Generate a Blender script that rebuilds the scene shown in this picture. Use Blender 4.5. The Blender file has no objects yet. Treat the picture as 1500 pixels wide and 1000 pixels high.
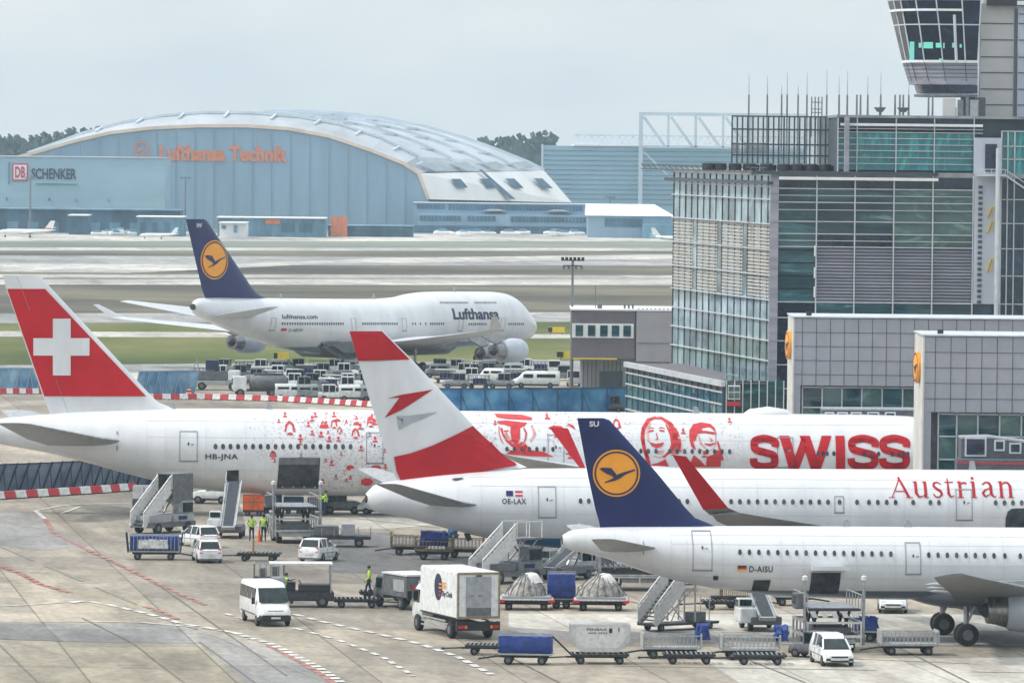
import bpy, bmesh, math, random
from math import sin, cos, tan, pi, radians, sqrt
from mathutils import Vector, Matrix
from mathutils.bvhtree import BVHTree
random.seed(7)
SC = bpy.context.scene
COL = SC.collection
# ---------------------------------------------------------------- camera (telephoto from a 28 m high terrace)
HC, FP, ROLL = 28.0, 9000.0, radians(0.6)
PITCH = math.atan(295 / FP)
FW = Vector((0, cos(PITCH), -sin(PITCH))); R0 = Vector((1, 0, 0)); U0 = Vector((0, sin(PITCH), cos(PITCH)))
CR = R0 * cos(ROLL) + U0 * sin(ROLL); CU = U0 * cos(ROLL) - R0 * sin(ROLL)
CAMLOC = Vector((0, 0, HC))
def ray(px, py): return FW + CR * ((px - 750) / FP) + CU * ((500 - py) / FP)
def G(px, py, z=0.0):
    d = ray(px, py); t = (z - HC) / d.z
    return CAMLOC + d * t
def AT(px, py, Y):
    d = ray(px, py); return CAMLOC + d * (Y / d.y)
def GY(px, Y):
    lo, hi = 205.0, 1500.0
    for _ in range(60):
        m = (lo + hi) / 2
        if AT(px, m, Y).z > 0: lo = m
        else: hi = m
    p = AT(px, lo, Y); return Vector((p.x, p.y, 0))
def XA(px, Y): return AT(px, 400, Y).x
def ZA(px, py, Y): return AT(px, py, Y).z
cam = bpy.data.cameras.new('camera'); camo = bpy.data.objects.new('camera', cam); COL.objects.link(camo)
cam.sensor_width = 36; cam.lens = FP / 1500 * 36; cam.clip_start = 1; cam.clip_end = 30000
M = Matrix((( CR.x, CU.x, -FW.x, 0), (CR.y, CU.y, -FW.y, 0), (CR.z, CU.z, -FW.z, HC), (0, 0, 0, 1)))
camo.matrix_world = M
SC.camera = camo

# ---------------------------------------------------------------- materials
MATS = {}
def mat(name, col, rough=0.6, metal=0.0, var=0.12, scale=1.0, coat=0.0, spec=0.5, var2=None, stretch=None, rnd=0.0, bump=0.0, alpha=None):
    if name in MATS: return MATS[name]
    m = bpy.data.materials.new(name); m.use_nodes = True
    nt = m.node_tree; b = nt.nodes['Principled BSDF']
    b.inputs['Roughness'].default_value = rough; b.inputs['Metallic'].default_value = metal
    b.inputs['Coat Weight'].default_value = coat; b.inputs['Specular IOR Level'].default_value = spec
    tc = nt.nodes.new('ShaderNodeTexCoord'); mp = nt.nodes.new('ShaderNodeMapping')
    nt.links.new(tc.outputs['Object'], mp.inputs[0])
    if stretch: mp.inputs['Scale'].default_value = stretch
    nz = nt.nodes.new('ShaderNodeTexNoise'); nz.inputs['Scale'].default_value = scale; nz.inputs['Detail'].default_value = 6
    nz.inputs['Roughness'].default_value = 0.65
    nt.links.new(mp.outputs[0], nz.inputs['Vector'])
    rp = nt.nodes.new('ShaderNodeValToRGB'); c = col
    c2 = var2 if var2 else tuple(max(0, v * (1 - 2.2 * var)) for v in c)
    rp.color_ramp.elements[0].position = 0.33; rp.color_ramp.elements[0].color = (*c2, 1)
    rp.color_ramp.elements[1].position = 0.62; rp.color_ramp.elements[1].color = (*c, 1)
    nt.links.new(nz.outputs['Fac'], rp.inputs[0])
    out = rp.outputs[0]
    if rnd:
        oi = nt.nodes.new('ShaderNodeObjectInfo'); mr = nt.nodes.new('ShaderNodeMapRange')
        mr.inputs['To Min'].default_value = 1 - rnd; mr.inputs['To Max'].default_value = 1 + rnd
        nt.links.new(oi.outputs['Random'], mr.inputs[0])
        mx = nt.nodes.new('ShaderNodeVectorMath'); mx.operation = 'SCALE'
        nt.links.new(out, mx.inputs[0]); nt.links.new(mr.outputs[0], mx.inputs['Scale']); out = mx.outputs[0]
    nt.links.new(out, b.inputs['Base Color'])
    if bump:
        bp = nt.nodes.new('ShaderNodeBump'); bp.inputs['Strength'].default_value = bump; bp.inputs['Distance'].default_value = 0.05
        nt.links.new(nz.outputs['Fac'], bp.inputs['Height']); nt.links.new(bp.outputs[0], b.inputs['Normal'])
    if alpha is not None: b.inputs['Alpha'].default_value = alpha
    MATS[name] = m
    return m
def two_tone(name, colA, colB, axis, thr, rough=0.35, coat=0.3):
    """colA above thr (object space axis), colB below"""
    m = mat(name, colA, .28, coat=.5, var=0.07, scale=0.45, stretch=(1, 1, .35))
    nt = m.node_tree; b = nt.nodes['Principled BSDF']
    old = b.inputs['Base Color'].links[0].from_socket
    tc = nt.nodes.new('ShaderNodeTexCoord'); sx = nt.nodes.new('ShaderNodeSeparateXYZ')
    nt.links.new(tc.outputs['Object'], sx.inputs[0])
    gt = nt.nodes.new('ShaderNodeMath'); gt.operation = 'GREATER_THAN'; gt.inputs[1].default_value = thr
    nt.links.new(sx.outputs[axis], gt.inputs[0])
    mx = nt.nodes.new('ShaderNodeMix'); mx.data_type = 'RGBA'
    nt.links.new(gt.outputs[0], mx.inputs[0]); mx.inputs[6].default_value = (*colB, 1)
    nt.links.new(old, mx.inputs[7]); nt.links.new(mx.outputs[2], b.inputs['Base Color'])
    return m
def setup_materials():
    mat('white_paint', (.68, .685, .70), .28, var=.07, scale=.45, coat=.5, stretch=(1, 1, .35))
    mat('vehicle_white', (.76, .77, .77), .4, var=.13, scale=2.5, coat=.3)
    mat('vehicle_grey', (.22, .235, .25), .5, var=.2, scale=2.5, rnd=.5)
    mat('light_grey', (.36, .37, .38), .5, var=.14, scale=2.5)
    mat('mid_grey', (.14, .145, .155), .6, var=.2, scale=3)
    mat('dark_metal', (.028, .029, .032), .55, var=.3, scale=4)
    mat('steel', (.42, .43, .45), .38, metal=.7, var=.2, scale=3)
    mat('aluminium', (.62, .63, .64), .35, metal=.8, var=.12, scale=3)
    mat('rubber', (.018, .018, .02), .8, var=.2, scale=6)
    mat('black', (.012, .013, .016), .5, var=.1)
    mat('glass_dark', (.01, .014, .018), .08, var=.2, scale=1.5, spec=.4)
    mat('glass_van', (.012, .028, .030), .10, var=.5, scale=2, spec=.45)
    mat('window_grey', (.06, .065, .075), .25, var=.3, scale=5, rnd=.45)
    mat('swiss_red', (.52, .002, .010), .45, var=.08, scale=.4, coat=.05, spec=.25)
    mat('austrian_red', (.46, .004, .012), .45, var=.1, scale=.5, coat=.05, spec=.25)
    mat('print_red', (.60, .02, .025), .4, var=.12, scale=2)
    mat('print_pink', (.75, .36, .34), .4, var=.2, scale=2)
    mat('print_grey', (.25, .26, .30), .4, var=.1, scale=2)
    mat('navy', (.006, .014, .10), .4, var=.15, scale=.5, coat=.1, spec=.3)
    mat('navy_text', (.008, .015, .06), .5, var=.05)
    mat('ink', (.02, .02, .03), .5, var=.05)
    mat('logo_orange', (.85, .33, .015), .4, var=.05)
    mat('logo_grey', (.36, .38, .41), .4, var=.05)
    mat('austrian_blue', (.006, .11, .26), .35, var=.1, scale=.5, coat=.3)
    mat('wing_shaded', (.17, .175, .18), .45, var=.12, scale=1)  # darker copy of the wing paint, underside shade put into its colour
    mat('wing_top', (.50, .51, .53), .4, var=.06, scale=1)
    mat('panel_line', (.27, .28, .31), .6, var=.1)
    mat('hivis', (.42, .72, .02), .75, var=.1, scale=10)
    mat('trousers', (.012, .02, .06), .8, var=.2, scale=10)
    mat('skin', (.42, .23, .15), .6, var=.1, scale=10)
    mat('hair', (.03, .02, .015), .8, var=.2, scale=20)
    mat('orange_vest', (.75, .15, .02), .8, var=.1, scale=10)
    mat('blue_tarp', (.008, .04, .24), .6, var=.28, scale=3, bump=.6)
    mat('blue_box', (.02, .11, .23), .6, var=.25, scale=2)
    mat('orange_box', (.72, .12, .02), .6, var=.2, scale=2.5)
    mat('yellow', (.75, .45, .02), .5, var=.1, scale=3)
    mat('rail_tan', (.34, .24, .12), .6, var=.3, scale=6)
    mat('rail_grey', (.42, .43, .42), .5, var=.18, scale=6)
    mat('deck_dark', (.04, .042, .045), .7, var=.3, scale=4)
    mat('net_pallet', (.42, .39, .36), .7, var=.35, scale=3.5, bump=.8); mat('hangar_seam', (.20, .33, .41), .7, var=.1)
    mat('plastic_white', (.64, .63, .62), .6, var=.12, scale=4)
    mat('barrier_red', (.50, .02, .03), .6, var=.15, scale=3)
    mat('barrier_white', (.70, .69, .67), .6, var=.15, scale=3)
    mat('lamp_red', (.5, .01, .01), .3, var=.1); mat('lamp_clear', (.6, .62, .65), .15, var=.1); mat('lamp_amber', (.8, .25, .01), .3, var=.1)
    mat('conveyor', (.03, .035, .05), .6, var=.25, scale=4)
    mat('concrete_wall', (.33, .34, .345), .85, var=.15, scale=.5, stretch=(1, 1, .25))
    mat('office_dark', (.15, .135, .15), .8, var=.08, scale=.6)
    mat('office_light', (.30, .29, .31), .8, var=.06, scale=.6)
    mat('pier_panel', (.34, .335, .375), .5, var=.05, scale=.7)
    mat('pier_side', (.62, .60, .56), .6, var=.12, scale=.6)
    mat('mullion', (.60, .63, .66), .4, metal=.3, var=.1, scale=.7)
    mat('mullion_dark', (.05, .065, .08), .5, var=.15, scale=.7)
    mat('louvre', (.36, .35, .41), .5, metal=.2, var=.18, scale=.5, stretch=(.2, 1, 3))
    mat('blind', (.52, .50, .46), .6, var=.2, scale=2, stretch=(.6, .6, 3))
    mat('tower_panel', (.47, .50, .57), .5, var=.07, scale=.15)
    mat('tower_light', (.62, .60, .58), .5, var=.08, scale=.15)
    mat('roof_grey', (.30, .31, .33), .8, var=.2, scale=.4)
    mat('sill_white', (.75, .76, .76), .5, var=.06)
    mat('jet_wall', (.11, .11, .13), .6, var=.2, scale=1)
    mat('hangar_wall', (.27, .39, .50), .7, var=.07, scale=.05, stretch=(3, 1, .5))  # pale blue of distance haze mixed into the wall colour
    mat('cargo_wall', (.32, .47, .56), .7, var=.07, scale=.04, stretch=(1, 1, 4))  # haze tint put into this wall colour as well
    mat('hangar_roof', (.46, .49, .53), .7, var=.14, scale=.05)
    mat('hangar_roof_white', (.85, .84, .82), .7, var=.06, scale=.05)
    mat('hangar_edge', (.80, .62, .48), .7, var=.1, scale=.1)
    mat('hangar_truss', (.60, .68, .75), .6, var=.1, scale=.1)
    mat('far_dark', (.07, .16, .25), .7, var=.3, scale=.06, stretch=(3, 1, 1))  # dark tone shifted to blue in place of haze
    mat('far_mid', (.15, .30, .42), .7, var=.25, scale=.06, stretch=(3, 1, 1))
    mat('far_white', (.8, .8, .8), .6, var=.05)
    mat('sign_orange', (.72, .22, .10), .6, var=.1); mat('db_red', (.55, .05, .08), .6, var=.1)
    mat('leaf_far', (.09, .14, .14), .9, var=.4, scale=.1)
    mat('pane_side', (.30, .42, .47), .07, var=.35, scale=.25, spec=.9, rnd=.35)  # pale base colour stands in for sky reflected at a grazing angle
    mat('mast', (.20, .21, .23), .5, metal=.4, var=.1)
    mat('sign_yellow', (.70, .50, .03), .6, var=.1)
    mat('engine_metal', (.30, .29, .30), .3, metal=.85, var=.25, scale=2, stretch=(4, 1, 1))
    mat('nacelle', (.42, .46, .52), .4, var=.06, coat=.2)
    mat('flag_red', (.55, .01, .02), .5, var=.05); mat('flag_gold', (.8, .5, .03), .5, var=.05)
    mat('interior', (.05, .055, .065), .8, var=.5, scale=1.5)
setup_materials(); mat('seam', (.60, .61, .63), .5, var=.05)
def glassmat(name, c1, c2, c3, scale, stretch, rough=.06, rnd=.3, distort=2.5, spec=.6):
    """reflective curtain-wall pane: tinted, slightly wavy, blurred reflections and floor bands painted into its colour"""
    m = mat(name, c1, rough, var=.2, spec=spec, scale=scale, rnd=rnd, stretch=stretch)
    nt = m.node_tree
    for n in nt.nodes:
        if n.bl_idname == 'ShaderNodeTexNoise': n.inputs['Distortion'].default_value = distort; nz = n
        if n.bl_idname == 'ShaderNodeValToRGB':
            cr = n.color_ramp; cr.elements[0].color = (*c2, 1); cr.elements[1].color = (*c1, 1)
            e = cr.elements.new(.5); e.color = (*[(a + b) / 2 * .8 for a, b in zip(c1, c2)], 1)
            e = cr.elements.new(.72); e.color = (*c3, 1)  # palest tone: reflection streaks painted into the pane colour
    b = nt.nodes['Principled BSDF']
    bp = nt.nodes.new('ShaderNodeBump'); bp.inputs['Strength'].default_value = .25; bp.inputs['Distance'].default_value = .3
    n2 = nt.nodes.new('ShaderNodeTexNoise'); n2.inputs['Scale'].default_value = .35; n2.inputs['Detail'].default_value = 1
    tc = nt.nodes.new('ShaderNodeTexCoord'); nt.links.new(tc.outputs['Object'], n2.inputs['Vector'])
    nt.links.new(n2.outputs['Fac'], bp.inputs['Height']); nt.links.new(bp.outputs[0], b.inputs['Normal'])
    return m
glassmat('pane_front', (.04, .135, .145), (.008, .022, .045), (.34, .47, .45), .20, (.5, 1, 3.4), distort=1.6)
glassmat('pane_green', (.12, .22, .20), (.05, .10, .10), (.30, .36, .30), .18, (1, 1, 2.5), rnd=.15)
glassmat('pane_teal', (.04, .33, .32), (.02, .16, .20), (.10, .45, .42), .3, (2, 1, .6), rnd=.2)
glassmat('pane_navy', (.012, .02, .06), (.005, .008, .02), (.02, .05, .09), .2, (1, 1, 1))
glassmat('pane_blue', (.02, .06, .10), (.006, .015, .04), (.10, .17, .17), .4, (2, 1, 1))
glassmat('pane_tower', (.012, .02, .05), (.004, .006, .014), (.03, .07, .10), .3, (1, 1, 1), rough=.04, spec=.25)

# ---------------------------------------------------------------- mesh builder
class MB:
    def __init__(s): s.v = []; s.f = []
    def add(s, vs, fs):
        o = len(s.v); s.v += [tuple(v) for v in vs]; s.f += [tuple(i + o for i in f) for f in fs]; return s
    def bx(s, x0, x1, y0, y1, z0, z1):
        vs = [(x, y, z) for z in (z0, z1) for x, y in ((x0, y0), (x1, y0), (x1, y1), (x0, y1))]
        return s.add(vs, [(3, 2, 1, 0), (4, 5, 6, 7), (0, 1, 5, 4), (1, 2, 6, 5), (2, 3, 7, 6), (3, 0, 4, 7)])
    def bar(s, p, q, w, h=None, up=(0, 0, 1)):
        p = Vector(p); q = Vector(q); h = h or w; d = (q - p).normalized(); u = Vector(up)
        if abs(d.dot(u)) > .98: u = Vector((1, 0, 0))
        a = d.cross(u).normalized() * w / 2; b = a.cross(d).normalized() * h / 2
        vs = [p - a - b, p + a - b, p + a + b, p - a + b, q - a - b, q + a - b, q + a + b, q - a + b]
        return s.add(vs, [(3, 2, 1, 0), (4, 5, 6, 7), (0, 1, 5, 4), (1, 2, 6, 5), (2, 3, 7, 6), (3, 0, 4, 7)])
    def tube(s, p, q, r, n=8, r2=None):
        p = Vector(p); q = Vector(q); r2 = r if r2 is None else r2
        d = (q - p).normalized(); u = Vector((0, 0, 1)) if abs(d.z) < .9 else Vector((1, 0, 0))
        a = d.cross(u).normalized(); b = a.cross(d)
        vs = [p + (a * cos(2 * pi * i / n) + b * sin(2 * pi * i / n)) * r for i in range(n)] + [q + (a * cos(2 * pi * i / n) + b * sin(2 * pi * i / n)) * r2 for i in range(n)]
        return s.add(vs, [tuple(range(n))[::-1], tuple(range(n, 2 * n))] + [(i, (i + 1) % n, n + (i + 1) % n, n + i) for i in range(n)])
    def loft(s, rings, cap=True, closed=True):
        n = len(rings[0]); o = []; fs = []
        for r in rings: o += list(r)
        for k in range(len(rings) - 1):
            for i in range(n if closed else n - 1):
                j = (i + 1) % n; fs.append((k * n + i, k * n + j, (k + 1) * n + j, (k + 1) * n + i))
        if cap: fs += [tuple(range(n))[::-1], tuple((len(rings) - 1) * n + i for i in range(n))]
        return s.add(o, fs)
    def prism(s, poly, y0, y1):
        """poly in (x,z), extruded along y"""
        return s.loft([[(x, y0, z) for x, z in poly], [(x, y1, z) for x, z in poly]])
    def lathe(s, prof, c=(0, 0, 0), axis='x', n=24, cap=True):
        rings = []
        for a, r in prof:
            ring = []
            for i in range(n):
                t = 2 * pi * i / n
                if axis == 'x': ring.append((c[0] + a, c[1] + r * cos(t), c[2] + r * sin(t)))
                elif axis == 'y': ring.append((c[0] + r * cos(t), c[1] + a, c[2] + r * sin(t)))
                else: ring.append((c[0] + r * cos(t), c[1] + r * sin(t), c[2] + a))
            rings.append(ring)
        return s.loft(rings, cap)
    def wheel(s, x, y, z, r, w, n=16): return s.lathe([(-w / 2, r * .82), (-w / 2 * .8, r * .97), (0, r), (w / 2 * .8, r * .97), (w / 2, r * .82)], (x, y, z), 'y', n)
    def poly(s, pts): return s.add(pts, [tuple(range(len(pts)))])
    def build(s, name, m, parent=None, smooth=False, bevel=0, seg=2):
        me = bpy.data.meshes.new(name); me.from_pydata(s.v, [], s.f)
        bm = bmesh.new(); bm.from_mesh(me)
        bmesh.ops.recalc_face_normals(bm, faces=bm.faces)
        if bevel:
            es = [e for e in bm.edges if len(e.link_faces) == 2 and e.calc_face_angle(0) > .5]
            bmesh.ops.bevel(bm, geom=es, offset=bevel, segments=seg, affect='EDGES', clamp_overlap=True)
        bm.to_mesh(me); bm.free()
        if smooth or bevel:
            me.polygons.foreach_set('use_smooth', [True] * len(me.polygons))
            try: me.set_sharp_from_angle(angle=radians(38))
            except Exception: pass
        me.materials.append(MATS[m] if isinstance(m, str) else m)
        o = bpy.data.objects.new(name, me); COL.objects.link(o)
        if parent: o.parent = parent
        return o
def thing(name, label, cat, loc=(0, 0, 0), rz=0.0, group=None):
    o = bpy.data.objects.new(name, None); COL.objects.link(o); o.empty_display_size = .1
    o.location = loc; o.rotation_euler = (0, 0, rz); o['label'] = label; o['category'] = cat
    if group: o['group'] = group
    return o
def tag(o, label, cat, group=None, kind=None):
    if label: o['label'] = label
    if cat: o['category'] = cat
    if group: o['group'] = group
    if kind: o['kind'] = kind
    return o
KIDS = {}
def copy_tree(o, parent=None):
    c = o.copy(); COL.objects.link(c)
    if parent: c.parent = parent
    for ch in list(o.children): copy_tree(ch, c)
    return c
def place(root, px, py, rz, label=None, group=None, copy=False, scale=1.0):
    r = copy_tree(root) if copy else root
    r.location = G(px, py); r.rotation_euler = (0, 0, radians(rz))
    if scale != 1.0: r.scale = (scale,) * 3
    if label: r['label'] = label
    if group: r['group'] = group
    return r
def text_polys(txt, bold=0.0, spacing=1.0):
    cu = bpy.data.curves.new('txt', 'FONT'); cu.body = txt; cu.size = 1; cu.offset = bold; cu.resolution_u = 3; cu.space_character = spacing
    ob = bpy.data.objects.new('txt', cu); COL.objects.link(ob)
    bpy.context.view_layer.update()
    dg = bpy.context.evaluated_depsgraph_get(); me = bpy.data.meshes.new_from_object(ob.evaluated_get(dg))
    vs = [(v.co.x, v.co.y) for v in me.vertices]; fs = [tuple(p.vertices) for p in me.polygons]
    bpy.data.objects.remove(ob); bpy.data.curves.remove(cu); bpy.data.meshes.remove(me)
    x0 = min(v[0] for v in vs); x1 = max(v[0] for v in vs); y0 = min(v[1] for v in vs); y1 = max(v[1] for v in vs)
    return [((x - x0) / (x1 - x0), (y - y0) / (y1 - y0)) for x, y in vs], fs
def flat_text(txt, name, m, parent, P00, P10, P01, bold=0.0, thick=0.0):
    """lettering in the plane spanned by three points (bottom left, bottom right, top left)"""
    vs, fs = text_polys(txt, bold); P00 = Vector(P00); a = Vector(P10) - P00; b = Vector(P01) - P00
    return MB().add([P00 + a * u + b * v for u, v in vs], fs).build(name, m, parent)
class Frame:
    """vertical reference plane of a thing: heading d, near side n"""
    def __init__(s, O, yaw):
        s.O = Vector(O); s.yaw = yaw; s.d = Vector((cos(yaw), sin(yaw), 0)); s.n = Vector((sin(yaw), -cos(yaw), 0))
    def tz(s, px, py, off=0.0):
        d = ray(px, py); P = s.O + s.n * off
        t = (P - CAMLOC).dot(s.n) / d.dot(s.n); q = CAMLOC + d * t
        return ((q - s.O).dot(s.d), q.z)
def hermite(ts, vs, t):
    n = len(ts)
    if t <= ts[0]: return vs[0]
    if t >= ts[-1]: return vs[-1]
    k = max(i for i in range(n - 1) if ts[i] <= t)
    h = ts[k + 1] - ts[k]; u = (t - ts[k]) / h; dk = (vs[k + 1] - vs[k]) / h
    def slope(i):
        if i == 0 or i == n - 1: return (vs[1] - vs[0]) / (ts[1] - ts[0]) if i == 0 else (vs[-1] - vs[-2]) / (ts[-1] - ts[-2])
        a = (vs[i] - vs[i - 1]) / (ts[i] - ts[i - 1]); b = (vs[i + 1] - vs[i]) / (ts[i + 1] - ts[i])
        return 0 if a * b <= 0 else 2 * a * b / (a + b)
    m0, m1 = slope(k), slope(k + 1)
    return (2*u**3 - 3*u*u + 1) * vs[k] + (u**3 - 2*u*u + u) * h * m0 + (-2*u**3 + 3*u*u) * vs[k + 1] + (u**3 - u*u) * h * m1
# ---------------------------------------------------------------- world, sun, haze
SUN_EL, SUN_AZ = radians(52), radians(262)     # azimuth measured from +Y clockwise: to the left of the camera
w = bpy.data.worlds.new('World'); SC.world = w; w.use_nodes = True
nt = w.node_tree; bg = nt.nodes['Background']
sky = nt.nodes.new('ShaderNodeTexSky'); sky.sky_type = 'NISHITA'; sky.sun_disc = False
sky.sun_elevation = SUN_EL; sky.sun_rotation = SUN_AZ; sky.air_density = 1.0; sky.dust_density = 2.5; sky.ozone_density = 1.5; sky.altitude = 100
# thin overcast veil over the clear sky: an even pale layer mixed into it
mx = nt.nodes.new('ShaderNodeMix'); mx.data_type = 'RGBA'; mx.inputs[0].default_value = .72
tc = nt.nodes.new('ShaderNodeTexCoord'); mpn = nt.nodes.new('ShaderNodeMapping'); mpn.inputs['Scale'].default_value = (3, 3, 9)
cn = nt.nodes.new('ShaderNodeTexNoise'); cn.inputs['Scale'].default_value = 5.0; cn.inputs['Detail'].default_value = 5
nt.links.new(tc.outputs['Generated'], mpn.inputs[0]); nt.links.new(mpn.outputs[0], cn.inputs['Vector'])
cr = nt.nodes.new('ShaderNodeValToRGB'); cr.color_ramp.elements[0].color = (10.6, 12.0, 12.9, 1); cr.color_ramp.elements[1].color = (13.2, 14.0, 14.3, 1)
cr.color_ramp.elements[0].position = .3; cr.color_ramp.elements[1].position = .7
nt.links.new(cn.outputs['Fac'], cr.inputs[0])
sxyz = nt.nodes.new('ShaderNodeSeparateXYZ'); nt.links.new(tc.outputs['Generated'], sxyz.inputs[0])
el = nt.nodes.new('ShaderNodeMath'); el.operation = 'MULTIPLY_ADD'; el.inputs[1].default_value = .9; el.inputs[2].default_value = 1.0; el.use_clamp = False
nt.links.new(sxyz.outputs[2], el.inputs[0])      # an overcast veil is brighter overhead than at the horizon
mxe = nt.nodes.new('ShaderNodeMath'); mxe.operation = 'MAXIMUM'; mxe.inputs[1].default_value = .5; nt.links.new(el.outputs[0], mxe.inputs[0])
vs_ = nt.nodes.new('ShaderNodeVectorMath'); vs_.operation = 'SCALE'; nt.links.new(cr.outputs[0], vs_.inputs[0]); nt.links.new(mxe.outputs[0], vs_.inputs['Scale'])
nt.links.new(sky.outputs[0], mx.inputs[6]); nt.links.new(vs_.outputs[0], mx.inputs[7]); nt.links.new(mx.outputs[2], bg.inputs[0])
bg.inputs[1].default_value = .088
sl = bpy.data.lights.new('sun', 'SUN'); so = bpy.data.objects.new('sun', sl); COL.objects.link(so)
sl.energy = 3.1; sl.angle = radians(6); sl.color = (1, .95, .88)
sd = Vector((sin(SUN_AZ) * cos(SUN_EL), cos(SUN_AZ) * cos(SUN_EL), sin(SUN_EL)))
so.rotation_euler = sd.to_track_quat('Z', 'Y').to_euler()
SC.view_settings.view_transform = 'Standard'; SC.view_settings.look = 'None'; SC.view_settings.exposure = -0.08; SC.view_settings.gamma = 1
SC.cycles.use_denoising = True
SC.cycles.max_bounces = 6; SC.cycles.volume_bounces = 0; SC.cycles.transparent_max_bounces = 12
def make_haze():
    o = MB().bx(-1600, 1600, -300, 2950, -1.0, 62).build('haze', 'black'); o.data.materials.clear()
    m = bpy.data.materials.new('haze_air'); m.use_nodes = True; n = m.node_tree
    n.nodes.remove(n.nodes['Principled BSDF'])
    v = n.nodes.new('ShaderNodeVolumePrincipled'); v.inputs['Color'].default_value = (.70, .89, 1.0, 1); v.inputs['Density'].default_value = .00011
    v.inputs['Anisotropy'].default_value = .2
    n.links.new(v.outputs[0], n.nodes['Material Output'].inputs['Volume'])
    o.data.materials.append(m); o['kind'] = 'stuff'; o['label'] = 'pale blue haze lying over the airfield'
make_haze()

# ---------------------------------------------------------------- ground
def slab_material(name, c1, c2, c3, rot=radians(8), size=7.5, joint=.06):
    m = bpy.data.materials.new(name); m.use_nodes = True; nt = m.node_tree; b = nt.nodes['Principled BSDF']
    b.inputs['Roughness'].default_value = .85; b.inputs['Specular IOR Level'].default_value = .3
    tc = nt.nodes.new('ShaderNodeTexCoord'); mp = nt.nodes.new('ShaderNodeMapping'); mp.inputs['Rotation'].default_value = (0, 0, -rot)
    nt.links.new(tc.outputs['Object'], mp.inputs[0])
    br = nt.nodes.new('ShaderNodeTexBrick'); br.offset = 0; br.inputs['Scale'].default_value = 1; br.inputs['Brick Width'].default_value = size
    br.inputs['Row Height'].default_value = size * 1.6; br.inputs['Mortar Size'].default_value = joint; br.inputs['Bias'].default_value = 0
    br.inputs['Color1'].default_value = (.80, .80, .81, 1); br.inputs['Color2'].default_value = (1.12, 1.10, 1.07, 1); br.inputs['Mortar'].default_value = (.55, .54, .52, 1)
    nt.links.new(mp.outputs[0], br.inputs['Vector'])
    def noise(sc, det, dist=0, st=(1, 1, 1)):
        q = nt.nodes.new('ShaderNodeMapping'); q.inputs['Scale'].default_value = st; nt.links.new(mp.outputs[0], q.inputs[0])
        n = nt.nodes.new('ShaderNodeTexNoise'); n.inputs['Scale'].default_value = sc; n.inputs['Detail'].default_value = det; n.inputs['Distortion'].default_value = dist
        nt.links.new(q.outputs[0], n.inputs['Vector']); return n
    n1 = noise(.035, 5, .6, (1, .45, 1)); r1 = nt.nodes.new('ShaderNodeValToRGB')
    r1.color_ramp.elements[0].position = .36; r1.color_ramp.elements[0].color = (*c1, 1); r1.color_ramp.elements[1].position = .62; r1.color_ramp.elements[1].color = (*c3, 1)
    e = r1.color_ramp.elements.new(.5); e.color = (*c2, 1)
    nt.links.new(n1.outputs['Fac'], r1.inputs[0])
    n2 = noise(.35, 8, 1.0, (1, .25, 1)); r2 = nt.nodes.new('ShaderNodeValToRGB')
    r2.color_ramp.elements[0].position = .3; r2.color_ramp.elements[0].color = (.74, .73, .72, 1); r2.color_ramp.elements[1].position = .7; r2.color_ramp.elements[1].color = (1.18, 1.17, 1.15, 1)
    nt.links.new(n2.outputs['Fac'], r2.inputs[0])
    a = nt.nodes.new('ShaderNodeMix'); a.data_type = 'RGBA'; a.blend_type = 'MULTIPLY'; a.inputs[0].default_value = 1
    nt.links.new(r1.outputs[0], a.inputs[6]); nt.links.new(br.outputs['Color'], a.inputs[7])
    c = nt.nodes.new('ShaderNodeMix'); c.data_type = 'RGBA'; c.blend_type = 'MULTIPLY'; c.inputs[0].default_value = 1
    nt.links.new(a.outputs[2], c.inputs[6]); nt.links.new(r2.outputs[0], c.inputs[7])
    n4 = noise(2.2, 8, .5, (1, .35, 1)); r4 = nt.nodes.new('ShaderNodeValToRGB')
    r4.color_ramp.elements[0].position = .35; r4.color_ramp.elements[0].color = (.84, .84, .84, 1); r4.color_ramp.elements[1].position = .65; r4.color_ramp.elements[1].color = (1.10, 1.10, 1.10, 1)
    nt.links.new(n4.outputs['Fac'], r4.inputs[0]); c0 = c; c = nt.nodes.new('ShaderNodeMix'); c.data_type = 'RGBA'; c.blend_type = 'MULTIPLY'; c.inputs[0].default_value = 1
    nt.links.new(c0.outputs[2], c.inputs[6]); nt.links.new(r4.outputs[0], c.inputs[7])
    # oil and tyre stains
    n3 = noise(.12, 7, 2.0, (1, .12, 1)); r3 = nt.nodes.new('ShaderNodeValToRGB')
    r3.color_ramp.elements[0].position = .56; r3.color_ramp.elements[0].color = (1, 1, 1, 1); r3.color_ramp.elements[1].position = .78; r3.color_ramp.elements[1].color = (.62, .60, .58, 1)
    nt.links.new(n3.outputs['Fac'], r3.inputs[0])
    d = nt.nodes.new('ShaderNodeMix'); d.data_type = 'RGBA'; d.blend_type = 'MULTIPLY'; d.inputs[0].default_value = 1
    nt.links.new(c.outputs[2], d.inputs[6]); nt.links.new(r3.outputs[0], d.inputs[7])
    nt.links.new(d.outputs[2], b.inputs['Base Color'])
    MATS[name] = m; return m
slab_material('apron_concrete', (.21, .188, .158), (.295, .262, .217), (.37, .322, .262))
slab_material('asphalt_patch', (.13, .128, .13), (.175, .17, .17), (.22, .212, .205), joint=.0)
slab_material('grey_patch', (.20, .195, .19), (.255, .25, .243), (.31, .30, .285))
slab_material('olive_slab', (.235, .21, .165), (.30, .27, .21), (.35, .315, .25))
slab_material('pale_slab', (.36, .34, .30), (.44, .415, .37), (.54, .51, .46))
slab_material('taxi_pale', (.34, .33, .31), (.43, .415, .385), (.53, .51, .47), joint=.0, size=20)
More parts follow.
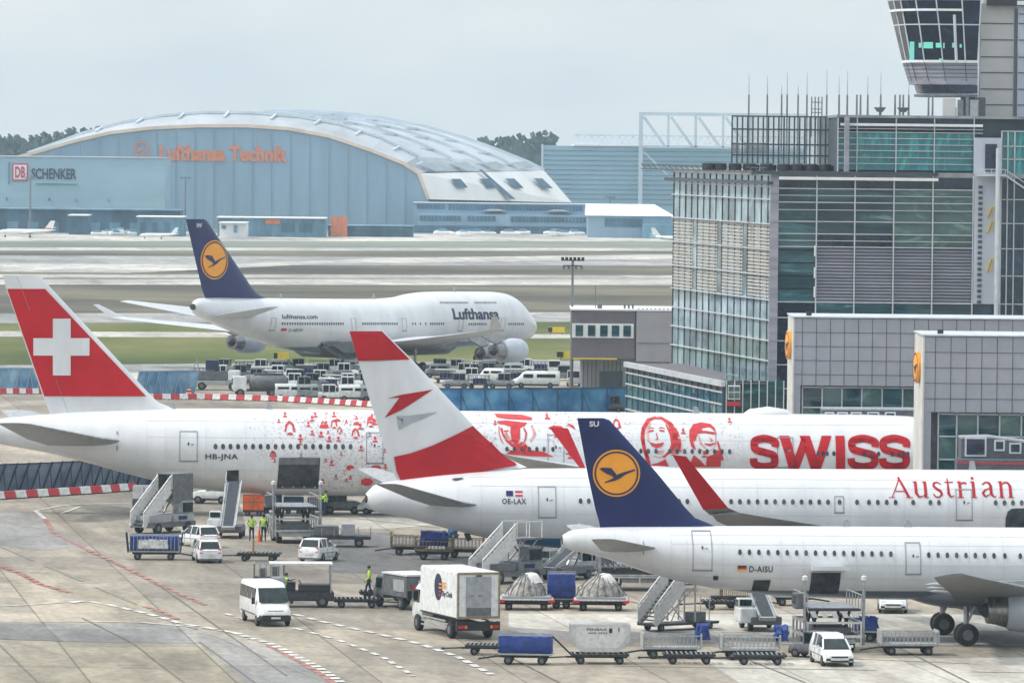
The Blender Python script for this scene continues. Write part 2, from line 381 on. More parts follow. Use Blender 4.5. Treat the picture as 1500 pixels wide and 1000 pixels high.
slab_material('taxi_grey', (.20, .20, .21), (.27, .27, .275), (.33, .325, .32), joint=.0, size=20)
def field_material(name, c1, c2, c3, st):
    m = mat(name, c3, .95, var2=c1, scale=.05, stretch=st, spec=.1); nt = m.node_tree
    for n in nt.nodes:
        if n.bl_idname == 'ShaderNodeValToRGB': e = n.color_ramp.elements.new(.48); e.color = (*c2, 1)
        if n.bl_idname == 'ShaderNodeTexNoise': n.inputs['Detail'].default_value = 10
field_material('grass_green', (.05, .065, .02), (.10, .115, .035), (.17, .16, .065), (.35, .12, 1))
field_material('grass_dry', (.055, .05, .045), (.11, .10, .075), (.18, .16, .115), (.22, .3, 1))
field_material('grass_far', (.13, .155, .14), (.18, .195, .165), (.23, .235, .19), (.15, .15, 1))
GZ = [0.0]
def sheet(name, pts, m, level, kind='structure', label=None, cat=None):
    z = .004 * level
    vs = [G(x, y) for x, y in pts]
    o = MB().poly([(v.x, v.y, z) for v in vs]).build(name, m)
    if kind: o['kind'] = kind
    if label: o['label'] = label
    return o
def wsheet(name, x0, x1, y0, y1, m, level):
    o = MB().poly([(x0, y0, .004 * level), (x1, y0, .004 * level), (x1, y1, .004 * level), (x0, y1, .004 * level)]).build(name, m); o['kind'] = 'structure'; return o
g = MB().poly([(-1500, -200, 0), (1500, -200, 0), (1500, 2900, 0), (-1500, 2900, 0)]).build('ground', 'apron_concrete'); g['kind'] = 'structure'
W0, W1 = -500, 2000
def band(name, ya0, yb0, m, lvl, x0=W0, x1=W1, ya1=None, yb1=None):
    """a long strip of ground; heights given at both ends (photo rows at x=0 .. x=1500)"""
    ya1 = ya0 if ya1 is None else ya1; yb1 = yb0 if yb1 is None else yb1
    f = lambda a, b, x: a + (b - a) * x / 1500
    return sheet(name, [(x0, f(yb0, yb1, x0)), (x1, f(yb0, yb1, x1)), (x1, f(ya0, ya1, x1)), (x0, f(ya0, ya1, x0))], m, lvl)
band('grass_field', 300, 536, 'grass_dry', 1)
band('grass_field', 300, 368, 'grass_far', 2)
band('runway', 341, 353, 'taxi_pale', 3, ya1=344, yb1=354)
band('taxiway', 362.5, 366.5, 'taxi_pale', 3, ya1=364, yb1=368)
band('taxiway', 374, 388, 'taxi_grey', 3, ya1=381, yb1=390)
sheet('taxiway', [(W0, 392), (190, 400), (480, 386), (1500, 372), (1500, 366), (560, 378), (330, 388), (W0, 383)], 'taxi_pale', 4)
band('taxiway', 402, 407, 'taxi_pale', 4, ya1=404, yb1=408)
band('taxiway', 409, 417, 'taxi_pale', 5, ya1=408, yb1=418)
band('taxiway', 459, 473, 'taxi_grey', 3, ya1=456, yb1=470)
band('grass_field', 474, 486, 'grass_green', 2, ya1=470, yb1=492)
band('taxiway', 485, 493, 'taxi_pale', 4, ya1=493, yb1=498)
band('grass_field', 493, 536, 'grass_green', 2)
band('road', 535, 549, 'taxi_grey', 5, ya1=524, yb1=540)
sheet('road', [(W0, 548), (W1, 540), (W1, 556), (W0, 562)], 'pale_slab', 6)
# apron patches
sheet('apron_patch', [(-40, 618), (120, 612), (150, 636), (-40, 640)], 'asphalt_patch', 3)
sheet('apron_patch', [(-60, 747), (52, 748), (66, 762), (128, 800), (60, 806), (-60, 790)], 'grey_patch', 3)
sheet('apron_patch', [(-60, 911), (62, 913), (92, 939), (-60, 934)], 'asphalt_patch', 4)
sheet('apron_patch', [(62, 912), (240, 914), (292, 942), (92, 939)], 'grey_patch', 3)
sheet('apron_patch', [(240, 914), (300, 925), (420, 1010), (372, 1010), (292, 942)], 'grey_patch', 4)
sheet('apron_patch', [(-60, 936), (195, 942), (275, 1010), (-60, 1010)], 'olive_slab', 2)
sheet('apron_patch', [(196, 942), (292, 942), (372, 1010), (276, 1010)], 'olive_slab', 2)
sheet('apron_patch', [(118, 868), (180, 868), (240, 898), (150, 905)], 'olive_slab', 2)
sheet('apron_patch', [(300, 925), (440, 960), (500, 1010), (420, 1010)], 'grey_patch', 5)
sheet('apron_patch', [(500, 776), (1600, 850), (1600, 870), (480, 838)], 'asphalt_patch', 2)
sheet('apron_patch', [(745, 898), (1600, 900), (1600, 922), (860, 926), (745, 918)], 'pale_slab', 3)
sheet('apron_patch', [(745, 919), (1600, 923), (1600, 950), (745, 936)], 'grey_patch', 2)
sheet('apron_patch', [(1030, 965), (1600, 962), (1600, 1010), (1100, 1010)], 'pale_slab', 1)
sheet('apron_patch', [(350, 736), (520, 742), (640, 768), (560, 775), (360, 770)], 'pale_slab', 3)
# painted markings
mat('mark_white', (.66, .65, .61), .8, var=.25, scale=1.2); mat('mark_red', (.46, .20, .155), .8, var=.35, scale=1.2); mat('joint', (.19, .175, .155), .9, var=.2); mat('tyre', (.23, .21, .185), .9, var=.1)
def marking(name, pts, width, m, lvl, dash=None, gap=None):
    P = [G(x, y) for x, y in pts]; b = MB(); z = .004 * lvl
    # resample
    L = [0]
    for i in range(1, len(P)): L.append(L[-1] + (P[i] - P[i - 1]).length)
    def at(s):
        for i in range(1, len(P)):
            if s <= L[i] + 1e-6:
                u = (s - L[i - 1]) / max(1e-6, L[i] - L[i - 1]); return P[i - 1].lerp(P[i], u), (P[i] - P[i - 1]).normalized()
        return P[-1], (P[-1] - P[-2]).normalized()
    s = 0; step = dash or 3.0
    while s < L[-1] - .2:
        e = min(L[-1], s + step); p, d = at(s); q, d2 = at(e)
        n = Vector((-d.y, d.x, 0)) * width / 2; n2 = Vector((-d2.y, d2.x, 0)) * width / 2
        b.add([(v.x, v.y, z) for v in (p - n, q - n2, q + n2, p + n)], [(0, 1, 2, 3)])
        s = e + (gap or 0)
    o = b.build(name, m); o['kind'] = 'structure'; return o
marking('lane_marking', [(0, 829), (30, 840), (60, 856), (102, 868)], .5, 'mark_red', 8, 1.6, .5)
marking('lane_marking', [(64, 757), (78, 780), (133, 808), (187, 833), (230, 855), (257, 867), (300, 886)], .4, 'mark_red', 8, 2.0, .8)
marking('lane_marking', [(52, 748), (66, 760)], .35, 'mark_white', 9, 3, 0)
marking('lane_marking', [(52, 748), (100, 739), (190, 737)], .3, 'mark_white', 9, 3, 0)
marking('lane_marking', [(90, 752), (118, 742)], .3, 'mark_white', 9, 3, 0)
marking('lane_marking', [(-20, 889), (60, 885), (118, 880)], .28, 'mark_white', 9)
marking('lane_marking', [(-20, 910), (100, 910), (200, 911), (290, 919)], .3, 'mark_white', 9)
marking('lane_marking', [(105, 883), (125, 880), (160, 886), (200, 895), (235, 904), (268, 914), (300, 919), (345, 927)], .45, 'mark_white', 10, 1.8, .7)
marking('lane_marking', [(345, 927), (368, 935), (394, 942), (418, 953), (440, 964), (470, 980), (505, 1003)], .5, 'mark_white', 10, 1.1, .7)
marking('lane_marking', [(394, 945), (420, 959), (445, 972), (475, 990), (492, 1003)], .4, 'mark_red', 9, 2.4, .3)
marking('lane_marking', [(212, 888), (238, 897), (262, 908)], .4, 'mark_red', 9, 2.0, .6)
marking('lane_marking', [(330, 899), (360, 907), (440, 922), (500, 939), (560, 962), (605, 990)], .32, 'mark_white', 10, 1.4, 1.4)
marking('lane_marking', [(432, 900), (470, 910), (510, 919), (560, 930), (615, 943), (670, 962), (720, 988)], .42, 'mark_white', 10, 1.5, 1.0)
marking('lane_marking', [(1120, 943), (1560, 945)], .2, 'mark_white', 10)
marking('lane_marking', [(600, 800), (760, 804), (900, 826)], .2, 'mark_white', 10)
for pts in ([(0, 945), (62, 1005)], [(195, 942), (280, 1008)], [(292, 940), (385, 1008)], [(230, 855), (420, 990)],
            [(0, 975), (300, 980)], [(1300, 940), (1420, 1000)], [(1080, 960), (1180, 1000)], [(0, 862), (110, 862)], [(120, 905), (195, 942)], [(700, 938), (820, 1000)]):
    marking('slab_joint', pts, .10, 'joint', 11)
# tyre marks on the turn-off areas
for pts in ([(360, 735), (520, 760), (900, 800)], [(0, 800), (240, 902), (480, 1000)], [(900, 975), (1500, 985)], [(1060, 957), (1500, 975)], [(560, 812), (760, 850), (1000, 895)]):
    marking('tyre_mark', pts, .22, 'tyre', 7, 14, 5)
# ---------------------------------------------------------------- aircraft toolkit
class Body:
    """fuselage lofted from a traced side profile; keeps a BVH so marks and windows follow the skin"""
    def __init__(s, F, prof, wmax, parent, m, name='fuselage', n=48, st=110, off=0):
        s.F = F; s.parent = parent
        A = [(F.tz(px, yt, off), F.tz(px, yb, off), wf) for px, yt, yb, wf in prof]
        ts = [(a[0][0] + a[1][0]) / 2 for a in A]; zt = [a[0][1] for a in A]; zb = [a[1][1] for a in A]; wf = [a[2] for a in A]
        rings = []
        for k in range(st + 1):
            u = k / st; t = ts[0] + (ts[-1] - ts[0]) * (.5 - .5 * cos(pi * u)) if False else ts[0] + (ts[-1] - ts[0]) * u
            a, b, c = hermite(ts, zt, t), hermite(ts, zb, t), hermite(ts, wf, t)
            h = max(.01, (a - b) / 2); wd = min(wmax, h * c)
            rings.append([(t, wd * cos(2 * pi * i / n), (a + b) / 2 + h * sin(2 * pi * i / n)) for i in range(n)])
        mb = MB().loft(rings); s.obj = mb.build(name, m, parent, smooth=True)
        s.bvh = BVHTree.FromPolygons([Vector(v) for v in mb.v], mb.f)
def bvh_of(mb): return BVHTree.FromPolygons([Vector(v) for v in mb.v], mb.f)
def project(vs, fs, bvh, eps=.02, cut=.3, side=-1, xc=None):
    xc = xc or (cut * 5 if cut < .45 else .35)
    """2-D shape (x,z) wrapped on a skin seen from the near side; returns verts, faces"""
    bm = bmesh.new(); V = [bm.verts.new((x, 0, z)) for x, z in vs]
    for f in fs:
        try: bm.faces.new([V[i] for i in f])
        except ValueError: pass
    if cut:
        z0 = min(v[1] for v in vs); z1 = max(v[1] for v in vs); z = z0 + cut
        while z < z1:
            bmesh.ops.bisect_plane(bm, geom=bm.verts[:] + bm.edges[:] + bm.faces[:], plane_co=(0, 0, z), plane_no=(0, 0, 1)); z += cut
        x0 = min(v[0] for v in vs); x1 = max(v[0] for v in vs); x = x0 + xc
        while x < x1:
            bmesh.ops.bisect_plane(bm, geom=bm.verts[:] + bm.edges[:] + bm.faces[:], plane_co=(x, 0, 0), plane_no=(1, 0, 0)); x += xc
    for v in bm.verts:
        hit = bvh.ray_cast(Vector((v.co.x, 60 * side, v.co.z)), Vector((0, -side, 0)))
        if hit[0] is None:
            near = bvh.find_nearest(Vector((v.co.x, 3 * side, v.co.z))); v.co = near[0] + Vector((0, side * eps, 0))
        else:
            nn = hit[1] if hit[1].y * side > 0 else -hit[1]
            v.co = hit[0] + nn * eps + Vector((0, side * eps * .5, 0))
    bm.verts.index_update()
    ov = [tuple(v.co) for v in bm.verts]; of = [tuple(v.index for v in f.verts) for f in bm.faces]
    bm.free(); return ov, of
def ellipse(cx, cy, rx, ry, n=14, a0=0, a1=2 * pi): return [(cx + rx * cos(a0 + (a1 - a0) * i / n), cy + ry * sin(a0 + (a1 - a0) * i / n)) for i in range(n + (0 if a1 - a0 > 6 else 1))]
def stroke(pts, w):
    """polyline of constant or tapering width -> polygons"""
    out = []; n = len(pts)
    for i in range(n - 1):
        (x0, y0), (x1, y1) = pts[i][:2], pts[i + 1][:2]
        w0 = pts[i][2] if len(pts[i]) > 2 else w; w1 = pts[i + 1][2] if len(pts[i + 1]) > 2 else w
        d = math.hypot(x1 - x0, y1 - y0) or 1; nx, ny = -(y1 - y0) / d, (x1 - x0) / d; ex, ey = (x1 - x0) / d * w0 * .15, (y1 - y0) / d * w0 * .15
        out.append([(x0 + nx * w0 / 2 - ex, y0 + ny * w0 / 2 - ey), (x1 + nx * w1 / 2 + ex, y1 + ny * w1 / 2 + ey), (x1 - nx * w1 / 2 + ex, y1 - ny * w1 / 2 + ey), (x0 - nx * w0 / 2 - ex, y0 - ny * w0 / 2 - ey)])
    return out
def ring_polys(cx, cy, r0, r1, n=28, ry=1.0):
    return [[(cx + r * cos(a), cy + r * ry * sin(a)) for r, a in ((r0, 2*pi*i/n), (r1, 2*pi*i/n), (r1, 2*pi*(i+1)/n), (r0, 2*pi*(i+1)/n))] for i in range(n)]
def decal(F, body_bvh, name, m, polys, parent, off, eps=.02, cut=.3, tri=True, label=None, side=-1):
    """polys in photo pixels -> wrapped mesh"""
    vs = []; fs = []
    for P in polys:
        o = len(vs); vs += [F.tz(x, y, off) for x, y in P]; fs.append(tuple(range(o, o + len(P))))
    bm = bmesh.new(); V = [bm.verts.new((x, 0, z)) for x, z in vs]
    for f in fs:
        try: bm.faces.new([V[i] for i in f])
        except ValueError: pass
    if tri: bmesh.ops.triangulate(bm, faces=bm.faces[:])
    bm.verts.index_update(); vs = [(v.co.x, v.co.z) for v in bm.verts]; fs = [tuple(v.index for v in f.verts) for f in bm.faces]; bm.free()
    v2, f2 = project(vs, fs, body_bvh, eps, cut, side)
    o = MB().add(v2, f2).build(name, m, parent)
    if label: o['label'] = label
    return o
def wrap_text(F, bvh, txt, px0, px1, ytop, ybot, m, parent, off, bold=0.0, slant=0.0, name='lettering', eps=.03, ybr=None, yslope=0.0, spacing=1.0):
    vs, fs = text_polys(txt, bold, spacing)
    P = [F.tz(px0 + (px1 - px0) * u + slant * v, ybot + (ytop - ybot) * v + yslope * u, off) for u, v in vs]
    v2, f2 = project(P, fs, bvh, eps, .3)
    return MB().add(v2, f2).build(name, m, parent)
def foil(nn=9):
    xs = [(.5 - .5 * cos(pi * i / nn)) for i in range(nn + 1)]
    th = lambda x: 5 * (.2969 * sqrt(x) - .126 * x - .3516 * x * x + .2843 * x ** 3 - .1036 * x ** 4)
    up = [(x, th(x)) for x in xs]; lo = [(x, -th(x)) for x in reversed(xs[1:-1])]
    return up + lo
FOIL = foil()
def surface(name, secs, m, parent):
    """lifting surface. secs: (LE (x,y,z), TE (x,y,z), thickness ratio, thickness direction)"""
    rings = []
    for le, te, tr, nd in secs:
        le = Vector(le); te = Vector(te); c = (te - le); nd = Vector(nd).normalized(); ch = c.length
        rings.append([le + c * x + nd * (y * tr * ch) for x, y in FOIL])
    mb = MB().loft(rings); o = mb.build(name, m, parent, smooth=True); return o, bvh_of(mb)
def door(F, body, box, off, m='panel_line', name='passenger_door', lw=.09, win=True):
    x0, x1, y0, y1 = box; polys = []; k = lw * 13
    for a in ([(x0, y0), (x1, y0)], [(x1, y0), (x1, y1)], [(x1, y1), (x0, y1)], [(x0, y1), (x0, y0)]): polys += stroke([(a[0][0], a[0][1], k), (a[1][0], a[1][1], k)], k)
    polys += stroke([(x0 - 1, y1 + .6, k * 1.6), (x1 + 1, y1 + .6, k * 1.6)], k)
    r = decal(F, body.bvh, name, m, polys, body.parent, off, .03, .4)
    if win:
        cx = (x0 + x1) / 2; cy = y0 + (y1 - y0) * .42
        decal(F, body.bvh, 'door_window', 'window_grey', [ellipse(cx, cy, 1.4, 2.6, 10)], r, off, .04, 0)
        decal(F, body.bvh, 'handle', 'panel_line', [[(cx + 4, cy), (cx + 8, cy), (cx + 8, cy + 2), (cx + 4, cy + 2)]], r, off, .04, 0)
    return r
def windows(F, body, xs, y0, x0, slope, off, rx, ry, name='cabin_window'):
    for x in xs:
        y = y0 + (x - x0) * slope
        decal(F, body.bvh, name, 'window_grey', [ellipse(x, y, rx, ry, 10)], body.parent, off, .035, 0)
def rng(a, b, n): return [a + (b - a) * i / (n - 1) for i in range(n)]
def engine(parent, x0, x1, y, z, r, m='nacelle', fan=True, core=True, L=None):
    """x0 = exhaust end (aft), x1 = inlet lip"""
    n = 32; Lx = x1 - x0; e = bpy.data.objects.new('engine', None)
    cowl = MB().lathe([(x0 + .32 * Lx, r * .80), (x0 + .36 * Lx, r * .93), (x0 + .55 * Lx, r * 1.03), (x0 + .8 * Lx, r * 1.04), (x0 + .94 * Lx, r * .98), (x1, r * .88), (x1 - .02 * Lx, r * .80), (x1 - .1 * Lx, r * .78), (x1 - .2 * Lx, r * .80)], (0, y, z), 'x', n, cap=False)
    c = cowl.build('engine', m, parent, smooth=True)
    MB().lathe([(x1 - .19 * Lx, r * .82), (x1 - .18 * Lx, .05)], (0, y, z), 'x', n).build('fan', 'black', c)
    MB().lathe([(x0 + .33 * Lx, r * .80), (x0 + .20 * Lx, r * .66), (x0 + .10 * Lx, r * .60), (x0 + .10 * Lx, r * .52)], (0, y, z), 'x', n).build('exhaust_nozzle', 'engine_metal', c, smooth=True)
    MB().lathe([(x0 + .14 * Lx, r * .42), (x0 + .06 * Lx, r * .3), (x0, .04)], (0, y, z), 'x', n).build('exhaust_cone', 'dark_metal', c, smooth=True)
    return c
def bogie(parent, x, y, z_top, wheels, r, w, name='landing_gear'):
    s = MB().tube((x, y, r), (x, y, z_top), .16, 10).tube((x + .5, y, z_top), (x, y, r + .5), .07)
    g = s.build(name, 'steel', parent)
    for dx, dy in wheels:
        t = MB().wheel(x + dx, y + dy, r, r, w, 24).build('wheel', 'rubber', g, smooth=True)
        MB().lathe([(-w * .52, r * .12), (-w * .5, r * .48), (w * .5, r * .48), (w * .52, r * .12)], (x + dx, y + dy, r), 'y', 16).build('rim', 'mid_grey', t)
    return g
def fin(F, rows, tr, m, parent, name='tail_fin'):
    """rows top->bottom: (px_le, y_le, px_te, y_te)"""
    secs = []
    for xl, yl, xt, yt in rows:
        a = F.tz(xl, yl); b = F.tz(xt, yt); secs.append(((a[0], 0, a[1]), (b[0], 0, b[1]), tr, (0, 1, 0)))
    return surface(name, secs, m, parent)
def crane_logo(F, bvh, cx, cy, r, parent, ry=1.0):
    decal(F, bvh, 'emblem', 'logo_orange', [ellipse(cx, cy, r, r * ry, 32)], parent, 0, .02, .5)
    decal(F, bvh, 'emblem_ring', 'navy_text', ring_polys(cx, cy, r * .86, r * .93, 32, ry), parent, 0, .05, .5)
    S = lambda q: [(cx + x * r, cy + y * r * ry) for x, y in q]
    wing = S([(-.72, -.20), (-.58, -.24), (-.22, -.22), (-.02, .03), (.05, .12), (-.10, .20), (-.22, .10), (-.42, .02), (-.56, -.06), (-.64, -.12)])
    line = stroke([(cx - .50 * r, cy + .40 * r * ry, .04 * r), (cx - .1 * r, cy + .26 * r * ry, .12 * r), (cx + .12 * r, cy + .12 * r * ry, .20 * r), (cx + .35 * r, cy + .0 * r * ry, .11 * r), (cx + .76 * r, cy - .14 * r * ry, .07 * r)], 3)
    decal(F, bvh, 'emblem_bird', 'navy_text', [wing] + line, parent, 0, .05, .5)
def bladeant(parent, x, z, h, l=.5, dz=1):
    MB().prism([(x - l / 2, z), (x + l / 2, z), (x + l * .15, z + h), (x - l * .35, z + h)], -.04, .04).build('blade_antenna', 'light_grey', parent)

# ================================================================ wide-body with the red fin and white cross
FS = Frame(GY(600, 457), radians(4))
rt = thing('passenger_jet', 'white wide-body jet with white cross on its red fin and red printed faces', 'airplane', FS.O, FS.yaw)
BS = Body(FS, [(-62, 630, 634, .6), (-40, 622, 641, .7), (0, 613, 650, .8), (75, 606, 664, .88), (130, 602, 678, .95), (200, 599.5, 697, .99), (280, 598, 714, 1), (340, 598, 721, 1), (420, 599, 725, 1), (900, 603.5, 730, 1), (1250, 606.5, 734, 1), (1330, 609, 733, 1), (1390, 624, 728, 1), (1430, 650, 716, .95), (1452, 684, 690, .8)], 3.12, rt, 'white_paint')
f, fb = fin(FS, [(58, 403, 4, 403), (66, 412, 6, 409), (76, 423, 9, 423), (222, 580, 63, 580), (232, 589, 68, 592), (262, 601, 76, 612)], .09, 'white_paint', rt)
f2 = [(66, 423), (214, 580), (65, 580), (10.5, 423)]
decal(FS, fb, 'fin_band', 'swiss_red', [f2], f, 0, .03, .8)
decal(FS, fb, 'cross', 'white_paint', [[(77.5, 466.5), (103.5, 466.5), (103.5, 495), (77.5, 495)], [(49, 495), (131, 495), (131, 520.5), (49, 520.5)], [(77.5, 520.5), (103.5, 520.5), (103.5, 549.5), (77.5, 549.5)]], f, 0, .06, .8)
decal(FS, fb, 'rudder_seam', 'panel_line', stroke([(25, 405), (44, 455)], .5) + stroke([(82, 556), (100, 604)], .5), f, 0, .07, .8)
def tz3(F, px, py, off): a = F.tz(px, py, off); return (a[0], -off, a[1])
def halves(F, name, secs, m, parent, far=True):
    """near-side surface traced from the photograph, and its mirror on the far side"""
    A = [(tz3(F, *le), tz3(F, *te), tr, (0, 0, 1)) for le, te, tr in secs]
    o, b = surface(name, A, m, parent)
    if far: surface(name, [((l[0], -l[1], l[2]), (t[0], -t[1], t[2]), tr, nd) for l, t, tr, nd in A], m, parent)
    return o, b
halves(FS, 'tailplane', [((200, 648, 1), (70, 652, 1), .09), ((150, 642, 3.5), (40, 643, 3.5), .09), ((45, 621, 10.2), (-2, 621, 10.2), .08), ((30, 619.5, 10.6), (-4, 619.5, 10.6), .04)], 'light_grey', rt)
decal(FS, BS.bvh, 'trim_mark', 'panel_line', [[(171, 632), (173, 632), (173, 637), (171, 637)], [(170.5, 653), (173, 653), (173, 660), (170.5, 660)]], rt, 3, .03, .4)
# wings: only the near tip rises above the plane in front of it
halves(FS, 'wing', [((1010, 700, 2.5), (770, 712, 2.5), .12), ((900, 692, 10), (745, 697, 10), .11), ((752, 668, 24), (706, 672, 24), .10), ((705, 655, 29), (672, 657, 29), .09), ((668, 644, 32), (650, 645, 32), .05)], 'wing_top', rt)
engine(rt, 42 - 8.5 - 25.5, 42 - 25.0 + 3, -9.8, 2.5, 1.75); engine(rt, 42 - 8.5 - 25.5, 42 - 25.0 + 3, 9.8, 2.5, 1.75)
for yy in (-5.5, 5.5): bogie(rt, 4.0, yy, 3.4, [(dx, dy) for dx in (-1.45, 0, 1.45) for dy in (-.7, .7)], .66, .5)
bogie(rt, 34.5, 0, 3, [(0, -.4), (0, .4)], .53, .4, 'nose_gear')
OFF = 3.1; sl_ = .0125
windows(FS, BS, rng(315.7, 513.5, 19), 653.8, 316, .001, OFF, 3.0, 4.2)
windows(FS, BS, rng(742.7, 786.5, 5) + rng(797, 810, 2), 657.5, 742, .006, OFF, 2.6, 3.8)
windows(FS, BS, rng(938.7, 960.8, 3) + rng(981, 1068.8, 9), 660.5, 939, .006, OFF, 2.6, 3.8)
windows(FS, BS, [1198.5, 1206, 1211.5, 1221.5, 1266, 1275.5, 1287, 1307, 1316.5, 1323, 1330], 664, 1198, .006, OFF, 2.5, 3.6)
door(FS, BS, (263.5, 289, 632, 675), OFF); door(FS, BS, (537, 561, 634, 678), OFF); door(FS, BS, (803, 826, 637, 680), OFF); door(FS, BS, (1139, 1162, 641, 684), OFF)
wrap_text(FS, BS.bvh, 'HB-JNA', 301, 348.5, 664.5, 674.5, 'ink', rt, OFF, bold=.02, spacing=1.1)
# big block letters
def swiss_letters():
    y0, y1 = 637.5, 688; h = y1 - y0; P = []
    def S(x0, x1):
        w = x1 - x0; th = h * .215; pts = []
        cx = (x0 + x1) / 2; t = th / 2
        path = [(x1 - t * .7, y0 + h * .31), (x1 - w * .10, y0 + h * .19), (cx + w * .12, y0 + t), (cx - w * .12, y0 + t), (x0 + w * .15, y0 + h * .17), (x0 + t * .85, y0 + h * .29), (x0 + w * .17, y0 + h * .41),
                (cx, y0 + h * .49), (x1 - w * .18, y0 + h * .57), (x1 - t * .85, y0 + h * .70), (x1 - w * .16, y1 - h * .16), (cx + w * .12, y1 - t), (cx - w * .14, y1 - t), (x0 + w * .12, y1 - h * .18), (x0 + t * .6, y1 - h * .31)]
        fine = []
        for i in range(len(path) - 1):
            p0, p1, p2, p3 = path[max(0, i - 1)], path[i], path[i + 1], path[min(len(path) - 1, i + 2)]
            for q in range(4):
                t = q / 4; fine.append(tuple(.5 * (2 * b_ + (c_ - a_) * t + (2 * a_ - 5 * b_ + 4 * c_ - d_) * t * t + (3 * b_ - a_ - 3 * c_ + d_) * t ** 3) for a_, b_, c_, d_ in zip(p0, p1, p2, p3)))
        fine.append(path[-1])
        return stroke([(a, b, th) for a, b in fine], th)
    P += S(1100.5, 1139.5)
    W = [1143, 1150.5, 1158.5, 1166.5, 1177, 1184, 1192, 1200, 1204, 1218]
    P += [[(1142, y0 + 1), (1157, y0 + 1), (1170, y1), (1156, y1)], [(1156.5, y1), (1170, y1), (1184, y0 + 12), (1176, y0 + 1)], [(1172, y0 + 1), (1187, y0 + 1), (1202, y1), (1188, y1)], [(1188, y1), (1202, y1), (1219, y0 + 1), (1204.5, y0 + 1)]]
    P += [[(1224.5, y0 + 1), (1238, y0 + 1), (1238, y1), (1224.5, y1)]]
    P += S(1243.5, 1286); P += S(1289.5, 1332)
    return P
decal(FS, BS.bvh, 'lettering', 'swiss_red', swiss_letters(), rt, OFF, .03, .3)
# open main cargo door and its dark hold
def hold(F, body, box, off, lip=None):
    x0, x1, y0, y1 = box
    o = decal(F, body.bvh, 'cargo_opening', 'interior', [[(x0 + 2, y0), (x1 + 1, y0), (x1 - 1, y1), (x0 - 1, y1)]], body.parent, off, .03, .3)
    decal(F, body.bvh, 'sill', 'mid_grey', [[(x0 - 1, y1 - 2.5), (x1 - 1, y1 - 2.5), (x1 - 1, y1), (x0 - 1, y1)]], o, off, .05, .3)
    for k in range(4):
        xx = x0 + 6 + k * (x1 - x0 - 10) / 3.2
        decal(F, body.bvh, 'roller', 'light_grey', [[(xx, y1 - 4), (xx + 3, y1 - 4), (xx + 3, y1 - 1.5), (xx, y1 - 1.5)]], o, off, .06, 0)
    return o
ho = hold(FS, BS, (407, 468, 670, 716), OFF)
decal(FS, BS.bvh, 'door_frame', 'mid_grey', [[(409, 670), (468, 670), (467, 680), (408.5, 680)]], ho, OFF, .06, .3)
decal(FS, BS.bvh, 'bulk_opening', 'interior', [[(331, 689), (350, 688), (350, 718), (330, 719)]], rt, OFF, .03, .3)
# printed crowd: little busts scattered over the skin
def crowd():
    red = []; grey = []; rd = random.Random(3)
    regs = [(365, 565, 606, 718, 2300), (700, 852, 607, 668, 800), (905, 1085, 608, 686, 850)]
    for x0, x1, y0, y1, n in regs:
        for _ in range(n):
            x = rd.uniform(x0, x1); y = rd.uniform(y0, y1)
            if x0 < 400 and rd.random() > ((x - 360) / 100): continue
            if x > 1060 and rd.random() > .5: continue
            if 403 < x < 472 and 666 < y < 720: continue
            if 649 < y < 660 and x < 520: continue
            if x0 < 400 and x < 470 and y > 680 and rd.random() > .3: continue
            if 728 < x < 800 and 605 < y < 668 or 936 < x < 1000 or 1008 < x < 1058: 
                if rd.random() < .93: continue
            big = rd.random() < .025; s = rd.uniform(1.5, 2.9) if big else rd.uniform(.45, 1.15)
            tgt = red if rd.random() < (.9 if big else .33) else grey
            if big:
                tgt.append(ellipse(x, y, s * .8, s, 7)); tgt.append(ellipse(x, y + s * 2.2, s * 1.6, s * 1.0, 7, pi, 2 * pi))
            else:
                tgt.append([(x - s, y + rd.uniform(-.4, .4) * s), (x, y - s * rd.uniform(.3, .8)), (x + s * rd.uniform(.5, 1), y + rd.uniform(-.5, .5) * s), (x + rd.uniform(-.4, .3) * s, y + s * .7)])
    return red, grey
cr_, cg_ = crowd()
decal(FS, BS.bvh, 'printed_crowd', 'print_red', cr_, rt, OFF, .022, 0, label='crowd of tiny red printed people')
decal(FS, BS.bvh, 'printed_crowd', 'print_grey', cg_, rt, OFF, .022, 0, label='scatter of small grey printed marks')
Z = lambda pts, ox=700, oy=580, k=3.75: [(ox + x / k, oy + y / k) for x, y in pts]
def ZS(pts, w, ox=700, oy=580, k=3.75): return stroke([(ox + p[0] / k, oy + p[1] / k, (p[2] if len(p) > 2 else w) / k) for p in pts], w / k)
man = [Z([(100, 104), (180, 106), (255, 110), (306, 124), (303, 136), (250, 134), (170, 130), (112, 122)]), Z([(108, 142), (160, 138), (276, 150), (262, 166), (238, 176), (190, 172), (150, 160), (118, 156)])]
man += [Z([(184, 170), (236, 170), (232, 232), (222, 262), (198, 262), (186, 240), (180, 200)])] + ZS([(132, 180, 14), (140, 215, 8), (160, 245, 12), (190, 270, 16), (225, 275, 22), (245, 255, 10)], 12) + [Z([(150, 318), (215, 296), (262, 262), (296, 296), (360, 305), (418, 333), (300, 330)])] + ZS([(262, 262, 8), (255, 320, 14)], 8)
man += [Z([(385, 180), (420, 165), (465, 168), (478, 190), (430, 184)])] + ZS([(500, 158, 8), (525, 170, 14), (535, 180, 6)], 8)
woman = ZS([(990, 122, 10), (945, 138, 20), (915, 180, 22), (905, 230, 20), (912, 285, 16), (930, 335, 22), (938, 380, 26)], 14) + ZS([(960, 128, 8), (1020, 126, 14), (1065, 158, 24), (1090, 205, 32), (1105, 260, 24), (1112, 300, 10)], 14) + ZS([(1040, 160, 6), (1068, 215, 22), (1075, 262, 26), (1060, 300, 18), (1020, 335, 10)], 10)
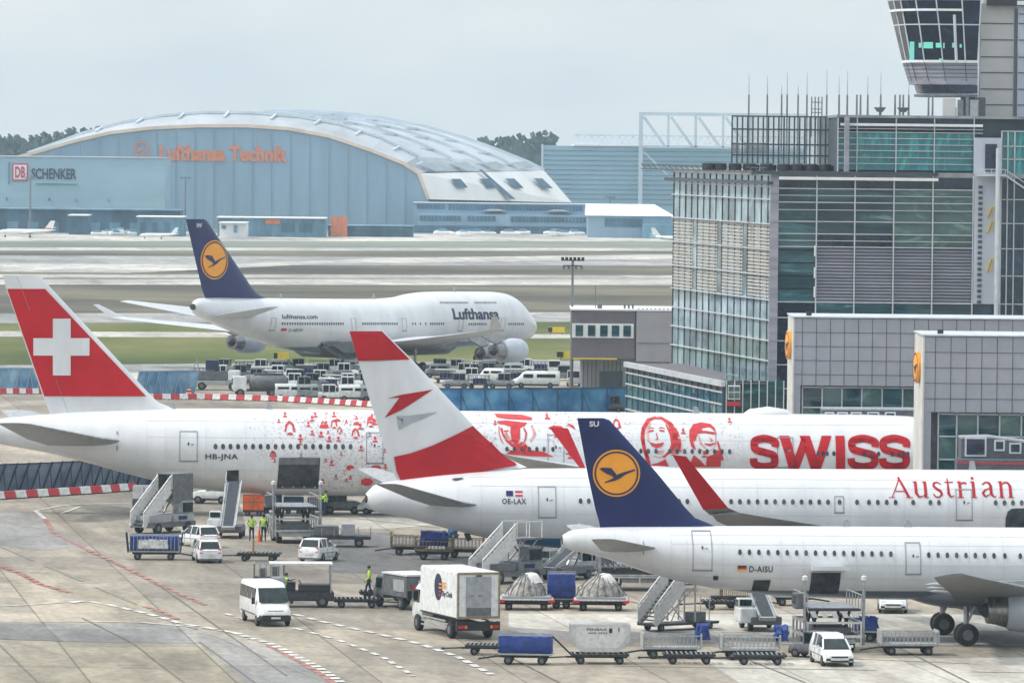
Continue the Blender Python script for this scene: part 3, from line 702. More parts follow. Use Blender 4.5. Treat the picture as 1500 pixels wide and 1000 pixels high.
woman += [Z([(942, 252), (975, 262), (1025, 254), (1012, 276), (985, 285), (955, 274)]), Z([(940, 192), (968, 186), (972, 193), (945, 200)]), Z([(1000, 186), (1030, 190), (1028, 198), (1002, 194)]), Z([(936, 388), (962, 372), (990, 366), (1030, 345), (1050, 388)])] + ZS([(982, 205, 4), (990, 235, 6), (978, 240, 4)], 4)
for k in range(9):
    u = k / 8
    woman += ZS([(1000 + 20 * u, 124 + 6 * u, 2), (1048 + 26 * u, 150 + 12 * u, 4), (1072 + 34 * u, 205 + 10 * u, 5), (1078 + 36 * u, 262, 4), (1062 + 40 * u, 318 + 10 * (1 - u), 2)], 4)
    woman += ZS([(985 - 8 * u, 124 + 3 * u, 2), (935 - 14 * u, 150 + 10 * u, 4), (912 - 12 * u, 205, 5), (918 - 12 * u, 270, 4), (934 - 10 * u, 335, 5), (952 - 16 * u, 385, 3)], 4)
woman += ZS([(944, 180, 3), (958, 176, 4), (974, 179, 3)], 3) + ZS([(998, 178, 3), (1015, 175, 4), (1032, 180, 3)], 3) + ZS([(965, 328, 3), (1000, 338, 3), (1035, 318, 3)], 3)
man += ZS([(120, 168, 5), (118, 205, 4), (128, 240, 5), (140, 262, 4)], 4) + ZS([(256, 178, 8), (268, 205, 10), (262, 238, 8), (250, 262, 6)], 8) + ZS([(146, 196, 6), (170, 192, 7)], 6) + ZS([(160, 250, 5), (190, 246, 9), (214, 250, 5)], 6) + ZS([(150, 290, 5), (190, 302, 7), (230, 298, 5)], 5)
specs = [Z([(1162, 232), (1166, 190), (1190, 158), (1235, 148), (1285, 156), (1308, 178), (1306, 196), (1280, 172), (1240, 178), (1212, 202), (1200, 240), (1190, 250), (1178, 240)])] + ZS([(1172, 238, 16), (1180, 270, 20), (1192, 290, 10)], 12)
specs += ZS([(1300, 170, 4), (1312, 200, 4), (1306, 275, 2), (1280, 298, 3), (1240, 302, 3), (1212, 285, 3)], 3) + ZS([(1216, 196, 4), (1240, 190, 6)], 5) + ZS([(1276, 230, 4), (1290, 244, 5), (1278, 250, 4)], 4) + ZS([(1318, 250, 8), (1332, 300, 14), (1340, 350, 18)], 10)
specs += ZS([(1208, 203, 8), (1250, 198, 12), (1305, 206, 12)], 8) + ZS([(1246, 262, 5), (1276, 268, 12), (1308, 258, 5)], 6) + [Z([(1158, 388), (1172, 352), (1186, 322), (1222, 352), (1256, 388)]), Z([(1252, 388), (1258, 330), (1290, 322), (1318, 292), (1336, 320), (1334, 388)])]
mini = ZS([(412, 668 - 0, 6)], 4) if False else []
def bust(px, py, s): return stroke([(px - s, py + s * .9, s * .35), (px - s * .75, py - s * .4, s * .4), (px - s * .1, py - s * 1.1, s * .5), (px + s * .65, py - s * .5, s * .45), (px + s * .95, py + s * .9, s * .5)], s * .4) + [ellipse(px, py + s * 1.6, s * .7, s * .5, 8, pi, 2 * pi)]
for a in ((425, 626, 8), (544, 618, 6), (400, 665, 5), (490, 621, 5), (521, 634, 6), (905, 621, 6), (474, 622, 4), (498, 630, 4)): mini += bust(a[0], a[1], a[2] * .85)
mini += [ellipse(475, 627, 7, 5, 10, pi, 2 * pi), ellipse(495, 618, 5, 3.5, 10, pi, 2 * pi), ellipse(523, 623, 5, 4, 10, pi, 2 * pi), ellipse(513, 686, 6, 5, 10, pi, 2 * pi), ellipse(551, 686, 8, 5, 10, pi, 2 * pi), ellipse(538, 706, 9, 6, 10)]
decal(FS, BS.bvh, 'printed_portrait', 'print_red', man, rt, OFF, .028, .4, label='red printed portrait of a man in a flat cap')
decal(FS, BS.bvh, 'printed_portrait', 'print_red', woman, rt, OFF, .028, .4, label='red printed portrait of a smiling woman with long hair')
decal(FS, BS.bvh, 'printed_portrait', 'print_red', specs, rt, OFF, .028, .4, label='red printed portrait of a woman with glasses')
decal(FS, BS.bvh, 'printed_portrait', 'print_red', mini, rt, OFF, .028, .4, label='small red printed busts near the tail')
decal(FS, BS.bvh, 'printed_shade', 'print_pink', ZS([(952, 150, 14), (935, 200, 12), (938, 250, 10)], 10) + ZS([(1085, 170, 8), (1112, 240, 12), (1118, 310, 6)], 8) + ZS([(150, 190, 12), (170, 230, 14), (200, 262, 8)], 10) + ZS([(1215, 215, 8), (1225, 260, 12), (1250, 285, 8)], 8) + ZS([(300, 165, 10), (315, 210, 14), (290, 250, 8)], 10) + [Z([(985, 300), (1030, 296), (1010, 318), (985, 318)]), Z([(142, 210), (160, 206), (166, 232), (150, 240)])], rt, OFF, .026, .4)
a = FS.tz(1125, 603); MB().lathe([(-2.1, .05), (-1.4, .55), (0, .75), (1.4, .55), (2.1, .05)], (a[0], 0, a[1] - .35), 'x', 20).build('antenna_dome', 'white_paint', rt, smooth=True)
for px, py in ((253, 598), (395, 598), (1020, 604)): a = FS.tz(px, py); bladeant(rt, a[0], a[1] - .05, .5)

def seams(F, B, rt, xs, ys, off, x0, x1):
    P = []
    for x in xs:
        for y in range(ys[0], ys[1], 9): P += stroke([(x, y), (x, min(ys[1], y + 9))], .55)
    decal(F, B.bvh, 'skin_seam', 'seam', P, rt, off, .012, .5)
    P = []
    for y in ys[2:]: P += stroke([(x0, y), (x1, y + (x1 - x0) * .006)], .5)
    decal(F, B.bvh, 'skin_seam', 'seam', P, rt, off, .012, .5)
seams(FS, BS, rt, [215, 243, 302, 360, 389, 484, 530, 600, 640, 690, 870, 1088, 1180], (604, 716, 617, 640, 688, 703), OFF, 215, 1330)
# ================================================================ red-white-red fin
FA = Frame(GY(900, 404), radians(5))
rt = thing('passenger_jet', 'white jet with red and white fin and red winglets between two other jets', 'airplane', FA.O, FA.yaw)
za = FA.tz(800, 785.5)[1]
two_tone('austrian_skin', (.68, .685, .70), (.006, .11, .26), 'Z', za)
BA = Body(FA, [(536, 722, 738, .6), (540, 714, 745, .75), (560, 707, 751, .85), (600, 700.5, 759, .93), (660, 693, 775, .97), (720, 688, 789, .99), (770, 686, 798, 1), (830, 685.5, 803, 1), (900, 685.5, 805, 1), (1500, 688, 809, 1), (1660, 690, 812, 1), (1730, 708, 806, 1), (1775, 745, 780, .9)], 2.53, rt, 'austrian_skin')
MB().lathe([(0, .32), (-.12, .3), (-.15, .1)], (FA.tz(538, 730)[0], 0, FA.tz(538, 730)[1]), 'x', 16).build('exhaust', 'dark_metal', rt)
f, fb = fin(FA, [(560, 484, 511, 484), (568, 492, 513, 490), (604, 527, 524, 527), (700, 630, 556, 632), (727, 657, 567, 665), (742, 670, 575, 690), (772, 684, 583, 706)], .085, 'white_paint', rt)
lr = [(551, 668), (576, 669.5), (602, 663), (635, 651), (665, 637), (693, 622), (712, 640), (727, 656), (742, 670), (764, 683), (700, 693), (640, 700), (600, 706), (570, 702), (560, 690)]
lr = [(577, 668.5), (602, 663), (635, 651), (665, 637), (691, 624), (712, 644), (726, 659), (741, 671), (757, 681), (700, 691), (640, 699), (587, 704), (581, 690)]
decal(FA, fb, 'fin_band', 'austrian_red', [[(512, 485), (559, 485), (567, 493), (600, 526.5), (524.5, 528.5)]], f, 0, .06, .4); decal(FA, fb, 'fin_band', 'austrian_red', [lr], f, 0, .09, .4)
decal(FA, fb, 'chevron', 'austrian_red', [[(567.6, 583), (588, 577.6), (633.8, 570.3), (610.8, 584.3), (588, 600), (563.5, 611.5), (578, 598), (588, 586.5), (587, 582)]], f, 0, .03, .8)
decal(FA, fb, 'chevron', 'logo_grey', [[(581, 608.6), (601, 608), (640.5, 602.7), (620, 612.7), (601, 619.5), (584, 629.5), (590.5, 619), (590, 612.7)]], f, 0, .03, .8)
halves(FA, 'tailplane', [((722, 742, .8), (640, 743, .8), .10), ((680, 736, 3), (602, 731, 3), .09), ((590, 710.5, 8.9), (552, 710, 8.9), .08), ((580, 708.5, 9.3), (552, 708.5, 9.3), .04)], 'light_grey', rt)
OA = 2.5
windows(FA, BA, [850.5, 862.5, 994.7, 1007] + rng(1071, 1213, 12) + [1230, 1255.6, 1273, 1286, 1299, 1312, 1337.7, 1363, 1375.5, 1458.7, 1471.6, 1484, 1496.8], 733.5, 850, .0045, OA, 2.9, 4.0)
door(FA, BA, (789, 814.5, 713, 757), OA); door(FA, BA, (1223, 1236, 727, 750), OA, win=False, name='exit_hatch'); door(FA, BA, (1401, 1424, 717, 761), OA)
wrap_text(FA, BA.bvh, 'OE-LAX', 736, 771, 730, 738, 'ink', rt, OA, bold=.02, spacing=1.1)
decal(FA, BA.bvh, 'flag', 'navy', [[(742, 719), (752, 719), (752, 726.5), (742, 726.5)]], rt, OA, .03, 0)
decal(FA, BA.bvh, 'flag', 'flag_red', [[(755, 719), (766, 719), (766, 721.5), (755, 721.5)], [(755, 724.5), (766, 724.5), (766, 727), (755, 727)]], rt, OA, .03, 0)
# serif lettering drawn stroke by stroke
def serif_word():
    B, X, T = 728.5, 706.5, 700.5; P = []; th, tn = 3.6, 1.3
    s = lambda *p, w=tn: P.extend(stroke([q for q in p], w)); sf = lambda x, y, w=6: P.append([(x - w / 2, y - .6), (x + w / 2, y - .6), (x + w / 2, y + .5), (x - w / 2, y + .5)])
    s((1306, B, tn), (1317.5, T, tn)); s((1316, T, 2.6), (1327.5, B, th)); s((1310.5, 719.5, tn), (1322.5, 719.5, tn)); sf(1306, B, 8); sf(1328, B, 9)
    s((1337, X, th), (1337, 723, th)); s((1337, 722, th), (1340, 727.6, 2.6), (1345, 727, tn), (1348.6, 724, tn)); s((1349, X, th), (1349, B, th)); sf(1336, X + .4, 5); sf(1348, X + .4, 5); sf(1350.5, B, 5)
    s((1369, 710, 1.5), (1365, 707, 1.6), (1360.5, 708, 2.4), (1359.5, 712, 2.8), (1363, 716, 3.4), (1368, 719.5, 3.2), (1369.5, 724, 2.8), (1366, 728, 2.0), (1361, 727.5, 1.6), (1359, 723.5, 1.6))
    s((1378, 702, 1.2), (1378, 724, th)); s((1378, 723, th), (1380.5, 727.8, 2.0), (1385, 726, 1.2)); s((1374, X + .6, tn), (1385, X + .6, tn))
    s((1393, X, th), (1393, B, th)); s((1393, 711, 1.2), (1397, 707.5, 2), (1401.5, 708.5, 2.8)); sf(1392, X + .4, 5); sf(1393, B, 8)
    s((1410, X, th), (1410, B, th)); sf(1409, X + .4, 5); sf(1410, B, 8); P.append(ellipse(1410, 701.5, 2.0, 1.9, 10))
    s((1422, 710, 2.2), (1426, 707, 1.6), (1430.5, 708, 2.6), (1432, 712, th), (1432, 724, th)); s((1432, 723, th), (1435, 727.5, 1.8), (1438, 727, 1.2)); s((1432, 715, 1.2), (1425, 717.5, 1.8), (1421.5, 722, 3.2), (1424, 727.2, 2.2), (1431, 724, 1.2))
    s((1445, X, th), (1445, B, th)); s((1445, 711, 1.2), (1450, 707.3, 2), (1454.5, 708, 2.4), (1456.5, 712.5, th), (1456.5, B, th)); sf(1444, X + .4, 5); sf(1445, B, 7); sf(1457, B, 7)
    x0, x1 = 1302.0, 1461.0
    return [[(1302.5 + (x - x0) * (184.0 / (x1 - x0)), y) for x, y in p] for p in P]
decal(FA, BA.bvh, 'lettering', 'austrian_red', serif_word(), rt, OA, .03, .3)
decal(FA, BA.bvh, 'cargo_opening', 'interior', [[(1473, 774), (1473, 758), (1476, 749), (1482, 744.5), (1492, 744), (1540, 744), (1540, 776)]], rt, OA, .03, .3)
halves(FA, 'wing', [((1330, 800, 2.2), (1120, 812, 2.2), .12), ((1290, 783, 8), (1110, 790, 8), .11), ((1120, 757, 20.5), (1050, 763, 20.5), .10), ((1084, 751, 23), (1042, 753, 23), .09)], 'wing_shaded', rt)
def winglet(pts, y, tiptrail, flare=0.0):
    """pts px: LE base, LE top, TE top, TE base at span offset y"""
    a = [tz3(FA, px, py, y + (flare if i in (1, 2) else 0)) for i, (px, py) in enumerate(pts)]
    o, _ = surface('winglet', [(a[0], a[3], .07, (0, 1, 0)), (a[1], a[2], .06, (0, 1, 0))], 'austrian_red', rt); return o, _
winglet([(1067, 744), (1005, 668), (985, 666), (1030, 746)], 23.2, 0, 1.2)
o, b = surface('winglet_root', [(tz3(FA, 1067, 743.5, 23.2), tz3(FA, 1030, 745.5, 23.2), .08, (0, .9, .3)), (tz3(FA, 1086, 752, 22.6), tz3(FA, 1040, 754, 22.6), .09, (0, 0, 1))], 'wing_shaded', rt)
winglet([(858, 686), (832, 627), (804, 625), (850, 686)], -23.2, 0, -1.2)
engine(rt, 12, 18.5, -7.9, 1.7, 1.25); engine(rt, 12, 18.5, 7.9, 1.7, 1.25)
for yy in (-4.6, 4.6): bogie(rt, 9.5, yy, 3, [(dx, dy) for dx in (-.7, .7) for dy in (-.55, .55)], .57, .4)
bogie(rt, 33, 0, 3, [(0, -.3), (0, .3)], .47, .35, 'nose_gear')
MB().tube((FA.tz(683, 782)[0], 0, FA.tz(683, 780)[1]), (FA.tz(688, 790)[0], 0, FA.tz(688, 791)[1]), .18, 8).build('tail_bumper', 'dark_metal', rt)
MB().prism([FA.tz(660, 699), FA.tz(676, 697.5), FA.tz(668, 703)], -1.2, -1.0).build('blade_antenna', 'mid_grey', rt)
for px, py in ((1425, 690),): a = FA.tz(px, py); bladeant(rt, a[0], a[1] - .3, 1.0, .6)

seams(FA, BA, rt, [640, 672, 706, 780, 826, 900, 1060, 1110, 1180, 1245, 1325, 1390, 1440], (692, 782, 700, 712, 752, 768), OA, 690, 1500)
# ================================================================ narrow-body with navy fin (foreground)
FL = Frame(GY(1400, 347), radians(6))
rt = thing('passenger_jet', 'white narrow-body jet with navy fin and orange bird disc parked nearest the camera', 'airplane', FL.O, FL.yaw)
zl = FL.tz(1250, 862.5, 0)[1]
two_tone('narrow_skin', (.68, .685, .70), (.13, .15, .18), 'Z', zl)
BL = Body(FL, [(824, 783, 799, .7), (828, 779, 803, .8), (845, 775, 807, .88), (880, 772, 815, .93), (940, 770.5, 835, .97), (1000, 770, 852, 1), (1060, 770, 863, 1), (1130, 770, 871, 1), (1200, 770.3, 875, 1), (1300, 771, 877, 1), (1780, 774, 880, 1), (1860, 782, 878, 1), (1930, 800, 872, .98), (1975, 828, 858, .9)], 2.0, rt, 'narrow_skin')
MB().lathe([(0, .22), (-.12, .2), (-.14, .05)], (FL.tz(826, 791)[0], 0, FL.tz(826, 791)[1]), 'x', 16).build('exhaust', 'dark_metal', rt)
f, fb = fin(FL, [(884, 612, 845.5, 612), (893, 615, 846.5, 617), (962, 692, 861, 695), (1003, 742, 872, 745), (1018, 758, 877, 762), (1050, 771, 880, 776)], .085, 'navy', rt)
crane_logo(FL, fb, 902.6, 692.5, 34.5, f)
wrap_text(FL, fb, 'SU', 863, 877, 616.5, 624.5, 'white_paint', f, 0, bold=.03)
halves(FL, 'tailplane', [((972, 803, .8), (885, 807, .8), .10), ((958, 801.5, 1.4), (880, 805.5, 1.4), .09), ((903, 790, 6), (867, 791, 6), .08), ((893, 789, 6.3), (867, 789.5, 6.3), .04)], 'light_grey', rt)
decal(FL, BL.bvh, 'trim_mark', 'panel_line', [[(943, 793), (944.5, 793), (944.5, 812), (943, 812)]], rt, 1.5, .03, .4)
OL = 1.95
windows(FL, BL, rng(1084.5, 1305, 17), 808.5, 1084, .012, OL, 2.7, 4.2)
windows(FL, BL, rng(1360.5, 1456, 8) + [1472, 1494.5], 812.5, 1360, .012, OL, 2.7, 4.2)
door(FL, BL, (1016.5, 1044, 779, 835), OL); door(FL, BL, (1327, 1348.5, 795, 840), OL)
wrap_text(FL, BL.bvh, 'D-AISU', 1098, 1132, 828.5, 837.5, 'ink', rt, OL, bold=.015, spacing=1.1)
for m_, ya, yb in (('ink', 828, 830.7), ('flag_red', 830.7, 833.4), ('flag_gold', 833.4, 836)): decal(FL, BL.bvh, 'flag_stripe', m_, [[(1081, ya), (1094, ya), (1094, yb), (1081, yb)]], rt, OL, .03, 0)
decal(FL, BL.bvh, 'outflow_valve', 'interior', [[(1047, 843.5), (1054, 843.5), (1054, 850), (1047, 850)]], rt, OL, .03, 0)
decal(FL, BL.bvh, 'bulk_opening', 'interior', [[(1104.5, 849), (1129, 848.5), (1127.5, 866), (1103.5, 866)]], rt, 1.7, .03, .3)
decal(FL, BL.bvh, 'cargo_opening', 'interior', [[(1188, 838), (1231, 838), (1230, 870), (1187, 870)]], rt, 1.8, .03, .3)
p0 = FL.tz(1188, 836, 2.0); p1 = FL.tz(1236, 836, 2.0)
MB().add([(p0[0], -1.9, p0[1]), (p1[0], -1.9, p1[1]), (p1[0] + .15, -3.2, p1[1] + .12), (p0[0] - .1, -3.2, p0[1] + .12), (p0[0], -1.9, p0[1] + .2), (p1[0], -1.9, p1[1] + .2), (p1[0] + .15, -3.2, p1[1] + .34), (p0[0] - .1, -3.2, p0[1] + .34)], [(0, 1, 2, 3), (7, 6, 5, 4), (0, 4, 5, 1), (1, 5, 6, 2), (2, 6, 7, 3), (3, 7, 4, 0)]).build('cargo_door', 'white_paint', rt)
seams(FL, BL, rt, [862, 905, 938, 985, 1008, 1060, 1145, 1178, 1255, 1312, 1362, 1420, 1470], (776, 858, 784, 797, 826, 846), OL, 985, 1560)
# belly fairing
def fair(F, prof, wmax, m): return Body(F, prof, wmax, rt, m, 'belly_fairing', 32, 40)
fair(FL, [(1300, 862, 866, 1), (1330, 855, 876, 1.4), (1365, 848, 886, 1.6), (1400, 845, 890, 1.6), (1600, 846, 893, 1.6), (1680, 862, 884, 1.4), (1720, 870, 876, 1)], 2.15, 'narrow_skin')
halves(FL, 'wing', [((1590, 876, 1.6), (1398, 880, 1.6), .13), ((1530, 866, 6.2), (1392, 868, 6.2), .12), ((1440, 847, 14), (1374, 853, 14), .11), ((1412, 840.5, 16.8), (1368, 845, 16.8), .10)], 'wing_shaded', rt)
for px, yy, off in ((1366, 853, 9), (1368, 858, 7), (1372, 863, 5)):
    a = FL.tz(px, yy, off); MB().lathe([(-.4, .02), (0, .10), (1.6, .22), (3.2, .12)], (a[0], -off, a[1] - .1), 'x', 12).build('flap_fairing', 'light_grey', rt, smooth=True)
e0 = FL.tz(1432, 893, 5.75); e1 = FL.tz(1560, 893, 5.75)
engine(rt, e0[0], e1[0], -5.75, e0[1], 1.22); engine(rt, e0[0], e1[0], 5.75, e0[1], 1.22)
for k in (-1, 1): MB().prism([(e0[0] + 1.0, e0[1] + 1.0), (e1[0] - 1.5, e0[1] + 1.0), (e1[0] - .8, e0[1] + 1.7), (e0[0] + .5, e0[1] + 1.6)], k * 5.75 - .15, k * 5.75 + .15).build('pylon', 'light_grey', rt)
for off, px in ((3.8, 1415.5), (-3.8, 1380.5)):
    t = FL.tz(px, 900, off)[0]; bogie(rt, t, -off, 2.2, [(0, -.45), (0, .45)], .64, .42)
bogie(rt, FL.tz(1840, 900, 0)[0], 0, 2.2, [(0, -.25), (0, .25)], .4, .25, 'nose_gear')
for px in (1240, 1330): a = FL.tz(px, 770); bladeant(rt, a[0], a[1] - .05, .4)

# ================================================================ jumbo crossing behind
FJ = Frame(G(726, 536), radians(54.8))
rt = thing('passenger_jet', 'white four-engined jumbo jet with upper deck hump and navy fin taxiing beyond the stands', 'airplane', FJ.O, FJ.yaw)
zj = FJ.tz(600, 503)[1]
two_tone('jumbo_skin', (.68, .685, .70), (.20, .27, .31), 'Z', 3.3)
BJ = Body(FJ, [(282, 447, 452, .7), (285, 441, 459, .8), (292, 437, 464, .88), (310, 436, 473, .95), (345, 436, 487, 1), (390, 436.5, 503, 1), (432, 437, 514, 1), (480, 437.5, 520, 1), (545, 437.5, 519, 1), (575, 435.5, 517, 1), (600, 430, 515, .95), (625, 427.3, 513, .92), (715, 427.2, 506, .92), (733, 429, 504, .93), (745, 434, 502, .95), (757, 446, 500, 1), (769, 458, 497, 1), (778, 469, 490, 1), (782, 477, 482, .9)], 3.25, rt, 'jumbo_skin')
MB().lathe([(0, .38), (-.2, .34), (-.22, .05)], (FJ.tz(283, 449)[0], 0, FJ.tz(283, 449.5)[1]), 'x', 16).build('exhaust', 'dark_metal', rt)
f, fb = fin(FJ, [(299, 321, 272, 321), (303, 323, 273, 324), (369, 421, 296, 424), (377, 430, 299, 432), (394, 438, 302, 440)], .08, 'navy', rt)
crane_logo(FJ, fb, 312, 380.5, 19.2, f, 1.5)
wrap_text(FJ, fb, 'IW', 286.5, 294, 327, 333.5, 'white_paint', f, 0, bold=.03)
surface('tailplane', [((-50.5, -1, 7.2), (-59, -1, 7.2), .1, (0, 0, 1)), ((-58.6, -10.8, 8.5), (-60.8, -10.8, 8.5), .08, (0, 0, 1))], 'wing_top', rt)
surface('tailplane', [((-50.5, 1, 7.2), (-59, 1, 7.2), .1, (0, 0, 1)), ((-58.6, 10.8, 8.7), (-60.8, 10.8, 8.7), .08, (0, 0, 1))], 'wing_top', rt)
for k in (-1, 1):
    W = lambda x, y, z: (x, k * y, z)
    surface('wing', [(W(-15, 2.5, 3.2), W(-30, 2.5, 3.4), .12, (0, 0, 1)), (W(-24, 11, 4.0), W(-33, 11, 4.2), .11, (0, 0, 1)), (W(-36, 25.5, 5.6), W(-40, 25.5, 5.7), .09, (0, 0, 1)), (W(-38, 28, 5.95), W(-41, 28, 6.0), .08, (0, 0, 1))], 'wing_top', rt)
    surface('winglet', [(W(-38.2, 28.1, 5.95), W(-41, 28.1, 6.0), .08, (0, 1, 0)), (W(-41.5, 29.6, 7.6), W(-42.6, 29.6, 7.6), .07, (0, 1, 0))], 'wing_top', rt)
    for ex, ey, ez in ((-16.5, 11.2, 2.25), (-25.5, 19.6, 3.0)):
        engine(rt, ex - 3.2, ex + 2.9, k * ey, ez, 1.42)
        MB().prism([(ex - 2.5, ez + .9), (ex + 1.2, ez + 1.2), (ex - 2.0, ez + 2.0), (ex - 6.5, ez + 2.3)], k * ey - .18, k * ey + .18).build('pylon', 'light_grey', rt)
    bogie(rt, -24.5, k * 5.5, 3.6, [(dx, dy) for dx in (-.7, .7) for dy in (-.6, .6)], .62, .45)
    bogie(rt, -28, k * 1.9, 3.0, [(dx, dy) for dx in (-.7, .7) for dy in (-.6, .6)], .62, .45)
bogie(rt, 0, 0, 3.0, [(0, -.45), (0, .45)], .62, .4, 'nose_gear')
MB().prism([(-36, 1.9), (-14, 1.9), (-11, 3.2), (-14, 4.2), (-36, 4.4), (-40, 3.6)], -3.4, 3.4).build('belly_fairing', 'mid_grey', rt, bevel=.6)
OJ = 3.2
windows(FJ, BJ, rng(419, 502, 26), 474, 419, .0, OJ, .95, 2.0); windows(FJ, BJ, rng(531, 581, 17), 474, 531, .0, OJ, .85, 2.0)
windows(FJ, BJ, [604, 608, 615, 623] + rng(630, 649, 7), 474, 600, 0, OJ, .8, 2.0); windows(FJ, BJ, rng(687, 712, 9) + rng(747, 770, 8), 474.5, 687, 0, OJ, .8, 1.9)
windows(FJ, BJ, rng(649, 687, 13) + rng(699, 729, 10), 443.3, 649, .0, 2.8, .8, 1.6)
for x in (408, 518, 592, 675, 738): door(FJ, BJ, (x - 3, x + 3, 466, 484), OJ, lw=.035, win=False)
wrap_text(FJ, BJ.bvh, 'Lufthansa', 664, 732, 451.5, 468, 'navy_text', rt, OJ, bold=.03)
wrap_text(FJ, BJ.bvh, 'lufthansa.com', 419.5, 467, 460.5, 467, 'navy_text', rt, OJ, bold=.01)
wrap_text(FJ, BJ.bvh, 'D-ABVW', 429, 447, 481.5, 486, 'ink', rt, OJ, bold=.0)
decal(FJ, BJ.bvh, 'flag', 'flag_red', [[(419, 481), (426, 481), (426, 485), (419, 485)]], rt, OJ, .03, 0)
for px, py in ((412, 437), (548, 437), (666, 427)): a = FJ.tz(px, py); bladeant(rt, a[0], a[1] - .05, .6)

# ================================================================ small jets far off by the hangars
def small_jet(label, px0, px1, ybase, head, tail_mark=None, group=None):
    o = G((px0 + px1) / 2, ybase); L = abs(px1 - px0) * o.y / FP
    r = thing('small_jet', label, 'airplane', o, 0 if head > 0 else pi, group)
    k = L / 26.0; rings = []
    for x, zt, zb in ((-13, 3.6, 3.4), (-11, 3.7, 2.9), (-7, 3.8, 2.0), (-3, 3.8, 1.6), (8, 3.8, 1.6), (11, 3.4, 1.7), (12.6, 2.7, 1.9), (13, 2.35, 2.2)):
        h = (zt - zb) / 2; rings.append([(x * k, h * .95 * cos(2 * pi * i / 14) * k, ((zt + zb) / 2 + h * sin(2 * pi * i / 14)) * k) for i in range(14)])
    MB().loft(rings).build('fuselage', 'far_white', r, smooth=True)
    MB().prism([(-12.6 * k, 7.6 * k), (-10.6 * k, 7.6 * k), (-7.5 * k, 3.6 * k), (-11.4 * k, 3.6 * k)], -.12 * k, .12 * k).build('tail_fin', 'far_white', r)
    if tail_mark: MB().prism([(-7.4 * k, 3.75 * k), (-11 * k, 3.75 * k), (-10.9 * k, 4.4 * k), (-8.2 * k, 4.4 * k)], -.2 * k, .2 * k).build('tail_stripe', tail_mark, r)
    for s in (-1, 1):
        MB().loft([[(2 * k, 0, 1.9 * k), (-2.5 * k, 0, 1.9 * k), (-2.5 * k, 0, 2.1 * k), (2 * k, 0, 2.15 * k)], [(-2.4 * k, s * 11 * k, 2.6 * k), (-3.8 * k, s * 11 * k, 2.6 * k), (-3.8 * k, s * 11 * k, 2.68 * k), (-2.4 * k, s * 11 * k, 2.7 * k)]]).build('wing', 'far_white', r)
        MB().lathe([(-10 * k, .3 * k), (-9 * k, .62 * k), (-7 * k, .62 * k), (-6.6 * k, .4 * k)], (0, s * 1.9 * k, 3.1 * k), 'x', 12).build('engine', 'far_white', r)
        MB().loft([[(-10.8 * k, 0, 4.4 * k), (-12.4 * k, 0, 4.4 * k), (-12.4 * k, 0, 4.5 * k), (-10.8 * k, 0, 4.5 * k)], [(-12 * k, s * 4 * k, 4.5 * k), (-12.8 * k, s * 4 * k, 4.5 * k), (-12.8 * k, s * 4 * k, 4.6 * k), (-12 * k, s * 4 * k, 4.6 * k)]]).build('tailplane', 'far_white', r)
    for x, y in ((9.5, 0), (-1.5, -2), (-1.5, 2)): MB().tube((x * k, y * k, .3 * k), (x * k, y * k, 2 * k), .1 * k).wheel(x * k, y * k, .45 * k, .45 * k, .4 * k, 12).build('landing_gear', 'dark_metal', r)
    return r
small_jet('small white jet on the far taxiway at the left edge', 82, -4, 348, -1, 'sign_orange')
small_jet('small white jet standing before the cargo shed just left of the jumbo fin', 262, 204, 350, -1)
small_jet('small white jet partly hidden behind the glass terminal on the far taxiway', 952, 1030, 357, 1)
# ================================================================ terminal with control tower
YT = 573.0
def X(px, Y=YT): return XA(px, Y)
def Zp(py, Y=YT, px=1250): return ZA(px, py, Y)
rt = thing('terminal_building', 'glass terminal block with grey louvres and rooftop antennas at the right', 'building', (X(1135), YT, 0))
ox, oy = X(1135), YT
def TB(name, m, fn, parent=None, **k):
    b = MB(); fn(b); b.v = [(v[0] - ox, v[1] - oy, v[2]) for v in b.v]; return b.build(name, m, parent or rt, **k)
XR = X(1560); Zr = ZA(1250, 256, YT); XC = X(1135); XL2, YL2 = XA(987, 619.0), 619.0
# solid core behind the curtain walls
def core(b):
    b.loft([[(XC + .3, YT + .5, z), (XR, YT + .5, z), (XR, YT + 60, z), (XL2 + 8, YT + 60, z), (XL2 + .35, YL2, z)] for z in (0, Zr - .2)])
TB('core_wall', 'mullion_dark', core)
TB('roof', 'roof_grey', lambda b: b.loft([[(XC - .2, YT - .2, z), (XR, YT - .2, z), (XR, YT + 60, z), (XL2 + 7.5, YT + 60, z), (XL2 - .3, YL2 + .3, z)] for z in (Zr - .19, Zr + .25)]))
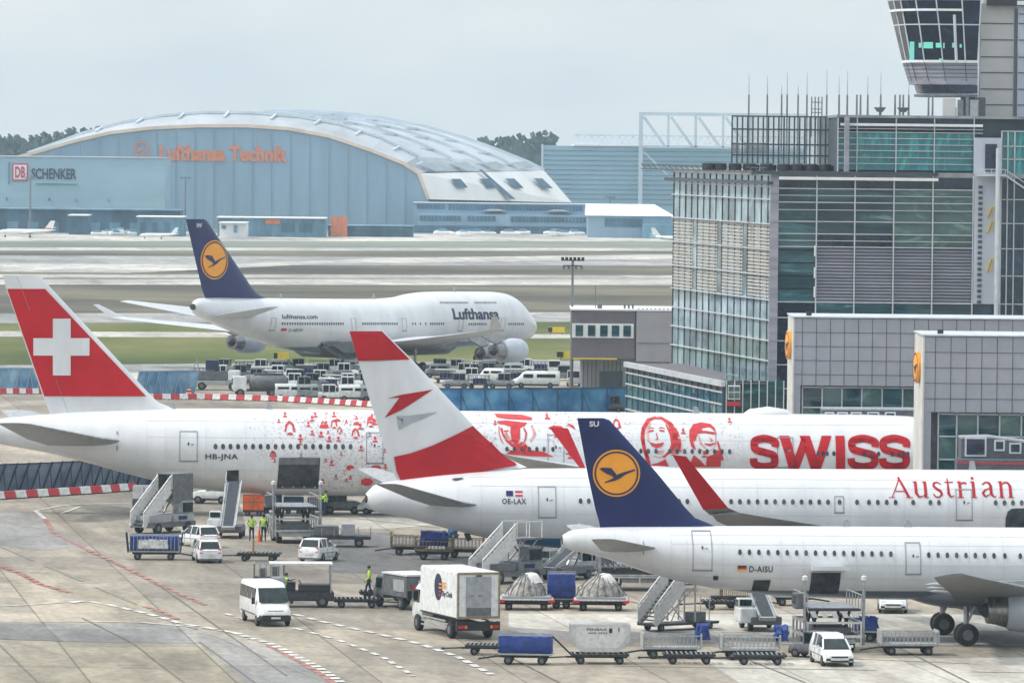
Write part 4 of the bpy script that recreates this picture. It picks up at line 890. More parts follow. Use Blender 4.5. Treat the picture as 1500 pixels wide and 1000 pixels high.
# front facade: five bays, each split into storeys of glass
cols = [1139, 1195, 1251, 1308, 1365, 1424]
rows = [256, 277, 297, 325, 343, 362, 367, 386, 405, 424, 443, 466, 500, 535, 570, 606]
for i in range(5):
    for j in range(len(rows) - 1):
        if i == 0 or j < 6 or j >= 10:
            if j == 5 and i > 0: continue
            mt = 'pane_front'
            if i >= 3 and 1 <= j <= 5: mt = 'pane_green'
            if j == 0 or (i < 3 and j in (4,)) : mt = 'pane_navy' if j == 0 or i else 'pane_front'
            if i == 0 and j >= 10: mt = 'pane_navy'
            y1, y0 = rows[j + 1], rows[j]
            TB('window_pane', mt, lambda b: b.bx(X(cols[i]) + .08, X(cols[i + 1]) - .08, YT + .1, YT + .25, Zp(y1) + .06, Zp(y0) - .06))
for i in range(1, 5):
    xa, xb = X(cols[i]) + .1, X(cols[i + 1]) - .1
    def lv(b):
        z = Zp(443.5)
        while z < Zp(363.5): b.add([(xa, YT - .12, z), (xb, YT - .12, z), (xb, YT + .12, z + .24), (xa, YT + .12, z + .24), (xa, YT - .08, z - .03), (xb, YT - .08, z - .03), (xb, YT + .16, z + .21), (xa, YT + .16, z + .21)], [(0, 1, 2, 3), (4, 7, 6, 5), (0, 4, 5, 1)]); z += .30
    TB('louvre_panel', 'louvre', lv)
    TB('louvre_back', 'mid_grey', lambda b: b.bx(xa, xb, YT + .3, YT + .4, Zp(443.5), Zp(363.5)))
TB('corner_column', 'louvre', lambda b: b.bx(XC - .5, XC + .28, YT - .35, YT + .35, 0, Zr))
def mul(b):
    for c in cols[1:]: b.bx(X(c) - .06, X(c) + .06, YT - .30, YT + .2, Zp(600), Zr)
    for y in rows[1:-1]:
        if 363 < y < 440: continue
        b.bx(X(1139), X(1424), YT - .22, YT + .08, Zp(y) - .045, Zp(y) + .045)
    for y in (287, 308, 353): b.bx(X(1139), X(1424), YT - .22, YT + .08, Zp(y) - .03, Zp(y) + .03)
TB('mullion_grid', 'mullion', mul)
TB('facade_rail', 'sill_white', lambda b: b.bx(X(1139), X(1372), YT - .9, YT - .55, Zp(262) - .14, Zp(262) + .14))
TB('facade_rail', 'mullion_dark', lambda b: b.bx(X(1100), X(1372), YT - .8, YT - .3, Zp(254) - .16, Zp(254) + .16))
TB('curtain_bracket', 'sill_white', lambda b: [b.bx(X(1192), X(1194), YT - .5, YT - .1, Zp(y) - .5, Zp(y) + .5) for y in (368, 400, 428)])
# long side wall receding to the left: sixteen bays, storeys
A = Vector((XC, YT, 0)); Bv = Vector((XL2, YL2, 0)); dirS = (Bv - A); nS = Vector((-dirS.y, dirS.x, 0)).normalized()
if nS.x > 0: nS = -nS
NB = 16; zrows = [5.6, 7.6, 9.5, 11.4, 13.3, 15.6, 18.0, 20.4, 22.7, Zr - 1.2, Zr]
def sp(u, z, o): p = A + dirS * u + nS * o; return (p.x, p.y, z)
for i in range(0, NB, 2):
    for j in range(len(zrows) - 1):
        u0, u1 = (i + .06) / NB, (i + 1.94) / NB; z0, z1 = zrows[j] + .05, zrows[j + 1] - .05
        TB('window_pane', 'pane_side', lambda b: b.loft([[sp(u0, z, .06), sp(u1, z, .06), sp(u1, z, -.1), sp(u0, z, -.1)] for z in (z0, z1)]))
for i in range(4):
    u0, u1 = (i * 4 + .7) / NB, (i * 4 + 3.9) / NB
    def bl(b):
        z = zrows[4] + .2
        while z < zrows[7] - .3: b.loft([[sp(u0, zz, .13), sp(u1, zz, .13), sp(u1, zz, .08), sp(u0, zz, .08)] for zz in (z, z + .2)]); z += .33
    TB('blind', 'blind', bl)
def mul2(b):
    for i in range(NB + 1):
        u = i / NB; b.loft([[sp(u - .001, z, .14), sp(u + .001, z, .14), sp(u + .001, z, .0), sp(u - .001, z, .0)] for z in (5.5, Zr)])
TB('mullion_grid', 'mullion_dark', mul2)
def tr2(b):
    for z in zrows[:-1]: b.loft([[sp(u, z - .05, .34), sp(u, z + .05, .34), sp(u, z + .05, .05), sp(u, z - .05, .05)] for u in (0, 1)])
TB('transom', 'mullion', tr2)
TB('side_cornice', 'mullion_dark', lambda b: b.loft([[sp(u, Zr - 1.0, .9), sp(u, Zr - .7, .9), sp(u, Zr - .7, .36), sp(u, Zr - 1.0, .36)] for u in (-.01, 1.02)]))
def jib(b):
    for u0 in range(22):
        p = Vector(sp(0, Zr + .1, .9)); q = Vector(sp(1.27, Zr + .1, .9)); a = p.lerp(q, u0 / 22); c = p.lerp(q, (u0 + 1) / 22)
        b.bar(a, c, .12).bar(a + Vector((0, 0, .45)), c + Vector((0, 0, .45)), .12).bar(a, c + Vector((0, 0, .45)), .07)
TB('roof_gantry', 'mullion_dark', jib)
# upper storey, right
YU = YT + 2; zu0, zu1 = Zr + .25, ZA(1300, 173, YU); ucols = [1225, 1253, 1310, 1366, 1424]
TB('upper_wall', 'mullion_dark', lambda b: b.bx(X(1225, YU), XR, YU + .4, YU + 40, zu0, zu1))
urows = [173, 189, 194, 212, 231, 250]
for i in range(4):
    for j in range(5):
        if j == 1: continue
        mt = 'pane_navy' if j == 0 else 'pane_teal'
        TB('window_pane', mt, lambda b: b.bx(X(ucols[i], YU) + .07, X(ucols[i + 1], YU) - .07, YU, YU + .2, ZA(1300, urows[j + 1], YU) + .05, ZA(1300, urows[j], YU) - .05))
def mu(b):
    for c in ucols: b.bx(X(c, YU) - .05, X(c, YU) + .05, YU - .3, YU + .1, zu0, zu1)
    for y in (189, 194, 203, 212, 221, 231, 240): b.bx(X(1225, YU), X(1437, YU), YU - .25, YU - .02, ZA(1300, y, YU) - .035, ZA(1300, y, YU) + .035)
TB('mullion_grid', 'mullion', mu)
TB('facade_rail', 'sill_white', lambda b: b.bx(X(1228, YU), X(1436, YU), YU - .9, YU - .6, ZA(1300, 183, YU) - .12, ZA(1300, 183, YU) + .12))
TB('roof', 'roof_grey', lambda b: b.bx(X(1223, YU), XR, YU - .4, YU + 40, zu1 + .003, zu1 + .25))
# stair pylon with door and platform
TB('pylon_wall', 'tower_panel', lambda b: b.bx(X(1424) + .1, X(1464), YT - .6, YT + .9, Zp(443), Zp(200)))
TB('pylon_door', 'pane_navy', lambda b: b.bx(X(1440), X(1457), YT - .75, YT - .62, Zp(249), Zp(209)))
TB('pylon_glass', 'pane_blue', lambda b: b.bx(X(1424) + .12, X(1464), YT - .3, YT + .2, 0, Zp(443) - .02))
def plat(b):
    b.bx(X(1428), X(1468), YT - 2.2, YT - .65, Zp(256), Zp(253)); b.bar((X(1468), YT - 1.5, Zp(254)), (X(1510), YT - 1.5, Zp(282)), 1.2, .15)
    b.bar((X(1468), YT - 2.1, Zp(246)), (X(1510), YT - 2.1, Zp(274)), .08); b.bar((X(1428), YT - 2.1, Zp(246)), (X(1468), YT - 2.1, Zp(246)), .08)
    for c in rng(1428, 1468, 5): b.bar((X(c), YT - 2.1, Zp(246)), (X(c), YT - 2.1, Zp(254)), .06)
TB('stair_platform', 'mullion', plat)
TB('downpipe', 'mullion', lambda b: b.tube((X(1457), YT - 2.4, 0), (X(1457), YT - 2.4, Zp(215)), .22, 10))
def ladd(b):
    for y in range(270, 440, 8): b.bx(X(1431), X(1437), YT - .75, YT - .62, Zp(y + 4), Zp(y))
TB('pylon_slots', 'mullion_dark', ladd)
for y0, y1 in ((300, 316), (322, 338), (376, 396)): TB('stair_mark', 'sign_yellow', lambda b: b.bar((X(1444), YT - .7, Zp(y1)), (X(1451), YT - .7, Zp(y0)), .18, .08).bar((X(1449), YT - .7, Zp(y1)), (X(1454), YT - .7, Zp(y0)), .18, .08))
rrows = [190, 212, 231, 256, 290, 325, 362, 402, 443, 470, 500, 535, 570, 606]
for i in range(2):
    for j in range(len(rrows) - 1):
        a0, a1 = (1466, 1512) if i == 0 else (1513, 1558)
        TB('window_pane', 'pane_blue' if j > 2 else 'pane_teal', lambda b: b.bx(X(a0) + .05, X(a1) - .05, YT + .1, YT + .25, Zp(rrows[j + 1]) + .05, Zp(rrows[j]) - .05))
def mr(b):
    for c in (1465, 1474, 1484, 1500, 1512, 1530): b.bx(X(c) - .05, X(c) + .05, YT - .15, YT + .2, 0, Zp(190))
    for y in rrows: b.bx(X(1464), XR, YT - .15, YT + .2, Zp(y) - .04, Zp(y) + .04)
TB('mullion_grid', 'mullion', mr)
# glazed wind screen on the lower roof
YS = 592.0
def scr(b):
    for k, c in enumerate(rng(1070, 1222, 21)): b.bx(X(c, YS) - .07, X(c, YS) + .07, YS - .15, YS + .15, ZA(1150, 240, YS), ZA(1150, 170, YS))
    for y in (171, 190, 212, 228): b.bx(X(1070, YS), X(1222, YS), YS - .05, YS + .05, ZA(1150, y, YS) - .07, ZA(1150, y, YS) + .07)
TB('wind_screen_frame', 'mullion_dark', scr)
TB('wind_screen_post', 'louvre', lambda b: b.bx(X(1220, YS), X(1226, YS), YS - 19, YS + .5, Zr, ZA(1150, 172, YS)))
gm = bpy.data.materials.new('screen_glass'); gm.use_nodes = True; q = gm.node_tree.nodes['Principled BSDF']
q.inputs['Base Color'].default_value = (.75, .88, .88, 1); q.inputs['Alpha'].default_value = .25; q.inputs['Roughness'].default_value = .05; MATS['screen_glass'] = gm
TB('wind_screen_glass', 'screen_glass', lambda b: b.bx(X(1071, YS), X(1221, YS), YS + .2, YS + .24, ZA(1150, 240, YS), ZA(1150, 171, YS)))
for a0, a1 in ((1070, 1081), (1088, 1121)):
    def lv2(b):
        for y in range(210, 225, 2): b.bx(X(a0, YS - 3), X(a1, YS - 3), YS - 3, YS - 2.7, ZA(1150, y + 1.2, YS - 3), ZA(1150, y, YS - 3))
    TB('rooftop_louvre', 'mid_grey', lv2)
for c in (1036, 1053, 1075, 1096, 1121, 1146, 1166, 1186, 1206):
    YV = 582.0; TB('roof_vent', 'dark_metal', lambda b: b.lathe([(0, .55), (.08, .62), (.62, .62), (.7, .5)], (X(c, YV), YV, Zr + .25), 'z', 14), smooth=True)
    if c > 1080: TB('roof_vent', 'dark_metal', lambda b: b.lathe([(0, .45), (.08, .5), (.5, .5), (.58, .4)], (X(c + 8, YV), YV + 1.5, Zr + .25), 'z', 14), smooth=True)
for c, yt, Y0 in ((1094, 108, 605), (1121, 112, 605), (1150, 105, 605), (1179, 106, 605), (1208, 103, 605), (1226, 112, 585), (1238, 104, 585), (1252, 140, 585), (1257.5, 140, 585), (1268, 112, 585), (1287, 105, 585), (1308, 140, 585), (1315, 138, 585), (1320, 142, 585), (1328, 120, 585), (1357, 142, 585), (1363, 142, 585), (1142, 125, 605), (1166, 125, 605)):
    z0 = Zr + .2 if Y0 > 600 else zu1 + .2
    def an(b):
        b.tube((X(c, Y0), Y0, z0), (X(c, Y0), Y0, ZA(c, 139, Y0)), .10, 8, .08)
        if yt < 136: b.tube((X(c, Y0), Y0, ZA(c, 139, Y0)), (X(c, Y0), Y0, ZA(c, yt, Y0)), .035, 6, .015)
    TB('antenna', 'mast', an)
def arr(b):
    for c in (1186, 1191, 1196, 1201): b.tube((X(c, 605), 605, Zr + 3.5), (X(c, 605), 605, ZA(c, 142, 605)), .07, 6)
    for y in (150, 160, 165): b.bx(X(1185, 605), X(1202, 605), 604.95, 605.05, ZA(1190, y, 605) - .04, ZA(1190, y, 605) + .04)
TB('antenna_array', 'mast', arr)
for c in (1286, 1320): TB('rooftop_basket', 'mast', lambda b: b.lathe([(0, .3), (.1, .34), (.4, .58), (.45, .58)], (X(c, 584), 584, zu1 + .6), 'z', 12).tube((X(c, 584), 584, zu1 + .2), (X(c, 584), 584, zu1 + .7), .1))
for a0, a1, y0, y1, m_ in ((1378, 1397, 144, 168, 'tower_light'), (1384, 1398, 157, 170, 'dark_metal'), (1400, 1408, 146, 170, 'vehicle_grey'), (1412, 1416, 142, 170, 'mast'), (1418, 1430, 146, 170, 'light_grey')):
    TB('rooftop_unit', m_, lambda b: b.bx(X(a0, 581 + a0 * .001), X(a1, 581 + a0 * .001), 581 + a0 * .001, 583, zu1 + .25, ZA(1390, y0, 581)))
# right-hand end of the block towards the aprons, seen beyond the annexe
TB('link_wall', 'pane_front', lambda b: b.bx(X(1066, 560), X(1150, 560), 560, 572.3, 0, ZA(1100, 558, 560)))
def lw(b):
    for c in rng(1066, 1150, 8): b.bx(X(c, 560) - .05, X(c, 560) + .05, 559.8, 559.98, 0, ZA(1100, 557, 560))
TB('link_mullion', 'mullion', lw)
TB('link_windows', 'sill_white', lambda b: b.bx(X(1068, 560), X(1086, 560), 559.6, 559.78, ZA(1100, 585, 560), ZA(1100, 564, 560)))
for c0, c1 in ((1069, 1076.5), (1078, 1085)):
    for y0, y1 in ((566, 573), (575, 583)): TB('window_pane', 'pane_green', lambda b: b.bx(X(c0, 560), X(c1, 560), 559.5, 559.59, ZA(1100, y1, 560), ZA(1100, y0, 560)))
TB('red_band', 'barrier_red', lambda b: b.bx(X(1067, 560), X(1087, 560), 559.5, 559.7, ZA(1100, 594, 560), ZA(1100, 588, 560)))

# low glazed annexe running in front of the long side
YA0, YA1 = 560.0, 606.0; xa0, xa1 = XA(1063, YA0), XA(922, YA1)
rt2 = thing('annexe_building', 'low glazed annexe with flat roof at the foot of the terminal', 'building', (xa0, YA0, 0))
ox, oy = xa0, YA0; rt_keep = rt; rt = rt2
A = Vector((xa0, YA0, 0)); Bv = Vector((xa1, YA1, 0)); dirS = Bv - A; nS = Vector((-abs(dirS.y), dirS.x, 0)).normalized(); nS = Vector((-abs(nS.x), -abs(nS.y), 0))
def TB2(name, m, fn, **k):
    b = MB(); fn(b); b.v = [(v[0] - ox, v[1] - oy, v[2]) for v in b.v]; return b.build(name, m, rt2, **k)
def core2(b): b.loft([[(xa0 - .0, YA0 + .1, z), (xa0 + 3.8, YA0 + .1, z), (xa1 + 5.5, YA1, z), (xa1 + .1, YA1, z)] for z in (0, 6.0)])
TB2('wall', 'mullion_dark', core2)
TB2('roof', 'office_dark', lambda b: b.loft([[(xa0 - .2, YA0 - .1, z), (xa0 + 3.9, YA0 - .1, z), (xa1 + 5.5, YA1 + .2, z), (xa1 - .2, YA1 + .2, z)] for z in (6.003, 6.12)]))
zr2 = [0.2, 1.6, 2.9, 4.1, 5.2]
for i in range(8):
    for j in range(4):
        u0, u1 = (i + .04) / 8, (i + .96) / 8
        TB2('window_pane', 'pane_green' if j < 3 else 'pane_front', lambda b: b.loft([[sp(u0, z, .12), sp(u1, z, .12), sp(u1, z, .02), sp(u0, z, .02)] for z in (zr2[j] + .05, zr2[j + 1] - .05)]))
def m3(b):
    for i in range(17): u = i / 16; b.loft([[sp(u - .001, z, .19), sp(u + .001, z, .19), sp(u + .0012, z, .0), sp(u - .0012, z, .0)] for z in (0, 5.8)])
TB2('mullion_grid', 'mullion_dark', m3)
TB2('transom', 'mullion', lambda b: [b.loft([[sp(u, z - .06, .3), sp(u, z + .06, .3), sp(u, z + .06, .03), sp(u, z - .06, .03)] for u in (0, 1)]) for z in zr2])
TB2('parapet', 'mullion', lambda b: b.loft([[sp(u, 5.75, .4), sp(u, 6.25, .4), sp(u, 6.25, .02), sp(u, 5.75, .02)] for u in (-.01, 1.01)]))
rt = rt_keep

# control tower
YC = 600.0
rt3 = thing('control_tower', 'grey panelled control tower with dark slanted glass cab above the terminal roof', 'tower', (X(1470, YC), YC, 0))
ox, oy = X(1470, YC), YC
def TC(name, m, fn, parent=None, **k):
    b = MB(); fn(b); b.v = [(v[0] - ox, v[1] - oy, v[2]) for v in b.v]; return b.build(name, m, parent or rt3, **k)
zt = lambda y: ZA(1400, y, YC)
TC('shaft', 'tower_panel', lambda b: b.bx(X(1437, YC), X(1560, YC), YC + 1, YC + 16, 20, zt(-60)))
TC('shaft_fin', 'tower_light', lambda b: b.bx(X(1432, YC), X(1481, YC), YC + .2, YC + .98, 20, zt(5)))
TC('shaft_edge', 'tower_panel', lambda b: b.bx(X(1486, YC), X(1560, YC), YC - .4, YC + .9, 20, zt(-60)))
def seams(b):
    for y in (34, 58, 83, 106, 130, 153): b.bx(X(1432, YC) + .05, X(1481, YC) - .05, YC + .12, YC + .2, zt(y) - .04, zt(y) + .04)
    for y in (20, 34, 58, 83, 106, 130, 153): b.bx(X(1486, YC) + .05, X(1560, YC) - .05, YC - .48, YC - .4, zt(y) - .04, zt(y) + .04)
TC('panel_seam', 'mullion_dark', seams)
TC('cap_beam', 'dark_metal', lambda b: b.bx(X(1440, YC), X(1560, YC), YC - .6, YC + .15, zt(8), zt(-4)))
TC('floodlight', 'sill_white', lambda b: b.bx(X(1484, YC), X(1500, YC), YC - 1.0, YC - .62, zt(7), zt(1)))
# cab plan: facets from the far left round to the flat front
def cabring(y, shrink, pull=0):
    xs = [1300, 1309, 1319, 1341, 1371, 1409, 1437]; dep = [9.5, 6.0, 3.2, 1.2, .2, 0, .2]
    xb = [1322, 1328, 1335, 1354, 1381, 1414, 1432]
    out = []; sh = shrink; shrink = min(shrink, 1.0)
    for a, b_, d in zip(xs, xb, dep):
        px = a + (b_ - a) * shrink + (max(0, y - 92) * .30 + (7 if y > 125.2 else 0)) * (1437 - a) / 137 * (sh > 1); p = AT(px, y, YC - 6 + d * (1 - .25 * shrink)); out.append((p.x, p.y, zt(y)))
    last = out[-1]; out += [(last[0], YC + 2, out[0][2]), (out[0][0] + 1.5, YC + 6, out[0][2])]
    return out
r_top, r_a, r_b, r_c = cabring(-60, -.75), cabring(2, 0), cabring(38, .42), cabring(92, 1.0)
TC('cab_roof', 'tower_panel', lambda b: b.loft([cabring(-8, -.1), cabring(2.5, -.02)]))
cabp = [cabring(3, .02), cabring(38, .42), cabring(91, .99)]
for lvl in range(2):
    for i in range(6):
        a, b_ = cabp[lvl], cabp[lvl + 1]
        TC('window_pane', 'pane_tower', lambda b: b.loft([[a[i], a[i + 1], (a[i + 1][0], a[i + 1][1] + .2, a[i + 1][2]), (a[i][0] + .1, a[i][1] + .2, a[i][2])], [b_[i], b_[i + 1], (b_[i + 1][0], b_[i + 1][1] + .2, b_[i + 1][2]), (b_[i][0] + .1, b_[i][1] + .2, b_[i][2])]]))
def cm(b):
    for i in range(1, 7):
        for l in range(2): p, q = Vector(cabp[l][i]), Vector(cabp[l + 1][i]); b.bar(p + Vector((0, -.08, 0)), q + Vector((0, -.08, 0)), .13, .12)
    for r in (cabp[1],):
        for i in range(6): b.bar(Vector(r[i]) + Vector((0, -.1, 0)), Vector(r[i + 1]) + Vector((0, -.1, 0)), .12)
TC('cab_mullion', 'mullion', cm)
TC('cab_interior', 'dark_metal', lambda b: b.loft([[(p[0] + .5 * (1 if k < 3 else 0), p[1] + .5, p[2]) for k, p in enumerate(cabring(y, s))] for y, s in ((3, .02), (91, .99))]))
ri = cabring(17, .18)
TC('sunshade_rail', 'sill_white', lambda b: [b.bar(Vector(ri[i]) + Vector((-.1, -.6, 0)), Vector(ri[i + 1]) + Vector((-.1, -.6, 0)), .22) for i in range(5)])
emi = bpy.data.materials.new('painted_backlight'); emi.use_nodes = True; q = emi.node_tree.nodes['Principled BSDF']; q.inputs['Base Color'].default_value = (.25, .85, .70, 1); q.inputs['Roughness'].default_value = .3; q.inputs['Metallic'].default_value = 0; MATS['painted_backlight'] = emi
def cb(b):
    for x0, x1, y0, y1 in ((1334, 1341, 61, 88), (1346, 1350, 63, 70), (1353, 1367, 62, 71), (1371, 1379, 63, 70), (1382, 1384, 63, 71), (1395, 1398, 63, 70), (1376, 1380, 86, 89), (1406, 1409, 65, 70)):
        p0 = AT(x0, y1, YC - 6.6); p1 = AT(x1, y0, YC - 6.6); b.bx(p0.x, p1.x, YC - 6.35 + (1.4 if x0 < 1342 else 0), YC - 6.28 + (1.4 if x0 < 1342 else 0), p0.z, p1.z)
TC('far_window', 'painted_backlight', cb)  # bright painted plates imitate daylight seen through the cab's far windows
c1, c2, c3, c4, c5 = cabring(91.5, .97), cabring(120, 1.28), cabring(125, 1.5), cabring(125.5, 1.85), cabring(138, 2.15)
TC('cab_apron', 'louvre', lambda b: b.loft([c1, c2, c3]))
TC('cab_sill', 'sill_white', lambda b: [b.bar(Vector(c1[i]) + Vector((0, -.1, 0)), Vector(c1[i + 1]) + Vector((0, -.1, 0)), .25) for i in range(6)])
TC('lower_cab', 'pane_navy', lambda b: b.loft([c4, c5]))
def lines(b):
    for s in (.2, .4, .6, .8):
        r = [Vector(p).lerp(Vector(q), s) for p, q in zip(c1, c2)]
        for i in range(6): b.bar(r[i] + Vector((0, -.04, 0)), r[i + 1] + Vector((0, -.04, 0)), .05)
    for i in range(1, 6): b.bar(Vector(c1[i]) + Vector((0, -.04, 0)), Vector(c2[i]) + Vector((0, -.04, 0)), .06)
TC('apron_lines', 'mullion_dark', lines)
c6 = cabring(139, 2.0)
TC('walkway', 'mid_grey', lambda b: b.loft([[(x - .3 if k < 2 else x, y - .4, z) for k, (x, y, z) in enumerate(c6)], [(x - .3 if k < 2 else x, y - .4, z - .25) for k, (x, y, z) in enumerate(c6)]]))
TC('cab_support', 'mid_grey', lambda b: b.bx(X(1405, YC), X(1437, YC), YC - 3, YC + 1, 28, zt(139) - .26))
TC('cab_pole', 'mullion', lambda b: b.tube(AT(1401, 92, YC - 6.9), AT(1398, 22, YC - 7.2), .14, 8))

# ================================================================ two pier heads with round orange signs
def pier(label, Yp, px_front, px_far, ytop, ypanel, yb, px_right, panel_px, signy, windows_px):
    rt = thing('pier_building', label, 'building', (XA(px_front, Yp), Yp, 0)); x0 = XA(px_front, Yp); xr = XA(px_right, Yp)
    zt_, zp = ZA(px_front, ytop, Yp), ZA(px_front, ypanel, Yp); dY = 9.0
    P = lambda name, m, fn, **k: (lambda b: (fn(b), setattr(b, 'v', [(v[0] - x0, v[1] - Yp, v[2]) for v in b.v]), b.build(name, m, rt, **k))[2])(MB())
    P('wall', 'pier_panel', lambda b: b.bx(x0, xr, Yp, Yp + dY, zp, zt_))
    P('side_wall', 'pier_side', lambda b: b.bx(x0 - .12, x0 - .003, Yp - .05, Yp + dY, 0, zt_ + .05))
    P('coping', 'mullion', lambda b: b.bx(x0 - .2, xr, Yp - .12, Yp + dY, zt_ + .053, zt_ + .15))
    def js(b):
        x = x0 + panel_px
        while x < xr: b.bx(x - .02, x + .02, Yp - .02, Yp - .002, zp, zt_); x += 1.07
        z = zt_ - 1.07
        while z > zp: b.bx(x0, xr, Yp - .022, Yp - .0025, z - .018, z + .018); z -= 1.07
    P('panel_joint', 'mullion_dark', js)
    P('lower_wall', 'mid_grey', lambda b: b.bx(x0, xr, Yp + .8, Yp + dY, 0, zp - .003))
    P('soffit_post', 'pier_panel', lambda b: b.bx(x0, x0 + .5, Yp + .02, Yp + .5, 0, zp - .003))
    wx = [XA(p, Yp) for p in windows_px]; zz = [zp - .15, zp - 1.7, zp - 3.3, .3]
    for i in range(len(wx) - 1):
        for j in range(3): P('window_pane', 'pane_green' if (i + j) % 2 else 'pane_front', lambda b: b.bx(wx[i] + .05, wx[i + 1] - .05, Yp + .6, Yp + .72, zz[j + 1] + .04, zz[j] - .04))
    def mm(b):
        for x in wx: b.bx(x - .05, x + .05, Yp + .45, Yp + .75, 0, zp - .01)
        for z in zz: b.bx(wx[0], wx[-1], Yp + .45, Yp + .75, z - .05, z + .05)
    P('mullion_grid', 'mullion', mm)
    # round sign facing the stands, turned slightly to the camera
    s = MB(); rr = 1.12; zc = ZA(px_front, signy, Yp)
    s.lathe([(-.12, rr * .96), (-.09, rr), (.09, rr), (.12, rr * .96)], (0, 0, 0), 'x', 32)
    so_ = s.build('round_sign', 'logo_orange', rt, smooth=True); so_.location = (-.32, 3.0, zc); so_.rotation_euler = (0, 0, radians(7))
    d = MB()
    for p in ring_polys(0, 0, rr * .8, rr * .9, 28): d.add([(-.135, a, b) for a, b in p], [(0, 1, 2, 3)])
    d.add([(-.14, a * rr, b * rr) for a, b in [(-.70, .20), (-.2, .22), (.05, -.1), (.7, .14), (.1, -.3), (-.5, -.4), (-.1, -.2), (-.4, 0)]], [tuple(range(8))])
    d.build('sign_emblem', 'navy_text', so_)
    P('sign_bracket', 'mid_grey', lambda b: b.bx(x0 - .5, x0 - .1, Yp + 2.8, Yp + 3.2, zc - .1, zc + .1))
    P('roof_fitting', 'dark_metal', lambda b: b.bx(x0 + .9, x0 + 1.3, Yp + .3, Yp + .6, zt_ + .2, zt_ + .5))
    return rt
pier('grey panelled pier head with round orange sign, behind the lettered fuselage', 469, 1165, 1153, 466, 564, 606, 1560, .6, 507, [1178, 1207, 1236, 1265, 1295, 1325, 1345])
pier('nearer grey panelled pier head with round orange sign, hiding the white jet nose', 425, 1356, 1343, 493, 603, 690, 1600, .75, 540, [1378, 1405, 1436, 1468, 1500, 1560])
# passenger bridges
def bridge(label, pts, Yb, w, h, wins):
    o = AT(pts[0][0], pts[0][1], Yb); rt = thing('passenger_bridge', label, 'bridge', (o.x, Yb, 0)); b = MB()
    P = [AT(x, y, Yb) for x, y in pts]
    for i in range(len(P) - 1): b.loft([[(q.x - o.x, -w / 2, q.z), (q.x - o.x, w / 2, q.z), (q.x - o.x, w / 2, q.z - h), (q.x - o.x, -w / 2, q.z - h)] for q in (P[i], P[i + 1])])
    b.build('tunnel', 'jet_wall', rt)
    MB().loft([[(q.x - o.x, -w / 2 - .08, q.z + .12), (q.x - o.x, w / 2, q.z + .12), (q.x - o.x, w / 2, q.z + .003), (q.x - o.x, -w / 2 - .08, q.z + .003)] for q in P]).build('roof', 'light_grey', rt)
    for x0, x1, y0, y1 in wins:
        a = AT(x0, y1, Yb - w / 2); c = AT(x1, y0, Yb - w / 2)
        f = MB().bx(a.x - o.x, c.x - o.x, -w / 2 - .12, -w / 2 - .02, a.z, c.z).build('window_frame', 'mullion', rt)
        MB().bx(a.x - o.x + .12, c.x - o.x - .12, -w / 2 - .16, -w / 2 - .121, a.z + .12, c.z - .12).build('pane', 'pane_navy', f)
    q = P[-1]; MB().tube((q.x - o.x - 2, 0, 0), (q.x - o.x - 2, 0, q.z - h), .3, 12).bx(q.x - o.x - 3.2, q.x - o.x - .8, -.5, .5, 0, .5).build('support', 'mid_grey', rt)
    return rt
bridge('dark passenger bridge with framed windows just above the rear red lettering', [(1203, 599), (1345, 600)], 462, 3, 2.6, [(1208, 1222, 603, 612), (1226, 1242, 603, 612), (1246, 1262, 603, 612), (1270, 1288, 603, 612), (1296, 1312, 603, 612)])
bridge('grey passenger bridge with white framed windows beside the nearer pier head', [(1406, 641), (1448, 640), (1560, 655)], 418, 3, 3.1, [(1413, 1445, 640, 668), (1456, 1472, 644, 660), (1478, 1496, 648, 664)])
bx_ = AT(1400, 680, 416); r_ = thing('service_truck', 'dark service truck with red stripe parked below the nearer pier windows', 'truck', (bx_.x, 416, 0))
MB().bx(0, 5.2, -1.2, 1.2, .8, bx_.z + .4).build('body', 'jet_wall', r_, bevel=.1); MB().bx(.0, 5.2, -1.24, -1.21, bx_.z + .1, bx_.z + .22).build('stripe', 'barrier_red', r_)
for wx_ in (1, 4.2): MB().wheel(wx_, -1.05, .5, .5, .35).wheel(wx_, 1.05, .5, .5, .35).build('wheel', 'rubber', r_)

# ================================================================ grey office box on its own, mid distance
YO = 690.0; x0 = XA(838, YO); ox, oy = x0, YO
rt = thing('office_building', 'dark grey flat roofed office box with a row of white framed windows', 'building', (x0, YO, 0))
def TO(name, m, fn, **k):
    b = MB(); fn(b); b.v = [(v[0] - ox, v[1] - oy, v[2]) for v in b.v]; return b.build(name, m, rt, **k)
zo = lambda y: ZA(900, y, YO); xo = lambda p: XA(p, YO)
TO('upper_wall', 'office_dark', lambda b: b.bx(xo(838), xo(931), YO, YO + 14, zo(525), zo(455)))
TO('side_block', 'office_light', lambda b: b.bx(xo(933), xo(1000), YO - .3, YO + 14, zo(529), zo(456)))
TO('joint', 'mullion_dark', lambda b: b.bx(xo(931), xo(933), YO + .1, YO + 14, zo(527), zo(456)))
TO('base_wall', 'concrete_wall', lambda b: b.bx(xo(853), xo(985), YO + 2, YO + 13, 0, zo(526)))
TO('seam', 'mullion_dark', lambda b: b.bx(xo(934), xo(1000), YO - .34, YO - .305, zo(502) - .02, zo(502) + .03))
TO('roof', 'sill_white', lambda b: b.bx(xo(836.5), xo(1000), YO - .15, YO + 14.2, zo(455) + .003, zo(455) + .18))
TO('underside_trim', 'sign_yellow', lambda b: b.bx(xo(840), xo(905), YO - .1, YO + .3, zo(526.5), zo(524.5)))
fr = TO('window_frame', 'sill_white', lambda b: b.bx(xo(839), xo(929), YO - .12, YO - .005, zo(495), zo(474)))
